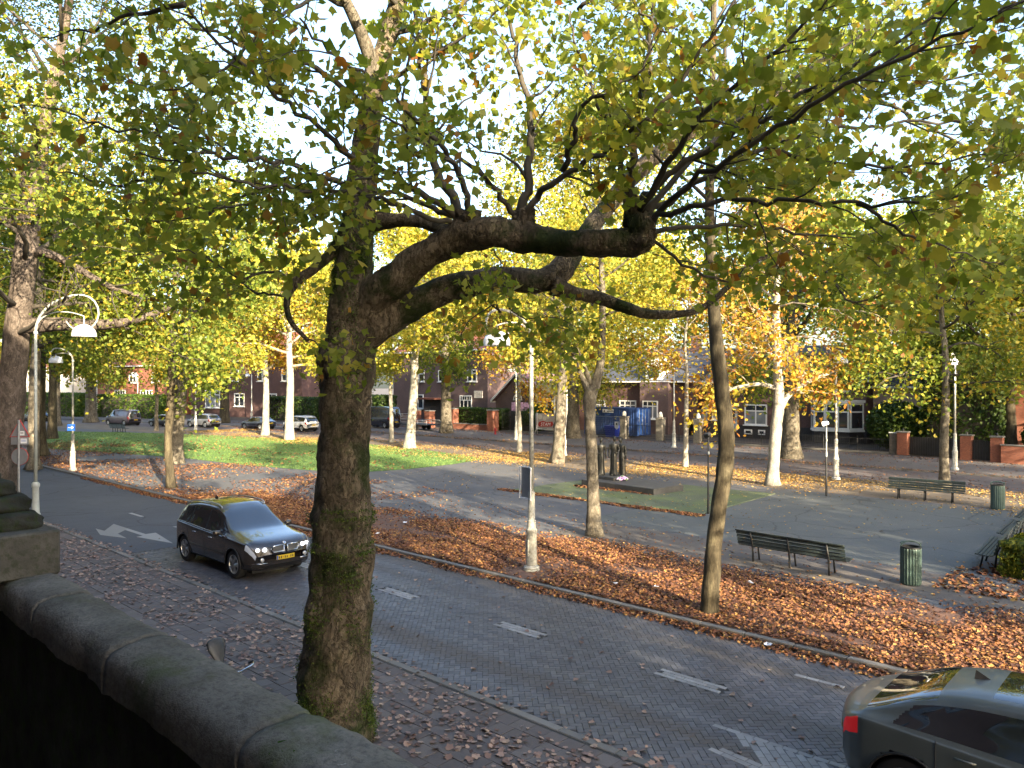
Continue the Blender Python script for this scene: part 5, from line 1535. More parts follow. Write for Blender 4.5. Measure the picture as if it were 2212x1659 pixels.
# ------------------------------------------------------------------ bicycles below the parapet
def bicycle(label, x, y, rz, frame, lean=.06, saddle='black_plastic', sz=1.0, front=0.0):
    t = thing('bicycle', label, 'bicycle', (x, y, 0), rz, 'bicycles parked between the tree and the terrace')
    t.rotation_euler = (lean, 0, rz)
    for wx in (-.53, .55):
        w = MB(); w.tube([(wx + .33 * math.cos(a), 0, .35 + .33 * math.sin(a)) for a in np.linspace(0, 2 * PI, 29)], .02, 7, False)
        wo = w.build('wheel', M['tyre'], t, True)
        sp_ = MB()
        for k in range(12):
            a = PI * k / 6
            sp_.tube([(wx, 0, .35), (wx + .32 * math.cos(a), 0, .35 + .32 * math.sin(a))], .0035, 4)
        sp_.lathe([(.03, -.04), (.03, .04)], (wx, 0, .35), 10, 'y')
        sp_.build('spokes', M['galv'], wo, True)
        MB().tube([(wx + .365 * math.cos(a), 0, .35 + .365 * math.sin(a)) for a in np.linspace(.2 if wx < 0 else .6, 2.9 if wx < 0 else 2.4, 14)], .024, 6, True, 0, .4).build('mudguard', frame, t, True)
    f = MB()
    f.tube([(-.12, 0, .30), (-.25, 0, .88)], .018, 8); f.tube([(-.12, 0, .30), (.38, 0, .72)], .02, 8); f.tube([(-.23, 0, .80), (.36, 0, .86)], .017, 8)
    f.tube([(-.53, 0, .35), (-.12, 0, .30)], .012, 6); f.tube([(-.53, 0, .35), (-.23, 0, .80)], .011, 6)
    f.tube([(.33, 0, .95), (.40, 0, .66), (.55, 0, .35)], .017, 8)
    f.build('frame', frame, t, True)
    hb_ = MB(); hb_.tube([(.33, 0, .93), (.31, 0, 1.06)], .015, 8)
    hb_.tube([(.02, -.30, 1.03), (.16, -.29, 1.09), (.30, -.20, 1.10), (.33, 0, 1.07), (.30, .20, 1.10), (.16, .29, 1.09), (.02, .30, 1.03)], .012, 8)
    hb_.build('handlebar', M['chrome'], t, True)
    for s in (-1, 1):
        MB().tube([(.03, s * .30, 1.033), (.14, s * .29, 1.082)], .018, 8).build('grip', M['black_plastic'], t, True)
    sd = MB(); V = []; F = []; n = 12
    secs = [(-.16, .085, .03, .99), (-.13, .105, .05, 1.0), (-.06, .10, .055, 1.0), (.02, .06, .045, .99), (.09, .035, .035, .985), (.14, .028, .03, .98), (.16, .012, .012, .975)]
    for (xx, wy, hz, zz) in secs:
        for k in range(n):
            a = 2 * PI * k / n
            V.append((-.26 + xx * sz * (1 - front * 2.2), wy * sz * math.cos(a), zz + front * .7 - xx * sz * front * 4.5 + hz * math.sin(a)))
    for i in range(len(secs) - 1):
        for k in range(n): F.append((i * n + k, (i + 1) * n + k, (i + 1) * n + (k + 1) % n, i * n + (k + 1) % n))
    F.append(tuple(range(n))); F.append(tuple((len(secs) - 1) * n + k for k in range(n))[::-1])
    sd.add(V, F).build('saddle', M[saddle], t, True)
    MB().tube([(-.25, 0, .86), (-.262, 0, .97 + front * .7)], .013, 8).build('seat_post', M['galv'], t, True)
    r2 = MB()
    for s in (-1, 1): r2.tube([(-.28, s * .06, .74), (-.80, s * .06, .74), (-.53, s * .05, .36)], .006, 5)
    r2.build('carrier', M['iron_black'], t, True)
    cr_ = MB().lathe([(.09, -.035), (.09, -.03)], (-.12, 0, .30), 18, 'y'); cr_.tube([(-.12, -.06, .30), (-.04, -.06, .16)], .011, 6); cr_.tube([(-.12, .06, .30), (-.20, .06, .44)], .011, 6)
    cr_.box((-.04, -.10, .16), (.09, .08, .02)); cr_.box((-.20, .10, .44), (.09, .08, .02)); cr_.build('crank', M['galv'], t, True)
    return t
M['bike_grey'] = plain('bike_grey', (.12, .13, .14), .4, metal=.4)
M['bike_red'] = plain('bike_red', (.16, .025, .03), .4)
M['saddle_grey'] = plain('saddle_grey', (.035, .038, .042), .45, var=.15)
M['saddle_red'] = plain('saddle_red', (.09, .028, .03), .5)
bicycle('grey bicycle whose big upright saddle shows over the parapet, nearest the trunk', -10.12, 5.06, 0.05, M['bike_grey'], .02, 'saddle_grey', 1.3, .22)
bicycle('dark bicycle with a red-brown saddle just over the parapet', -10.40, 4.55, PI - .06, M['paint_black'], -.05, 'saddle_red')
bicycle('red-brown bicycle farthest left along the parapet', -11.95, 4.78, .04, M['bike_red'], .04, 'saddle_red')
bicycle('black bicycle squeezed between the red-brown and the grey one', -11.35, 4.45, PI + .05, M['paint_black'], .03, 'black_plastic')
# ------------------------------------------------------------------ houses across the far street
def window(parent, x0, x1, z0, z1, y, cols=2, transom=.30, glass='curtain_glass', fr=.07, depth=.10, top_cols=None, sill=True):
    """white casement set in a wall that faces -y; its panes are sub-parts"""
    w = MB(); yc = y - depth / 2 + .015
    w.box(((x0 + x1) / 2, yc, z1 - fr / 2), (x1 - x0, depth, fr)); w.box(((x0 + x1) / 2, yc, z0 + fr / 2), (x1 - x0, depth, fr))
    for xx in (x0 + fr / 2, x1 - fr / 2): w.box((xx, yc, (z0 + z1) / 2), (fr, depth, z1 - z0 - 2 * fr))
    zt = z1 - (z1 - z0) * transom if transom else None
    xs = [x0 + (x1 - x0) * k / cols for k in range(cols + 1)]
    zl = zt if zt else z1
    for xx in xs[1:-1]: w.box((xx, yc + .005, (z0 + zl) / 2), (fr * .85, depth * .9, zl - z0 - fr))
    if zt:
        w.box(((x0 + x1) / 2, yc + .003, zt), (x1 - x0 - 2 * fr, depth * .94, fr * .9))
        tc = top_cols or cols
        for k in range(1, tc): w.box((x0 + (x1 - x0) * k / tc, yc + .007, (zt + z1) / 2), (fr * .6, depth * .88, z1 - zt - fr))
    o = w.build('window', M['white_paint'], parent)
    for k in range(cols):
        MB().box(((xs[k] + xs[k + 1]) / 2, y - .02, (z0 + zl) / 2), (xs[1] - xs[0] - fr, .02, zl - z0 - fr)).build('pane', M[glass], o)
    if zt:
        tc = top_cols or cols
        for k in range(tc):
            a = x0 + (x1 - x0) * k / tc; b_ = x0 + (x1 - x0) * (k + 1) / tc
            MB().box(((a + b_) / 2, y - .02, (zt + z1) / 2), (b_ - a - fr * .7, .02, z1 - zt - fr)).build('pane', M['glass'], o)
    if sill: MB().bbox(((x0 + x1) / 2, y - .10, z0 - .05), (x1 - x0 + .2, .26, .09), .01).build('sill', M['white_paint'], o)
    return o

def tiled_roof(parent, x0, x1, yf, yb, z0, zr, mat, courses=26, over=.4):
    """pitched roof, ridge along x, built of overlapping courses"""
    m = MB(); ym = (yf + yb) / 2
    for s, (ya, yb_) in enumerate(((yf - over, ym), (yb + over, ym))):
        for k in range(courses):
            f0, f1 = k / courses, (k + 1.25) / courses
            y0_, y1_ = ya + (yb_ - ya) * f0, ya + (yb_ - ya) * min(1, f1)
            za, zb_ = z0 + (zr - z0) * f0, z0 + (zr - z0) * min(1, f1)
            m.add([(x0 - .3, y0_, za + .06), (x1 + .3, y0_, za + .06), (x1 + .3, y1_, zb_), (x0 - .3, y1_, zb_), (x0 - .3, y0_, za), (x1 + .3, y0_, za)], [(0, 1, 2, 3), (4, 5, 1, 0)])
    for xx in (x0, x1): m.add([(xx, yf, z0), (xx, yb, z0), (xx, ym, zr)], [(0, 1, 2)])
    r_ = m.build('roof', mat, parent)
    MB().bbox(((x0 + x1) / 2, yf - over - .06, z0 + .02), (x1 - x0 + .7, .16, .16), .02).build('gutter', M['white_paint'], parent)
    return r_
def chimney(parent, x, y, z, h, mat):
    MB().box((x, y, z + h / 2), (.9, .6, h)).build('chimney', mat, parent)

# H1: house with the white bay window
h1 = thing('brick_house', 'brown brick house with a wide white bay window and dark plinth', 'house')
MB().box((-28.75, 71.0, 2.6), (14.5, 10, 5.2)).build('wall', M['brick_brown'], h1)
MB().box((-28.75, 70.96, .6), (14.62, 10.04, 1.2)).build('plinth', M['brick_dark'], h1)
window(h1, -32.2, -30.05, 1.25, 3.14, 66.0, 2, .32, 'curtain_glass', .12)
for (a, b_) in ((-32.2, -31.45), (-30.85, -30.2)):
    window(h1, a, b_, .38, .82, 65.94, 1, 0, 'glass', .11, sill=False)
d_ = MB().bbox((-33.4, 66.0, 1.75), (.95, .16, 2.3), .02).build('door', M['grey_paint'], h1)
MB().box((-33.4, 65.9, 2.2), (.5, .04, .9)).build('pane', M['glass'], d_)
MB().tube([(-33.05, 65.88, 1.6), (-33.05, 65.88, 1.85)], .02, 6).build('handle', M['chrome'], d_)
MB().bbox((-33.4, 65.95, 2.98), (1.3, .25, .12), .02).build('lintel', M['white_paint'], h1)
by = 64.7
bw = MB(); bp = [(-26.0, 66.0), (-25.3, by), (-22.4, by), (-21.7, 66.0)]
MB().prism(bp, 0, 1.02).build('bay_base', M['brick_dark'], h1)
MB().prism([(-26.15, 66.0), (-25.4, by - .12), (-22.3, by - .12), (-21.55, 66.0)], 1.02, 1.2).build('bay_sill', M['white_paint'], h1)
MB().prism([(-26.15, 66.0), (-25.4, by - .12), (-22.3, by - .12), (-21.55, 66.0)], 3.42, 3.66).build('bay_cornice', M['white_paint'], h1)
for k in range(3):
    a = -25.3 + 2.9 * k / 3; b_ = a + 2.9 / 3
    window(h1, a + .01, b_ - .01, 1.22, 3.40, by, 1, .33, 'glass', .13, sill=False)
for s, (pa, pb) in enumerate(((bp[0], bp[1]), (bp[3], bp[2]))):
    L = math.hypot(pb[0] - pa[0], pb[1] - pa[1]); an = math.atan2(pb[1] - pa[1], pb[0] - pa[0])
    w = window(h1, .05, L - .05, 1.22, 3.40, 0, 1, .33, 'glass', .12, sill=False)
    w.location = (pa[0], pa[1], 0); w.rotation_euler = (0, 0, an if s == 0 else an)
    if s == 1:
        w.location = (pb[0], pb[1], 0); w.rotation_euler = (0, 0, an + PI)
window(h1, -25.0, -22.8, 5.6 - 1.2, 5.0, 66.0, 3, 0, 'glass', .1)
tiled_roof(h1, -36.0, -21.5, 66, 76, 5.2, 8.6, M['roof_slate'])
chimney(h1, -33, 71, 7.8, 2.0, M['brick_brown'])
window(h1, -29.3, -27.6, 3.6, 4.8, 66.0, 2, .3, 'glass', .1)
window(h1, -35.5, -34.2, 1.6, 3.2, 66.0, 1, .3, 'curtain_glass', .1)
# H1 wing with pink render and garage
hw = thing('side_wing', 'pinkish rendered side wing with narrow white windows', 'house')
MB().box((-19.0, 72, 2.35), (4.9, 9, 4.7)).build('wall', M['render_pink'], hw)
MB().box((-19.0, 71.95, .55), (5.0, 9.1, 1.1)).build('plinth', M['brick_dark'], hw)
window(hw, -21.3, -20.6, 1.35, 3.15, 67.5, 1, .3, 'curtain_glass', .1); window(hw, -20.1, -19.45, 1.25, 3.2, 67.5, 1, .3, 'curtain_glass', .1)
gd = MB().box((-17.9, 67.45, 1.5), (2.0, .1, 2.9)).build('garage_door', M['grey_paint'], hw)
for k in range(8): MB().box((-18.8 + k * .255, 67.38, 1.5), (.2, .05, 2.8)).build('plank', M['grey_paint'], gd)
tiled_roof(hw, -21.45, -16.5, 67.5, 76.5, 4.7, 8.0, M['roof_slate'], 18)
# H2: slate-roofed house behind the container
h2 = thing('brick_house', 'brown brick house with slate roof and white gutter behind the blue container', 'house')
MB().box((-45.2, 71.5, 2.6), (15.4, 11, 5.2)).build('wall', M['brick_brown'], h2)
MB().box((-41.6, 65.7, 2.6), (3.3, .7, 5.2)).build('wall', M['brick_purple'], h2)
window(h2, -46.2, -44.1, 2.0, 3.3, 66.0, 3, .4, 'glass', .12)
window(h2, -42.9, -41.1, 1.49, 3.32, 65.35, 3, .30, 'curtain_glass', .12)
window(h2, -49.5, -48.0, 1.6, 3.3, 66.0, 2, .3, 'curtain_glass', .1)
tiled_roof(h2, -52.9, -37.5, 66, 77, 5.2, 8.8, M['roof_slate'])
chimney(h2, -40, 71, 8, 2.0, M['brick_brown'])
dm = MB().vprism([(-42.9, 5.3), (-41.0, 5.3), (-41.0, 6.9), (-41.95, 7.7), (-42.9, 6.9)], 65.9, 69); dmo = dm.build('dormer', M['white_paint'], h2)
MB().box((-41.95, 65.87, 6.2), (1.2, .04, 1.1)).build('pane', M['glass'], dmo)
# stair and porch between the two houses
st = thing('porch', 'arched porch with black railing between the two brick houses', 'porch')
MB().box((-36.8, 67.5, .6), (2.4, 3.0, 1.2)).build('landing', M['brick_dark'], st)
arch = [(-.55, 0), (.55, 0)] + [(.55 * math.cos(a), 1.0 + .55 * math.sin(a)) for a in np.linspace(0, PI, 12)]
MB().vprism([(p[0] - 36.6, p[1] + 1.2) for p in arch], 66.9, 67.1).build('arched_door', M['white_paint'], st)
MB().box((-36.8, 68.6, 2.6), (2.2, 1.4, 5.2)).build('wall', M['brick_brown'], st)
rl = MB()
for k in range(18): rl.tube([(-37.9 + k * .13, 66.05, 1.2), (-37.9 + k * .13, 66.05, 2.1)], .014, 5)
rl.tube([(-38, 66.05, 2.1), (-35.6, 66.05, 2.1)], .025, 6); rl.build('railing', M['iron_black'], st)
# white annex with the tall window
an_ = thing('white_annex', 'pale grey annex with one tall window beside the flared old trunk', 'house')
MB().box((-52.9, 63.6, 2.6), (3.0, 3.0, 5.2)).build('wall', M['plaster'], an_)
window(an_, -52.9, -51.75, 1.55, 4.1, 62.1, 1, .36, 'glass', .12)
MB().bbox((-52.9, 63.6, 5.3), (3.3, 3.3, .22), .03).build('roof_slab', M['white_paint'], an_)
# H3: gable with purple tiles
h3 = thing('gabled_house', 'low gabled house with purple tiles and a half-round fan window', 'house')
gx0, gx1, gxm = -61.4, -54.4, -57.9
MB().vprism([(gx0, 0), (gx1, 0), (gx1, 3.2), (gxm, 6.0), (gx0, 3.2)], 63.0, 74.0).build('wall', M['brick_purple'], h3)
rf = MB(); n = 16
for s in (-1, 1):
    xe = gxm + s * 3.9
    for k in range(n):
        f0, f1 = k / n, min(1, (k + 1.2) / n)
        xa, xb = xe + (gxm - xe) * f0, xe + (gxm - xe) * f1; za, zb_ = 2.95 + 3.2 * f0, 2.95 + 3.2 * f1
        rf.add([(xa, 62.6, za + .09), (xa, 74.4, za + .09), (xb, 74.4, zb_ + .02), (xb, 62.6, zb_ + .02), (xa, 62.6, za), (xa, 74.4, za)], [(0, 1, 2, 3)[::-1] if s < 0 else (0, 1, 2, 3), (4, 5, 1, 0)])
rf.build('roof', M['roof_purple'], h3)
for s in (-1, 1):
    MB().add([(gxm + s * 3.95, 62.55, 2.9), (gxm + s * 3.95, 62.55, 3.15), (gxm, 62.55, 6.3), (gxm, 62.55, 6.05)], [(0, 1, 2, 3)]).build('verge_board', M['white_paint'], h3)
    MB().box((gxm + s * 3.95, 68.5, 2.95), (.16, 11.8, .16)).build('gutter', M['white_paint'], h3)
fw = MB(); fo = [(.62 * math.cos(a), .62 * math.sin(a)) for a in np.linspace(0, PI, 20)]
fan = MB().vprism([(p[0] + gxm, p[1] + 3.25) for p in fo], 62.93, 62.98).build('fan_window', M['glass'], h3)
fr_ = MB(); fr_.tube([(gxm + .62 * math.cos(a), 62.92, 3.25 + .62 * math.sin(a)) for a in np.linspace(0, PI, 18)], .06, 6)
fr_.box((gxm, 62.92, 3.22), (1.36, .1, .1))
for a in np.linspace(.35, PI - .35, 6): fr_.tube([(gxm, 62.91, 3.25), (gxm + .6 * math.cos(a), 62.91, 3.25 + .6 * math.sin(a))], .022, 5)
fr_.build('frame', M['white_paint'], fan)
sw_ = window(h3, 0, 1.3, 1.9, 2.75, 0, 2, 0, 'glass', .1); sw_.rotation_euler = (0, 0, PI / 2); sw_.location = (gx1, 64.5, 0)
# H4: tall house with the stone plaque
h4 = thing('brick_house', 'tall purple-brown brick house with a pale stone plaque', 'house')
MB().box((-75.0, 72, 4.6), (18.5, 12, 9.2)).build('wall', M['brick_purple'], h4)
window(h4, -70.7, -68.5, 1.85, 3.56, 66.0, 3, .35, 'glass', .12, top_cols=5)
window(h4, -69.3, -67.6, 5.3, 6.8, 66.0, 2, .3, 'glass', .12)
window(h4, -74.8, -72.9, 5.3, 6.8, 66.0, 2, .3, 'glass', .12)
window(h4, -79.8, -77.6, 5.3, 6.8, 66.0, 2, .3, 'glass', .12); window(h4, -80.0, -77.8, 1.7, 3.6, 66.0, 2, .3, 'glass', .12)
pq = MB().bbox((-67.3, 65.95, 3.7), (1.5, .14, .9), .02).build('plaque', M['plaster'], h4)
MB().tube([(-67.75, 65.86, 3.45), (-67.75, 65.86, 3.9), (-67.5, 65.86, 3.75), (-67.3, 65.86, 3.95), (-67.1, 65.86, 3.75), (-66.85, 65.86, 3.9), (-66.85, 65.86, 3.45)], .03, 5).build('relief', M['plaster'], pq)
MB().box((-75.2, 65.7, 1.5), (3.2, .8, 3.0)).build('porch', M['brick_dark'], h4)
MB().box((-75.2, 65.1, 3.1), (3.8, 2.2, .2)).build('canopy', M['brick_red'], h4)
tiled_roof(h4, -84.2, -65.8, 66, 78, 9.2, 13.5, M['roof_red'], 20)
# left houses, turned with the street
h5 = thing('brick_house', 'dark brick house with a white five-light window behind the grey car', 'house', (-108, 56.2, 0), .235)
MB().box((0, 5, 4.2), (24, 10, 8.4)).build('wall', M['brick_brown'], h5)
window(h5, -8.6, -5.2, 1.3, 4.0, 0, 3, .25, 'curtain_glass', .14); window(h5, -2.0, .2, 1.6, 3.6, 0, 2, .3, 'glass', .14); window(h5, 5, 7, 1.6, 3.6, 0, 2, .3, 'glass', .14)
for xx in (-8, -2, 4, 9): window(h5, xx - 1, xx + 1, 5.4, 7.2, 0, 2, .3, 'glass', .14)
tiled_roof(h5, -12, 12, 0, 10, 8.4, 13, M['roof_red'], 20)
h6 = thing('brick_house', 'brick house with small-paned white casements above the far hedge', 'house', (-134, 50.5, 0), .235)
MB().box((0, 5, 4.0), (22, 10, 8.0)).build('wall', M['brick_red'], h6)
window(h6, 1.0, 4.2, 2.6, 4.0, 0, 4, 0, 'glass', .14); window(h6, -6, -3, 2.6, 4.0, 0, 4, 0, 'glass', .14)
for xx in (-7, -1, 5): window(h6, xx - 1, xx + 1, 5.2, 6.9, 0, 2, .3, 'glass', .14)
tiled_roof(h6, -11, 11, 0, 10, 8.0, 12.5, M['roof_red'], 20)
h7 = thing('rendered_house', 'pale pink rendered house at the left end of the street', 'house', (-166, 43, 0), .235)
MB().box((0, 5, 4.0), (28, 10, 8.0)).build('wall', M['plaster'], h7)
for xx in (-9, -3, 3, 9):
    window(h7, xx - 1, xx + 1, 4.9, 6.8, 0, 2, .3, 'glass', .14); window(h7, xx - 1, xx + 1, 1.6, 3.6, 0, 2, .3, 'glass', .14)
tiled_roof(h7, -14, 14, 0, 10, 8.0, 12.5, M['roof_red'], 20)
# right: red brick house
h8 = thing('brick_house', 'red brick house side wall at the right edge behind the tall hedge', 'house')
MB().box((-4.5, 67.5, 3.2), (14, 10, 6.4)).build('wall', M['brick_red'], h8)
tiled_roof(h8, -11.5, 2.5, 62.5, 72.5, 6.4, 11, M['roof_red'], 20)
MB().xprism([(62.2, 0), (62.5, 0), (62.5, 4.2), (62.2, 3.6)], -13.0, -11.4).build('buttress', M['brick_dark'], h8)
window(h8, -9.6, -8.0, 2.4, 4.2, 62.5, 2, .3, 'glass', .12)

# ------------------------------------------------------------------ front garden boundary: pillars, gates, railings, walls
def stone_pillar(label, x, h=1.95):
    t = thing('gate_pillar', label, 'pillar', (x, 57.9, 0), 0, 'stone gate pillars with white lamps')
    MB().bbox((0, 0, h * .5 - .02), (.62, .62, h), .02).build('shaft', M['mossy_pillar'], t)
    MB().bbox((0, 0, h + .03), (.7, .7, .12), .02).build('cap', M['mossy_pillar'], t)
    MB().lathe([(.16, h + .09), (.19, h + .14), (.19, h + .32), (.15, h + .48), (.06, h + .58), (.01, h + .6)], n=14).build('lamp_globe', M['opal'], t, 'auto')
    MB().lathe([(.2, h + .08), (.21, h + .12), (.19, h + .14)], n=14).build('lamp_base', M['iron_black'], t)
    return t
M['mossy_pillar'] = plain('mossy_pillar', (.24, .215, .175), .9, var=.2, scale=4, dirt=(.13, .12, .09))
for lb, x in (('stone gate pillar with white lamp, left of the container doors', -40.0), ('stone gate pillar with white lamp, in front of the three-light window', -36.15), ('stone gate pillar with white lamp, left of the arched porch', -32.45)):
    stone_pillar(lb, x)
def railing(label, x0, x1, y, z0, z1, posts=2.0, name='iron_railing', cat='fence', step=.13, plinth=.12, scroll=False):
    t = thing(name, label, cat, ((x0 + x1) / 2, y, 0))
    L = x1 - x0; b_ = MB(); n = int(L / step)
    for k in range(1, n): b_.box((-L / 2 + k * L / n, 0, (z0 + z1) / 2), (.018, .018, z1 - z0))
    o = b_.build('bars', M['iron_black'], t); o['kind'] = 'stuff'
    for z in (z0 + .04, z1 - .10, (z0 + z1) * .5 if scroll else z0 + .25): MB().box((0, 0, z), (L, .03, .035)).build('rail', M['iron_black'], t)
    m = max(1, int(L / posts))
    for k in range(m + 1): MB().bbox((-L / 2 + L * k / m, 0, (z1 + .1) / 2), (.05, .05, z1 + .12), .008).build('post', M['iron_black'], t)
    if plinth: MB().bbox((0, 0, plinth / 2 - .02), (L, .25, plinth + .04), .02).build('plinth', M['kerb_stone'], t)
    return t
railing('iron gate between the two left stone pillars', -39.65, -36.5, 57.9, .12, 1.35, 1.6, 'iron_gate', 'gate', plinth=0)
railing('iron gate between the two right stone pillars', -35.8, -32.8, 57.9, .12, 1.35, 1.5, 'iron_gate', 'gate', plinth=0)
railing('iron railing right of the stone pillars up to the house door', -32.1, -29.6, 58.0, .14, 1.2)
railing('low iron railing in front of the bay window house', -29.4, -17.1, 58.1, .14, 1.12, 2.1, scroll=True)
def brick_pier(label, x, y, h=1.6, w=.66):
    t = thing('brick_pier', label, 'pier', (x, y, 0), 0, 'red brick piers')
    n = int(h / .075)
    m = MB()
    for k in range(n): m.box((0, 0, k * .075 + .031 - .02), (w - (.0 if k % 2 else .012), w - (.0 if k % 2 else .012), .062), 0)
    m.box((0, 0, h / 2), (w - .05, w - .05, h)); m.build('brick_courses', M['brick_red'], t)
    MB().bbox((0, 0, h + .02), (w + .1, w + .1, .1), .02).build('cap', M['kerb_stone'], t)
    MB().lathe([(.07, h + .07), (.07, h + .2), (.03, h + .26)], n=10).build('pier_lamp', M['iron_black'], t)
    return t
brick_pier('red brick pier at the end of the low railing', -16.4, 58.0)
brick_pier('red brick pier right of the dark double gate', -12.3, 57.2)
brick_pier('red brick pier nearest the right edge', -10.5, 56.8)
def dark_gate(label, x0, x1, y0, y1, h=1.25):
    L = math.hypot(x1 - x0, y1 - y0); t = thing('driveway_gate', label, 'gate', ((x0 + x1) / 2, (y0 + y1) / 2, 0), math.atan2(y1 - y0, x1 - x0))
    MB().box((0, 0, h / 2 + .05), (L, .05, h)).build('panel', M['iron_black'], t)
    for k in range(int(L / .16)): MB().box((-L / 2 + .08 + k * .16, -.035, h / 2 + .08), (.10, .03, h)).build('board', M['wood_dark'], t)
    return t
M['wood_dark'] = plain('wood_dark', (.022, .02, .02), .7, var=.3, scale=3)
dark_gate('dark boarded double gate between two red brick piers', -16.0, -12.7, 58.0, 57.3)
dark_gate('narrow dark gate between the two right brick piers', -11.95, -10.85, 57.1, 56.9)
wl_ = thing('garden_wall', 'low red brick wall with dark panel at the right edge', 'wall')
MB().box((-7.0, 56.4, .55), (6.4, .3, 1.1)).build('wall', M['brick_red'], wl_); MB().bbox((-7.0, 56.4, 1.14), (6.5, .4, .09), .02).build('coping', M['kerb_stone'], wl_)
gp = thing('wooden_gatepost', 'brown wooden panel beside the railing end pier', 'fence'); MB().bbox((-17.05, 58.0, .75), (.55, .12, 1.5), .02).build('panel', M['wood_grey'], gp); MB().box((-17.05, 58.0, 1.54), (.6, .16, .06)).build('cap', M['white_paint'], gp)
brick_pier('red brick post left of the dark hedge', -63.4, 58.2, 2.2, .8); brick_pier('red brick post right of the dark hedge by the hydrant', -56.6, 57.6, 2.2, .9)
wl2 = thing('garden_wall', 'low red brick wall under the dark hedge', 'wall'); MB().box((-60.0, 57.95, .28), (6.0, .3, .6)).build('wall', M['brick_red'], wl2); MB().bbox((-60.0, 57.95, .61), (6.0, .38, .07), .015).build('coping', M['kerb_stone'], wl2)
brick_pier('red brick post behind the empty trailer', -69.3, 57.6, 1.9, .9); brick_pier('second red brick post behind the empty trailer', -66.6, 57.4, 1.9, .9)
railing('tall black railing behind the parked cars', -97, -71.5, 56.9, .1, 1.7, 3.0)
railing('black railing behind the hydrant lamp', -55.9, -51.4, 58.3, .1, 2.0, 2.2)

# ------------------------------------------------------------------ building site: container, mesh fence, banner
ct = thing('shipping_container', 'dark blue shipping container with its doors at the right end', 'container', (-43.0, 61.0, .12), .03)
m = MB(); L, W_, H_ = 6.06, 2.44, 2.6
xs = np.linspace(-L / 2 + .15, L / 2 - .15, 89)
for side in (-1, 1):
    V = []; F = []
    for i, x in enumerate(xs):
        d = .036 if (i % 4) in (1, 2) else 0
        V += [(x, side * (W_ / 2 - .01 - d), .15), (x, side * (W_ / 2 - .01 - d), H_ - .12)]
    for i in range(len(xs) - 1): F.append((2 * i, 2 * i + 2, 2 * i + 3, 2 * i + 1) if side < 0 else (2 * i + 1, 2 * i + 3, 2 * i + 2, 2 * i))
    m.add(V, F)
m.build('corrugated_side', M['container_blue'], ct)
m = MB()
for sx in (-1, 1):
    for sy in (-1, 1): m.bbox((sx * (L / 2 - .08), sy * (W_ / 2 - .08), H_ / 2), (.16, .16, H_), .01)
for sy in (-1, 1):
    for z in (.08, H_ - .06): m.box((0, sy * (W_ / 2 - .06), z), (L - .32, .1, .14))
for sx in (-1, 1):
    for z in (.08, H_ - .06): m.box((sx * (L / 2 - .06), 0, z), (.1, W_ - .32, .14))
m.box((0, 0, H_ - .04), (L - .3, W_ - .2, .03)); m.box((0, 0, .1), (L - .3, W_ - .2, .06)); m.box((-L / 2 + .06, 0, H_ / 2), (.04, W_ - .3, H_ - .2))
m.build('frame', M['container_blue'], ct)
for s in (-1, 1):
    dd = MB().bbox((L / 2 - .06, s * .57, H_ / 2), (.06, 1.12, H_ - .28), .01).build('door', M['container_door'], ct)
    for yy in (.25, .85):
        MB().tube([(L / 2 + .02, s * yy, .12), (L / 2 + .02, s * yy, H_ - .1)], .022, 6).build('lock_rod', M['galv'], dd, True)
    for k in range(3): MB().bbox((L / 2 - .02, s * .57, .55 + k * .75), (.03, .95, .07), .008).build('rib', M['container_door'], dd)
    MB().box((L / 2 + .05, s * .45, 1.1), (.03, .35, .05)).build('handle', M['galv'], dd)
lb_ = MB().box((-.2, -W_ / 2 - .02, 2.3), (1.25, .03, .34)).build('name_plate', M['sign_white'], ct)
for k, (w, dz) in enumerate(((.62, .07), (.80, -.07))): MB().box((.06, -W_ / 2 - .038, 2.3 + dz), (w, .01, .06)).build('print_line', M['iron_black'], lb_)
MB().vprism([(-.72, 2.2), (-.52, 2.2), (-.62, 2.42)], -W_ / 2 - .045, -W_ / 2 - .035).build('emblem', M['iron_black'], lb_)
def mesh_panel(label, x0, x1, y, z1=1.95):
    t = thing('mesh_fence', label, 'fence', ((x0 + x1) / 2, y, 0), 0, 'site mesh fence panels'); L = x1 - x0
    f = MB()
    for s in (-1, 1): f.tube([(s * L / 2, 0, .05), (s * L / 2, 0, z1)], .022, 6)
    for z in (.12, z1): f.tube([(-L / 2, 0, z), (L / 2, 0, z)], .02, 6)
    f.build('frame', M['galv'], t, True)
    w = MB(); n = int(L / .12)
    for k in range(1, n): w.box((-L / 2 + k * L / n, 0, z1 / 2 + .05), (.005, .005, z1 - .15))
    for k in range(1, 9): w.box((0, 0, .12 + (z1 - .15) * k / 9), (L, .005, .005))
    o = w.build('wire', M['galv'], t); o['kind'] = 'stuff'
    for s in (-1, 1): MB().bbox((s * L / 2, 0, .05), (.7, .2, .14), .02).build('foot', M['kerb_stone'], t)
    return t
mesh_panel('mesh fence panel with the pale shield sign, in front of the container', -43.8, -40.5, 58.4)
mesh_panel('mesh fence panel behind the red lettered banner', -51.6, -47.2, 58.8)
sh = tag(MB().vprism([(-41.35, 1.5), (-40.9, 1.5), (-40.9, .95), (-41.125, .74), (-41.35, .95)], 58.28, 58.32).build('shield_sign', M['sign_white'], None), 'white pointed shield sign on the mesh fence by the container', 'sign')
MB().box((-41.125, 58.27, 1.28), (.16, .02, .17)).build('emblem', M['iron_black'], sh)
cb = thing('crate_bin', 'bright blue plastic bin in front of the container', 'bin', (-42.2, 59.1, 0))
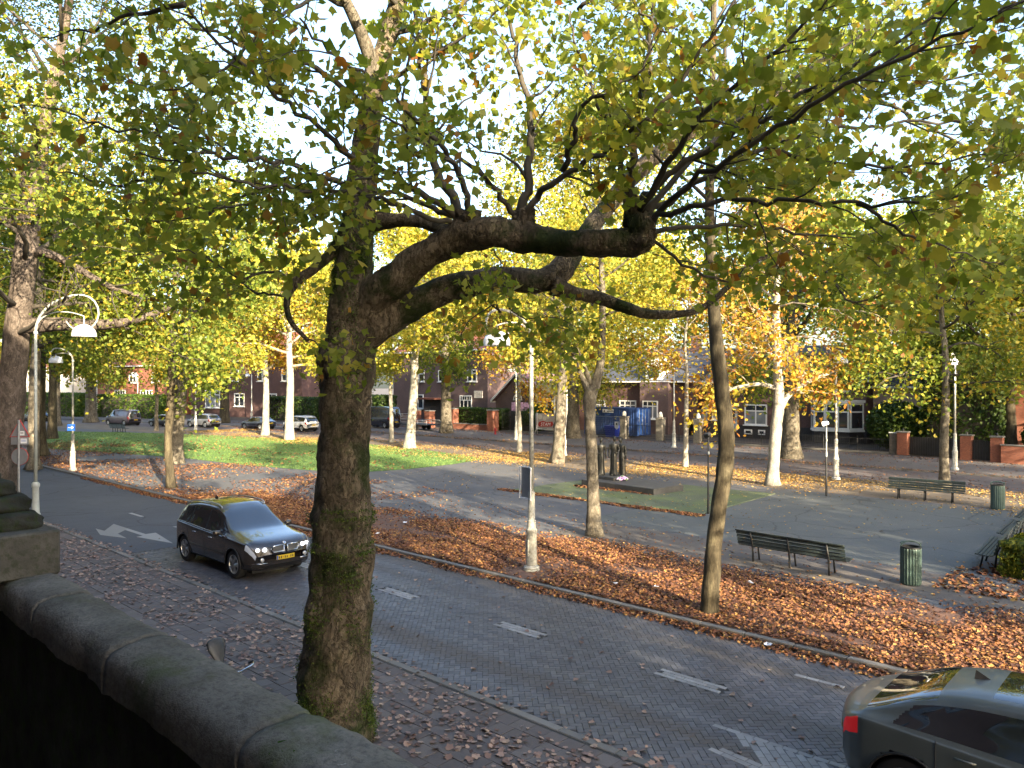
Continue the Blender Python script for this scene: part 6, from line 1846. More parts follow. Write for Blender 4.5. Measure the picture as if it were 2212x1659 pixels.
MB().add([(-.5, -.35, 0), (.5, -.35, 0), (.5, .35, 0), (-.5, .35, 0), (-.6, -.42, .95), (.6, -.42, .95), (.6, .42, .95), (-.6, .42, .95)], [(0, 3, 2, 1), (0, 1, 5, 4), (1, 2, 6, 5), (2, 3, 7, 6), (3, 0, 4, 7)]).build('tub', M['crate_blue'], cb)
MB().bbox((0, 0, 1.0), (1.3, .95, .1), .03).build('lid', M['crate_blue'], cb)
bn = thing('banner_board', 'printed banner board on legs with white STAM letters on red', 'banner', (-49.0, 57.6, 0), .12)
MB().bbox((0, 0, 1.35), (2.7, .04, 1.45), .005).build('board', M['banner'], bn)
for s in (-1, 1):
    MB().tube([(s * 1.2, -.04, -.02), (s * 1.2, -.03, 2.1)], .03, 6).build('leg', M['sign_white'], bn, True)
    MB().tube([(s * 1.2, -.45, -.02), (s * 1.2, -.03, 1.0)], .02, 6).build('strut', M['sign_white'], bn, True)
MB().box((0, -.06, .52), (2.6, .04, .07)).build('cross_bar', M['sign_white'], bn)
bl = [(-.95, .72), (.55, .78), (.75, 1.0), (.62, 1.28), (-.05, 1.22), (-.5, 1.32), (-.95, 1.2), (-1.08, .95)]
MB().vprism(bl, -.05, -.028).build('red_patch', M['sign_red'], bn)
for k, (cx_, cz_, rr_) in enumerate(((-.85, 1.72, .26), (-.3, 1.58, .22), (.1, 1.75, .2))): MB().lathe([(rr_, -.035), (rr_, -.028)], (cx_, 0, cz_), 14, 'y').build('printed_picture', M['plaster'], bn)
cu = bpy.data.curves.new('lettering_curve', 'FONT'); cu.body = 'STAM'; cu.size = .46; cu.extrude = .006; cu.align_x = 'CENTER'; cu.shear = .15
cu.materials.append(M['sign_white'])
tmp = bpy.data.objects.new('lettering_curve', cu); COL.objects.link(tmp)
lme = bpy.data.meshes.new_from_object(tmp.evaluated_get(bpy.context.evaluated_depsgraph_get())); bpy.data.objects.remove(tmp)
lo = bpy.data.objects.new('lettering', lme); COL.objects.link(lo); lo.parent = bn; lo.location = (-.18, -.06, .84); lo.rotation_euler = (PI / 2, 0, 0)
wp = thing('site_board', 'pale board with a blue diagonal band leaning by the old trunk', 'board', (-46.2, 58.0, 0))
MB().bbox((0, 0, 1.05), (1.15, .06, 1.75), .01).build('panel', M['grey_paint'], wp)
MB().vprism([(-.4, 1.75), (-.05, 1.75), (.45, .95), (.45, .45)], -.05, -.034).build('blue_band', M['sign_blue'], wp)
MB().vprism([(-.42, 1.25), (.2, .3), (.42, .3), (-.42, 1.6)], -.046, -.034).build('white_band', M['sign_white'], wp)
fm = MB()
for s in (-1, 1): fm.box((s * .57, -.02, .95), (.06, .1, 1.95))
for z in (.1, 1.92): fm.box((0, -.02, z), (1.08, .1, .06))
fm.build('frame', M['sign_white'], wp)
cab = thing('site_cabin', 'black site cabin topped by a pink and white printed panel', 'cabin', (-54.2, 60.2, 0))
MB().bbox((0, 0, 1.05), (2.6, 2.0, 2.1), .03).build('body', M['iron_black'], cab)
MB().bbox((0, -.9, 2.6), (2.5, .08, .9), .02).build('printed_panel', M['pink_print'] if 'pink_print' in M else plain('pink_print', (.60, .36, .52), .6, var=.5, scale=4), cab)
# ------------------------------------------------------------------ vehicles
def cr1(pts, x):
    """monotone-ish interpolation of a profile given as (x, value)"""
    xs = [p[0] for p in pts]; vs_ = [p[1] for p in pts]
    if x <= xs[0]: return vs_[0]
    if x >= xs[-1]: return vs_[-1]
    for i in range(len(xs) - 1):
        if xs[i] <= x <= xs[i + 1]:
            h = xs[i + 1] - xs[i]; f = (x - xs[i]) / h
            def tg(k):
                if k <= 0 or k >= len(xs) - 1: return 0 if False else (vs_[min(k + 1, len(xs) - 1)] - vs_[max(k - 1, 0)]) / (xs[min(k + 1, len(xs) - 1)] - xs[max(k - 1, 0)])
                a = (vs_[k] - vs_[k - 1]) / (xs[k] - xs[k - 1]); b = (vs_[k + 1] - vs_[k]) / (xs[k + 1] - xs[k])
                return 0 if a * b <= 0 else 2 * a * b / (a + b)
            m0, m1 = tg(i) * h, tg(i + 1) * h
            return (2 * f ** 3 - 3 * f * f + 1) * vs_[i] + (f ** 3 - 2 * f * f + f) * m0 + (-2 * f ** 3 + 3 * f * f) * vs_[i + 1] + (f ** 3 - f * f) * m1

def car(label, cat, name, loc, rz, S, paint, group=None, res=(150, 44), lit_front=False, lit_rear=False, plate_front=None, trim='black_plastic', rails=False, kidney=False, fin=False):
    """S: dict with L, W, top, belt, bottom, width profiles, wheels; +x forward"""
    t = thing(name, label, cat, loc, rz, group)
    L, Wd = S['L'], S['W']
    ns, nt = res
    # station positions, closer together at the ends
    u = np.linspace(-1, 1, ns); xs = np.sign(u) * (1 - (1 - np.abs(u)) ** 1.35) * L / 2
    def section(x):
        zt, zb, zl = cr1(S['top'], x), cr1(S['bottom'], x), cr1(S['belt'], x)
        w = cr1(S['width'], x) * Wd / 2
        zl = min(zl, zt - .06)
        h = max(0.0, min(1.0, (zt - zl - .06) / .42))
        mid = zb + (zl - zb) * .5
        pts = [(w * .70, zb), (w * .93, zb + .05), (w * .985, zb + (zl - zb) * .25), (w, mid), (w * .985, zl - .07), (w * (.955 - .0 * h), zl),
               (w * (.90 - .05 * h), zl + (zt - zl) * .36), (w * (.86 - .14 * h), zt - .04 - .055 * h), (w * (.70 - .13 * h), zt - .014 - .012 * h), (w * .34, zt - .003), (0, zt)]
        return smooth_path([(0, a, b) for a, b in pts], nt)[:, 1:]
    P = np.zeros((ns, nt, 3)); 
    for i, x in enumerate(xs):
        s = section(x); P[i, :, 0] = x; P[i, :, 1] = s[:, 0]; P[i, :, 2] = s[:, 1]
    # round the nose and tail in plan: pull the edges back
    for i, x in enumerate(xs):
        e = max(0, (abs(x) - (L / 2 - .45)) / .45)
        P[i, :, 0] -= np.sign(x) * e * S.get('round', .16) * (np.abs(P[i, :, 1]) / (Wd / 2)) ** 2
    tparam = np.linspace(0, 10, nt)
    groups = {}
    wheels = S['wheels']; R = S['arch']; zc = S['wr']
    V = []; idx = {}
    def vid(side, i, k):
        key = (side if k < nt - 1 else 1, i, k)
        if key not in idx:
            p = P[i, k]; idx[key] = len(V); V.append((p[0], p[1] * side, p[2]))
        return idx[key]
    for side in (1, -1):
        for i in range(ns - 1):
            for k in range(nt - 1):
                c = (P[i, k] + P[i + 1, k] + P[i, k + 1] + P[i + 1, k + 1]) / 4
                tk = (tparam[k] + tparam[k + 1]) / 2
                x, y, z = c
                if any((x - wx) ** 2 + (z - zc) ** 2 < R * R for wx in wheels) and tk < 5.2: continue
                zt, zl = cr1(S['top'], x), cr1(S['belt'], x)
                g = 'body'
                if zt - zl > .12:
                    if S['ws'][0] < x < S['ws'][1] and tk > 7.15: g = 'windscreen'
                    elif S['rw'][0] < x < S['rw'][1] and tk > 7.15: g = 'rear_window'
                    elif 5.25 < tk < 6.85 and zt - zl > .16 and S['sw'][0] + (z - zl) * S['sw'][2] < x < S['sw'][1] - (z - zl) * S['sw'][3] and not any(abs(x - bp) < .04 for bp in S.get('pillars', [])): g = 'side_window'
                    elif 5.25 < tk < 6.85 and any(abs(x - bp) < .04 for bp in S.get('pillars', [])): g = 'pillar'
                if g == 'body':
                    for pt in S['patches']:
                        if len(pt) == 5:                      # along the grid of the bodywork: clean outline
                            if pt[1] < xs[i] < pt[2] and pt[3] < tk < pt[4]: g = pt[0]; break
                        elif pt[1] < x < pt[2] and pt[3] < y < pt[4] and pt[5] < z < pt[6]: g = pt[0]; break
                if S.get('roof_glass') and S['roof_glass'][0] < x < S['roof_glass'][1] and tk > 8.0: g = 'roof_glass'
                if z < S.get('clad', 0) and g == 'body': g = 'cladding'
                key = (g, side) if g in ('side_window', 'headlight', 'taillight', 'pillar') else (g, 0)
                f = (vid(side, i, k), vid(side, i + 1, k), vid(side, i + 1, k + 1), vid(side, i, k + 1))
                groups.setdefault(key, []).append(f if side < 0 else f[::-1])
    for i in (0, ns - 1):                                        # close nose and tail
        loop = [vid(1, i, k) for k in range(nt)] + [vid(-1, i, k) for k in range(nt - 2, -1, -1)]
        groups.setdefault((S['ends'][0] if i else S['ends'][1], 0), []).append(tuple(loop) if i == 0 else tuple(loop[::-1]))
    for k in range(0, ns - 1): groups.setdefault(('cladding', 0), []).append((vid(1, k, 0), vid(1, k + 1, 0), vid(-1, k + 1, 0), vid(-1, k, 0)))
    mats = dict(body=paint, windscreen=M['car_glass'], rear_window=M['car_glass'], side_window=M['car_glass'], roof_glass=M['car_glass'], headlight=M['headlight'] if lit_front else M['lens_clear'], taillight=M['taillight'] if lit_rear else M['tail_off'], cladding=M[trim], pillar=M['black_plastic'], intake=M['black_plastic'], foglight=M['lens_clear'], chrome_strip=M['chrome'])
    VA = np.array(V)
    for (g, sd), fs in groups.items():
        used = sorted({i for f in fs for i in f}); mp = {a: b for b, a in enumerate(used)}
        mb = MB(); mb.add([V[i] for i in used], [tuple(mp[i] for i in f) for f in fs])
        o = mb.build(g, mats[g], t, True)
    # wheels and wheel wells
    wr = S['wr']
    wmesh = MB().lathe([(wr * .62, -.10), (wr * .93, -.115), (wr, -.09), (wr, .09), (wr * .93, .115), (wr * .62, .10)], n=32, axis='y', cap=False).mesh('tyre')
    rm = MB().lathe([(wr * .66, -.105), (wr * .66, .02), (.05, .03), (.05, -.06), (.0, -.06)], n=32, axis='y', cap=False)
    ns_ = S.get('spokes', 5)
    for k in range(ns_):
        for dd in ((-.13, .13) if ns_ <= 6 else (0,)):
            a = 2 * PI * k / ns_ + dd
            rm.tube([(.04 * math.cos(a), -.075, .04 * math.sin(a)), (wr * .35 * math.cos(a), -.095, wr * .35 * math.sin(a)), (wr * .645 * math.cos(a + dd * .5), -.085, wr * .645 * math.sin(a + dd * .5))], [.035, .024, .03], 5)
    rm.tube([(wr * .65 * math.cos(a), -.10, wr * .65 * math.sin(a)) for a in np.linspace(0, 2 * PI, 25)], .014, 5, False)
    rim = rm.mesh('rim')
    disc = MB().lathe([(wr * .60, -.02), (wr * .60, .0)], n=20, axis='y').mesh('wheel_back')
    for wx in wheels:
        for side in (1, -1):
            yw = side * (Wd / 2 * .985 * cr1(S['width'], wx) - .125)
            w = bpy.data.objects.new('wheel', wmesh); COL.objects.link(w); w.parent = t; w.location = (wx, yw, wr); w.rotation_euler = (0, 0, 0 if side < 0 else PI)
            if not wmesh.materials: wmesh.materials.append(M['tyre']); wmesh.polygons.foreach_set('use_smooth', [True] * len(wmesh.polygons))
            r2 = link('rim', rim, M['alloy'] if S.get('alloy', True) else M['galv'], w, False)
            link('brake_disc', disc, M['black_plastic'], w)
            ar = MB().tube([(wx + R * .985 * math.cos(a), side * (Wd / 2 * cr1(S['width'], wx) - .0), zc + R * .985 * math.sin(a)) for a in np.linspace(-.15, PI + .15, 22)], .018, 5)
            ar.build('arch_trim', M[trim] if S.get('archtrim', True) else paint, t, True)
        well = MB()
        V_ = []; F_ = []
        nn = 20
        for k in range(nn + 1):
            a = PI * k / nn
            V_ += [(wx + R * .99 * math.cos(a), -Wd / 2 * .94, zc + R * .99 * math.sin(a)), (wx + R * .99 * math.cos(a), Wd / 2 * .94, zc + R * .99 * math.sin(a))]
        for k in range(nn): F_.append((2 * k, 2 * k + 1, 2 * k + 3, 2 * k + 2))
        well.add(V_, F_); well.box((wx, 0, zc + .05), (R * 1.7, Wd * .62, R * 1.4)); well.build('wheel_well', M['black_plastic'], t)
    # mirrors
    mx = S['mirror']
    for side in (1, -1):
        o = rock('door_mirror', (mx[0], side * (mx[1] + .10), mx[2]), (.075, .11, .075), 2, paint, t, .04, 8, 1.0)
        MB().tube([(mx[0], side * (mx[1] - .08), mx[2] - .07), (mx[0], side * (mx[1] + .04), mx[2] - .04)], .02, 6).build('mirror_arm', M['black_plastic'], t, True)
    for (hx, hz) in S.get('handles', []):
        for side in (1, -1):
            yy = cr1(S['width'], hx) * Wd / 2
            MB().tube([(hx - .11, side * (yy + .005), hz), (hx, side * (yy + .03), hz + .005), (hx + .11, side * (yy + .005), hz)], .013, 6).build('door_handle', M['chrome'] if S.get('chrome') else paint, t, True)
    for sx in S.get('seams', []):                                # door gaps
        for side in (1, -1):
            s = section(sx); k0, k1 = int(nt * .13), int(nt * .50)
            MB().tube([(sx, side * (s[k, 0] + .001), s[k, 1]) for k in range(k0, k1, 2)], .006, 4).build('door_gap', M['black_plastic'], t, True)
    if S.get('beltstrip'):
        for side in (1, -1):
            pts = []
            for x in np.linspace(S['sw'][0] + .05, S['sw'][1] - .05, 24):
                zl = cr1(S['belt'], x); s = section(x); k = int(np.argmin(np.abs(np.linspace(0, 10, nt) - 5.15))); pts.append((x, side * (s[k, 0] + .006), s[k, 1]))
            MB().tube(pts, .011, 5).build('belt_strip', M['chrome'], t, True)
    if rails:
        for side in (1, -1):
            xs_ = np.linspace(S['rw'][1] - .1, S['ws'][0] - .1, 14); pts = []
            for x in xs_:
                s = section(x); k = int(nt * .74); pts.append((x, side * s[k, 0], s[k, 1] + .045))
            pts = [(pts[0][0], pts[0][1], pts[0][2] - .06)] + pts + [(pts[-1][0], pts[-1][1], pts[-1][2] - .06)]
            MB().tube(pts, .018, 6).build('roof_rail', M['alloy'], t, True)
    if fin:
        zr = cr1(S['top'], fin); MB().add([(fin + .10, 0, zr - .01), (fin - .10, .03, zr - .01), (fin - .10, -.03, zr - .01), (fin - .09, 0, zr + .09)], [(0, 1, 3), (0, 3, 2), (1, 2, 3)]).build('roof_aerial', M['black_plastic'], t)
    def plate(x, z, sgn):
        pl = MB().bbox((x, 0, z), (.02, .52, .11), .004).build('number_plate', M['plate_yellow'], t)
        MB().box((x + sgn * .011, sgn * -.235, z), (.004, .04, .10)).build('plate_band', M['sign_blue'], pl)
        for k in range(8):
            if k in (2, 5): MB().box((x + sgn * .012, -.18 + k * .055, z), (.003, .02, .012)).build('plate_mark', M['plate_ink'], pl)
            else: MB().box((x + sgn * .012, -.18 + k * .055, z), (.003, .028, .062)).build('plate_mark', M['plate_ink'], pl)
    if S.get('plate_f'): plate(S['plate_f'][0], S['plate_f'][1], 1)
    if S.get('plate_r'): plate(S['plate_r'][0], S['plate_r'][1], -1)
    return t

SUV = dict(L=4.89, W=1.94, wr=.37, arch=.43, wheels=(1.47, -1.46), spokes=5, chrome=True, beltstrip=True, round=.26,
    top=[(-2.445, .95), (-2.38, 1.08), (-2.22, 1.24), (-1.90, 1.60), (-1.66, 1.69), (-.6, 1.765), (0, 1.75), (.32, 1.66), (1.16, 1.17), (1.42, 1.115), (2.0, 1.02), (2.22, .955), (2.36, .85), (2.445, .68)],
    bottom=[(-2.445, .52), (-2.3, .33), (-1.9, .25), (1.9, .24), (2.3, .26), (2.445, .40)],
    belt=[(-2.445, 1.0), (-2.0, 1.12), (0, 1.06), (1.0, 1.03), (2.445, .92)],
    width=[(-2.445, .80), (-2.3, .90), (-1.9, .97), (-1, 1.0), (1.4, 1.0), (2.0, .965), (2.3, .90), (2.445, .78)],
    ws=(.32, 1.18), rw=(-2.25, -1.84), sw=(-2.05, 1.02, .62, .95), pillars=(-.18, -1.18),
    patches=[('headlight', 2.06, 2.43, 3.75, 5.1), ('taillight', -2.44, -2.12, 3.6, 4.9), ('foglight', 2.2, 2.46, .58, .70, .50, .60), ('intake', 2.28, 2.46, .0, .50, .50, .62), ('intake', 2.2, 2.46, .45, .85, .36, .46)],
    ends=('body', 'body'), clad=.33, mirror=(.78, .96, 1.12), handles=((.20, .92), (-.78, .95)), seams=(1.02, -.18, -1.18), plate_f=(2.46, .58), plate_r=(-2.46, .72), archtrim=True)
fw_, rw_ = gnd(512, 1248, ROAD_Z), gnd(406, 1210, ROAD_Z)
hd = math.atan2(fw_[1] - rw_[1], fw_[0] - rw_[0])
cxm, cym = (fw_[0] + rw_[0]) / 2, (fw_[1] + rw_[1]) / 2
hero = car('dark brown SUV with bright headlights driving past, left of the great trunk', 'car', 'car', (cxm - math.sin(0) * .0, cym + .84, ROAD_Z), max(-.06, min(.06, hd)), SUV, M['paint_brown'], res=(200, 60), lit_front=True, rails=True, fin=-1.35)
for s in (-1, 1):
    for (yy, rr) in ((.55, .055), (.71, .05)):
        MB().lathe([(rr, -.02), (rr, .02), (rr * .7, .035)], (2.40 - (yy - .5) * .42, s * yy, .82), 14, 'x').build('headlamp', M['lamp_beam'], hero, 'auto')
# twin radiator grilles, roundel
for s in (-1, 1):
    gr = MB(); pts = [(2.435, s * .05, .90), (2.435, s * .34, .895), (2.41, s * .40, .82), (2.435, s * .34, .735), (2.45, s * .05, .735)]
    ring = [(p[0] + .03, p[1], p[2]) for p in pts]
    MB().tube(ring + [ring[0]], .018, 6).build('grille_frame', M['chrome'], hero, True)
    sl = MB()
    for k in range(9):
        yy = .075 + k * .033; sl.box((2.455, s * yy, .817), (.03, .012, .15))
    sl.build('grille_slats', M['alloy'], hero)
    MB().box((2.44, s * .21, .817), (.03, .30, .16)).build('grille_back', M['black_plastic'], hero)
    MB().tube([(2.39, s * .47, .47), (2.33, s * .66, .46), (2.22, s * .82, .47)], .016, 6).build('bumper_trim', M['chrome'], hero, True)
    MB().lathe([(.055, 0), (.055, .03), (.04, .04)], (2.36, s * .62, .56), 14, 'x').build('fog_lamp', M['lens_clear'], hero, 'auto')
rd = MB().lathe([(.042, 0), (.042, .012)], (0, 0, 0), 18, 'x'); ro = rd.build('roundel', M['sign_white'], hero); ro.location = (2.40, 0, .935); ro.rotation_euler = (0, -.9, 0)
MB().lathe([(.026, .0125), (.026, .016)], (0, 0, 0), 16, 'x').build('roundel_core', M['roundel_blue'], ro)

COUPE = dict(L=4.62, W=1.90, wr=.37, arch=.43, wheels=(1.42, -1.36), spokes=5, round=.28,
    top=[(-2.31, .90), (-2.26, 1.03), (-2.14, 1.11), (-1.98, 1.15), (-1.1, 1.50), (-.6, 1.585), (0, 1.61), (.35, 1.57), (1.25, 1.07), (1.5, 1.03), (2.0, .95), (2.2, .86), (2.31, .66)],
    bottom=[(-2.31, .50), (-2.2, .32), (-1.8, .25), (1.8, .24), (2.2, .26), (2.31, .40)],
    belt=[(-2.31, .97), (-1.9, 1.08), (0, 1.0), (1.0, .97), (2.31, .86)],
    width=[(-2.31, .80), (-2.15, .91), (-1.8, .985), (-1, 1.0), (1.4, 1.0), (1.95, .96), (2.2, .88), (2.31, .76)],
    ws=(.36, 1.24), rw=(-1.93, -1.10), sw=(-1.55, 1.05, .9, 1.0), pillars=(-.05,), roof_glass=(-.55, .25),
    patches=[('taillight', -2.30, -1.98, 3.55, 4.75), ('headlight', 1.95, 2.29, 3.7, 5.0), ('chrome_strip', -2.34, -2.15, .3, .8, .40, .44), ('intake', 2.15, 2.32, 0, .6, .45, .6)],
    ends=('body', 'body'), clad=.34, mirror=(.72, .93, 1.06), handles=((.25, .90), (-.75, .93)), seams=(1.0, -.05, -1.05), plate_f=(2.32, .5), plate_r=(-2.315, .66))
car('grey-green coupe SUV with red tail light leaving at the bottom right corner', 'car', 'car', (-1.32, 10.50, ROAD_Z), .0, COUPE, M['paint_green'], res=(190, 60), lit_rear=True, fin=-.75)

def boxy(L, W, H, hood=1.0, cowl=.95, ws_top=.45, tail=.25, belt=.98, wr=.33):
    a = L / 2
    return dict(L=L, W=W, wr=wr, arch=wr + .06, wheels=(a - .88, -a + .92), round=.22, spokes=5,
        top=[(-a, .85), (-a + .06, belt), (-a + tail, H - .28), (-a + tail + .30, H - .06), (-.4, H), (ws_top - .15, H - .02), (ws_top, H - .08), (ws_top + .75, hood + .05), (ws_top + 1.0, hood), (a - .25, hood - .14), (a - .08, hood - .25), (a, .6)],
        bottom=[(-a, .48), (-a + .2, .30), (-a + .5, .24), (a - .5, .24), (a - .15, .27), (a, .38)],
        belt=[(-a, belt - .04), (-a + .4, belt + .03), (a, belt - .10)],
        width=[(-a, .82), (-a + .15, .92), (-a + .5, .98), (0, 1), (a - .5, .97), (a - .15, .9), (a, .78)],
        ws=(ws_top + .02, ws_top + .78), rw=(-a + .06, -a + tail + .1), sw=(-a + .45, ws_top + .62, .35, .9), pillars=(-.25,),
        patches=[('headlight', a - .36, a - .01, 3.4, 4.8), ('taillight', -a + .005, -a + .24, 3.3, 5.0), ('intake', a - .2, a + .1, 0, .5, .36, .5)],
        ends=('body', 'body'), clad=.32, mirror=(ws_top + .45, W / 2 - .02, belt + .05), handles=((.2, .85), (-.8, .87)), seams=(ws_top + .5, -.25), plate_r=(-a - .005, .72))
PK = 'cars parked along the far street'
def parked(label, x, y, rz, S, paint, name='car', cat='car', **k):
    return car(label, cat, name, (x, y, ROAD_Z), rz, S, paint, PK, res=(80, 30), **k)
rav = boxy(4.6, 1.85, 1.69, 1.05, .95, .45, .35, 1.03, .36); rav['clad'] = .40
parked('white SUV parked behind the white sunlit trunk', -73.1, 44.6, PI + .08, rav, M['paint_white'], rails=True)
sed = boxy(4.6, 1.8, 1.45, .95, .9, .35, .75, .92, .33)
parked('navy estate car parked behind the pale straight trunk', -79.6, 43.2, PI + .14, sed, M['paint_navy'])
parked('light grey crossover car parked at the far side of the lawn', -87.8, 40.7, PI + .2, boxy(4.6, 1.86, 1.62, 1.02, .95, .4, .45, 1.0, .35), M['paint_grey'])
parked('low black car parked between the plum van and the grey car', -93.0, 38.3, PI + .235, boxy(4.5, 1.8, 1.44, .93, .9, .35, .6, .9, .32), M['paint_black'])
VAN = boxy(5.0, 1.99, 1.97, 1.15, 1.1, 1.0, .10, 1.15, .34); VAN['sw'] = (.35, 1.7, .2, 1.0)
parked('plum coloured delivery van parked by the green hedge', -99.2, 35.8, PI + .235, VAN, M['paint_plum'], 'van', 'van')
parked('dark car parked at the left end behind the sign pole', -116.6, 30.8, PI + .235, boxy(4.6, 1.8, 1.5, .95, .9, .35, .5, .95, .33), M['paint_black'])
V2 = boxy(5.4, 2.0, 2.45, 1.2, 1.1, 1.25, .08, 1.25, .35); V2['sw'] = (.9, 1.95, .2, 1.0)
car('tall dark grey van with a trailer hitched, on the far pavement', 'van', 'van', (-70.6, 53.6, 0), PI, V2, M['paint_navy'], res=(80, 30))
# empty flatbed trailer
tr = thing('flatbed_trailer', 'empty flatbed trailer with rails standing behind the dark van', 'trailer', (-64.0, 53.8, 0), PI)
MB().bbox((0, 0, .62), (4.6, 2.0, .12), .02).build('bed', M['iron_black'], tr)
for s in (-1, 1):
    for z in (.86, 1.08): MB().tube([(-2.2, s * .95, z), (2.2, s * .95, z)], .028, 6).build('side_rail', M['galv'], tr, True)
    for k in range(4): MB().tube([(-2.2 + k * 1.466, s * .95, .64), (-2.2 + k * 1.466, s * .95, 1.1)], .025, 6).build('stake', M['galv'], tr, True)
    for xx in (-.45, .35):
        w = MB().lathe([(.18, -.09), (.29, -.1), (.31, -.06), (.31, .06), (.29, .1), (.18, .09)], (xx, s * .85, .31), 20, 'y').build('wheel', M['tyre'], tr, 'auto')
        MB().lathe([(.17, -.05), (.17, .05), (.05, .07)], (xx, s * .85, .31), 14, 'y').build('rim', M['galv'], w)
MB().tube([(2.2, .5, .58), (3.3, 0, .5), (2.2, -.5, .58)], .04, 6).build('drawbar', M['galv'], tr, True)
hf = MB()
for s in (-1, 1): hf.tube([(2.25, s * .9, .65), (2.25, s * .9, 1.7)], .03, 6)
for z in (1.2, 1.45, 1.7): hf.tube([(2.25, -.9, z), (2.25, .9, z)], .028, 6)
hf.build('headboard_frame', M['galv'], tr, True)
# ------------------------------------------------------------------ hedges and shrubs
def leafy_block(name, label, cat, c, d, n, size, mat, seed=1, group=None, core=M['soil'], top_noise=.12, rz=0.0, round_=False):
    t = thing(name, label, cat, (c[0], c[1], 0), rz, group)
    r = np.random.default_rng(seed)
    hx, hy, hz = d[0] / 2, d[1] / 2, d[2]
    stx = MB()
    for k in range(max(3, int(d[0] * 1.5))):
        xx = r.uniform(-hx * .8, hx * .8); yy = r.uniform(-hy * .6, hy * .6)
        stx.tube([(xx, yy, -.05), (xx + r.normal() * .1, yy + r.normal() * .1, hz * .5), (xx + r.normal() * .25, yy + r.normal() * .2, hz * .85)], [.03, .022, .008], 5)
    stx.build('stems', M['bark_twig'], t, True)
    # leaves crowd near the surface of the block
    u = r.uniform(-1, 1, (n, 3)); ax = r.integers(0, 3, n); side = np.where(r.uniform(size=n) < .5, -1, 1)
    depth = 1 - np.abs(r.normal(size=n)) * .10
    if round_:
        q = r.normal(size=(n, 3)); q /= np.linalg.norm(q, axis=1)[:, None]; q *= (depth * r.uniform(.75, 1.0, n))[:, None]; u = q
    else:
        for a in range(3):
            k = ax == a; u[k, a] = side[k] * depth[k]
        u[:, 2] = np.where((ax == 2), np.abs(u[:, 2]), u[:, 2])
    bump = np.array([mnoise.noise(Vector((a * 2.1 + seed, b * 2.1, c_ * 2.1))) for a, b, c_ in (u * np.array([hx, hy, hz]))]) * top_noise
    P = np.stack([u[:, 0] * (hx + bump), u[:, 1] * (hy + bump), hz * .5 + u[:, 2] * (hz * .5 + bump * .7)], 1)
    N = u + r.normal(size=(n, 3)) * .6
    o = link('foliage', scatter_mesh('foliage', P, N, size * r.uniform(.7, 1.3, n), FAR_V, FAR_F, seed), mat, t); o['kind'] = 'stuff'
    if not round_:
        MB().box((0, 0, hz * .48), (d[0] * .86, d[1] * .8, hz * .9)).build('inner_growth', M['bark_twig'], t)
    return t
leafy_block('box_hedge', 'low clipped box hedge at the right edge behind the benches', 'hedge', (-1.2, 24.0), (6.0, 2.0, .88), 16000, .085, M['leaf_box'], 3)
leafy_block('ground_cover', 'low ivy bed behind the row of benches', 'shrub', (-2.2, 30.4), (4.0, 9.0, .35), 15000, .10, M['leaf_dark'], 4)
leafy_block('tall_hedge', 'very tall dark clipped hedge right of the white garage door', 'hedge', (-13.2, 61.2), (5.2, 3.2, 5.6), 10000, .20, M['leaf_dark'], 5)
leafy_block('garden_shrub', 'dark shrub behind the right-hand brick piers', 'shrub', (-17.8, 61.2), (4.5, 3.5, 3.9), 9000, .2, M['leaf_dark'], 6, round_=True)
leafy_block('garden_shrub', 'dark shrub under the yellow tree at the right edge', 'shrub', (-7.6, 60.0), (4.5, 3.5, 3.0), 7000, .2, M['leaf_dark'], 16, round_=True)
leafy_block('garden_shrub', 'green bush right of the brick gate with the dark hedge', 'shrub', (-52.8, 60.2), (4.2, 3, 3.0), 7000, .2, M['leaf_hedge'], 7, round_=True)
leafy_block('garden_hedge', 'dark hedge between two red brick posts', 'hedge', (-60.2, 59.6), (7.2, 1.4, 2.3), 9000, .18, M['leaf_dark'], 8)
leafy_block('garden_shrub', 'dark shrubbery behind the parked navy car', 'shrub', (-92.5, 56.0), (13, 3, 3.2), 8000, .24, M['leaf_dark'], 9)
leafy_block('garden_shrub', 'dark shrubbery between the brown trunks of the far pavement', 'shrub', (-79, 57.5), (9, 3, 3.6), 6500, .24, M['leaf_dark'], 10)
leafy_block('garden_hedge', 'green clipped hedge behind the plum van', 'hedge', (-118, 44.0), (15, 2, 3.4), 8000, .26, M['leaf_hedge'], 11, rz=.25)
leafy_block('garden_hedge', 'green clipped hedge at the left end of the far street', 'hedge', (-138, 37.5), (22, 2, 3.6), 9000, .28, M['leaf_hedge'], 12, rz=.25)

# ------------------------------------------------------------------ fallen leaves
def noise2(x, y, s, o=0.0):
    return np.array([mnoise.noise(Vector((a * s + o, b * s, o * .7))) for a, b in zip(x, y)])
def litter(name, label, n, rect, dens, size, mat, z, tv, tf, seed, tilt=.3, pile=.0):
    r = np.random.default_rng(seed)
    x = r.uniform(rect[0], rect[1], n); y = r.uniform(rect[2], rect[3], n)
    X = .731 * x + .683 * y; Zc = -.683 * x + .731 * y
    k = (Zc > 1) & (np.abs(X / np.maximum(Zc, .1)) < .70)
    x, y = x[k], y[k]
    p = dens(x, y)
    k = r.uniform(size=len(x)) < p
    x, y, p = x[k], y[k], p[k]
    zz = z + .006 + r.uniform(0, 1, len(x)) * (.012 + pile * np.clip(p, 0, 1))
    N = r.normal(size=(len(x), 3)) * tilt; N[:, 2] = 1
    S = size * r.uniform(.6, 1.3, len(x))
    return np.stack([x, y, zz], 1), N, S
def stuff(name, label, data, mat, tv, tf, seed):
    o = link(name, scatter_mesh(name, *data, tv, tf, seed), mat)
    return tag(o, label, 'leaves', kind='stuff')
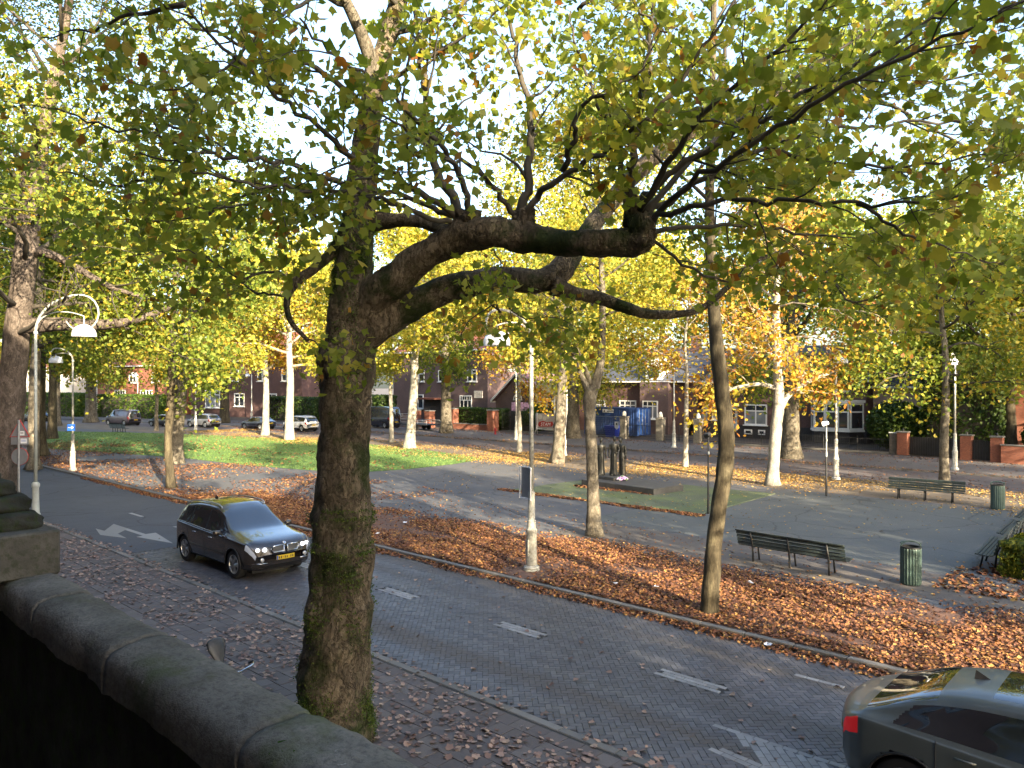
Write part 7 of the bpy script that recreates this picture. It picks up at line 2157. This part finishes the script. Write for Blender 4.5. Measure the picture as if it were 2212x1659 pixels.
CURL_V = [(0, -.5, .06), (.34, -.1, .16), (.40, .22, .22), (0, .55, .05), (-.40, .22, .20), (-.34, -.1, .14), (0, .05, -.02)]
BENT_V = [(0, -.5, .05), (.42, -.05, .16), (.1, .5, .04), (-.36, .15, .14)]
BENT_F = [(0, 1, 2), (0, 2, 3)]
CURL_F = [(6, 0, 1), (6, 1, 2), (6, 2, 3), (6, 3, 4), (6, 4, 5), (6, 5, 0)]
sm = lambda a, b, v: np.clip((v - a) / (b - a), 0, 1)

def d_strip(x, y):
    n1 = noise2(x, y, .33, 3.0); n2 = noise2(x, y, 1.1, 8.0)
    edge = 19.3 + 1.2 * noise2(x, x * 0, .25, 5.0) - .10 * np.clip(-14 - x, 0, 12)
    base = np.clip(1 - sm(-.7, .9, y - edge), 0, 1) * np.clip(.95 + n1 * 1.5 + n2 * .5, .05, 1)
    # bare ground: round the lamp foot, by the kerb and beside the asphalt
    for (cx, cy, rx, ry) in ((-13.3, 14.9, .8, .45), (-5.6, 15.3, 1.0, .3), (-19.5, 16.6, 2.0, .3)):
        base *= .12 + .88 * sm(.7 + .5 * n2, 1.4 + .5 * n2, np.sqrt(((x - cx) / rx) ** 2 + ((y - cy) / ry) ** 2))
    left = sm(-24, -31, x)
    return base * (1 - .55 * left) + .015
stuff('fallen_leaves', 'thick brown fallen leaves on the park edge strip', litter('a', '', 240000, (-34, 3, 14.45, 22.5), d_strip, .078, None, .004, None, None, 1, .38, .03), M['litter'], BENT_V, BENT_F, 1)
def d_gutter(x, y):
    n1 = noise2(x, y * 0, .5, 1.0)
    w = .38 + .35 * n1
    return np.clip(1 - (PARK_KERB - y) / np.clip(w, .08, 1), 0, 1)
stuff('gutter_leaves', 'golden brown leaves piled in the gutter along the park kerb', litter('b', '', 46000, (-45, 2, 13.3, 14.3), d_gutter, .082, None, ROAD_Z, None, None, 2, .5, .04), M['litter'], BENT_V, BENT_F, 2)
def d_left(x, y):
    return np.clip(.22 + noise2(x, y, .28, 9.0) * .9 + .35 * sm(17.5, 15, y), .0, .8)
stuff('scattered_leaves', 'thin brown leaves on the path left of the great trunk', litter('c', '', 60000, (-75, -26, 14.5, 24), d_left, .10, None, .004, None, None, 3, .35), M['litter'], FAR_V, FAR_F, 3)
def d_row(x, y):
    return np.clip(.32 + noise2(x, y, .16, 4.0) * .9, .02, 1)
stuff('golden_leaves', 'golden fallen leaves under the sunlit tree row by the far street', litter('d', '', 120000, (-80, 0, 33.5, 41.6), lambda x, y: d_row(x, y) * sm(33.2, 36.3, y + .6 * noise2(x, y, .3)), .085, None, .006, None, None, 4, .3), M['litter_gold'], FAR_V, FAR_F, 4)
stuff('street_leaves', 'fallen leaves blown over the far street and pavement', litter('e', '', 60000, (-95, 0, 41.8, 57), lambda x, y: np.clip(.06 + .9 * np.exp(-((y - 48.3) / .7) ** 2) + .7 * np.exp(-((y - 56.3) / .8) ** 2) + .5 * np.exp(-((y - 42.4) / .7) ** 2) + .25 * noise2(x, y, .25, 2.0), 0, 1), .10, None, 0.0, None, None, 5, .3), M['litter'], FAR_V, FAR_F, 5)
stuff('plaza_leaves', 'single yellowish leaves dotted over the grey plaza and path', litter('f', '', 5200, (-34, 0, 19, 36), lambda x, y: np.clip(.30 + .4 * noise2(x, y, .3, 6.0), .03, 1), .075, None, .008, None, None, 6, .2), M['litter_gold'], FAR_V, FAR_F, 6)
stuff('pad_edge_leaves', 'reddish leaves drifted along the edge of the monument pad', litter('g', '', 13000, (-25, -14.3, 25.2, 26.05), lambda x, y: np.clip(.9 + .8 * noise2(x, y, .6), 0, 1) * np.clip(1 - (26.05 - y) / np.clip(.45 + .5 * noise2(x, x * 0, .7, 3.0), .12, 1), 0, 1), .11, None, .006, None, None, 7, .4, .03), M['litter'], FAR_V, FAR_F, 7)
stuff('slab_edge_leaves', 'reddish leaves drifted against the monument slab', litter('h', '', 3600, (-23.2, -18.7, 28.6, 29.5), lambda x, y: np.clip(.8 + noise2(x, y, .8), 0, 1) * np.clip(1 - (29.5 - y) / np.clip(.5 + .6 * noise2(x, x * 0, .7, 3.0), .15, 1), 0, 1), .11, None, .010, None, None, 8, .4, .03), M['litter'], FAR_V, FAR_F, 8)
stuff('lawn_leaves', 'brown leaves scattered over the lawn edge', litter('i', '', 7000, (-75, -34, 20, 38), lambda x, y: inside(x, y, lawn_poly) * np.clip(.25 + noise2(x, y, .2, 7.0), .02, .8), .15, None, .03, None, None, 9, .4), M['litter'], FAR_V, FAR_F, 9)
stuff('bed_leaves', 'orange leaves along the hedge foot by the litter bin', litter('j', '', 5000, (-5.2, 1.5, 20.6, 25.5), lambda x, y: np.clip(.55 + .6 * noise2(x, y, .7) - .5 * sm(-4.2, -5.0, x) * sm(22, 23, y), 0, 1) * (1 - .9 * sm(22.9, 23.0, y) * sm(-4.0, -3.9, x)), .12, None, .006, None, None, 10, .4, .03), M['litter'], CURL_V, CURL_F, 10)
stuff('road_leaves', 'a few leaves lying on the brick carriageway', litter('k', '', 420, (-26, 1, 8.7, 13.6), lambda x, y: np.full(len(x), .45), .10, None, ROAD_Z, None, None, 11, .2), M['litter_pale'], CURL_V, CURL_F, 11)

# near pavement: the leaves that show largest are single leaves, the rest one mass
def d_pave(x, y):
    band = np.exp(-((y - 7.3) / .9) ** 2) * .8 + np.exp(-((y - 8.75) / .14) ** 2) * 1.0 + .22
    return np.clip(band * (.85 + 1.5 * noise2(x, y, .8, 2.0)), .03, 1)
LPv, LNv, LSv = litter('l', '', 15000, (-31, 1, 3.4, 8.95), d_pave, .092, None, .002, None, None, 12, .22, .01)
LPv[:, 2] += np.where(LPv[:, 1] > 8.6, ROAD_Z, 0)
LSv = np.where(np.random.default_rng(5).uniform(size=len(LSv)) < .6, LSv, LSv * .75)
flat = [(a, b_, c_ * .6) for a, b_, c_ in LEAF_V]
ordr = [i for i in np.argsort(np.linalg.norm(LPv[:, :2], axis=1)) if in_view(LPv[i, 0], LPv[i, 1])]
fme = bpy.data.meshes.new('fallen_leaf'); fme.from_pydata(flat, [], LEAF_F); fme.update(); fme.materials.append(M['litter_pale'])
rr = np.random.default_rng(8)
for i in ordr[:300]:
    o = bpy.data.objects.new('fallen_leaf', fme); COL.objects.link(o)
    o.location = LPv[i]; o.scale = (LSv[i],) * 3
    o.rotation_euler = (Vector(LNv[i]).to_track_quat('Z', 'Y').to_matrix() @ Matrix.Rotation(float(rr.uniform(0, 6.28)), 3, 'Z')).to_euler()
    tag(o, 'dry pinkish-brown plane leaf lying on the near pavement', 'leaf', 'fallen leaves on the near pavement')
rest = np.array(ordr[300:] if len(ordr) > 300 else ordr[:1])
stuff('pavement_leaves', 'dry plane leaves farther along the near pavement', (LPv[rest], LNv[rest], LSv[rest]), M['litter_pale'], MID_V, MID_F, 12)

# scraps of paper
for i, (px, py, lb) in enumerate([(875, 1131, 'crumpled white paper scrap on the path right of the great trunk'), (1413, 1271, 'folded white paper scrap in the leaves near the curving trunk'), (1328, 1264, 'small bluish paper scrap in the sunlit leaves'), (1660, 1396, 'white paper scrap in the gutter leaves'), (815, 1155, 'white paper scrap beside the great trunk'), (1620, 1262, 'white paper scrap near the bench legs')]):
    z = ROAD_Z if i == 3 else 0
    x, y = gnd(px, py, z)
    V = []; F = []
    for a in range(4):
        for b_ in range(4): V.append((a * .06 - .09 + random.gauss(0, .008), b_ * .045 - .07 + random.gauss(0, .008), .035 + abs(random.gauss(0, .02))))
    for a in range(3):
        for b_ in range(3): F.append((a * 4 + b_, a * 4 + 4 + b_, a * 4 + 5 + b_, a * 4 + 1 + b_))
    tag(MB().add(V, F).build('paper_scrap', M['paper'], None, False, (x, y, z), random.uniform(0, 3)), lb, 'paper', 'scraps of paper')
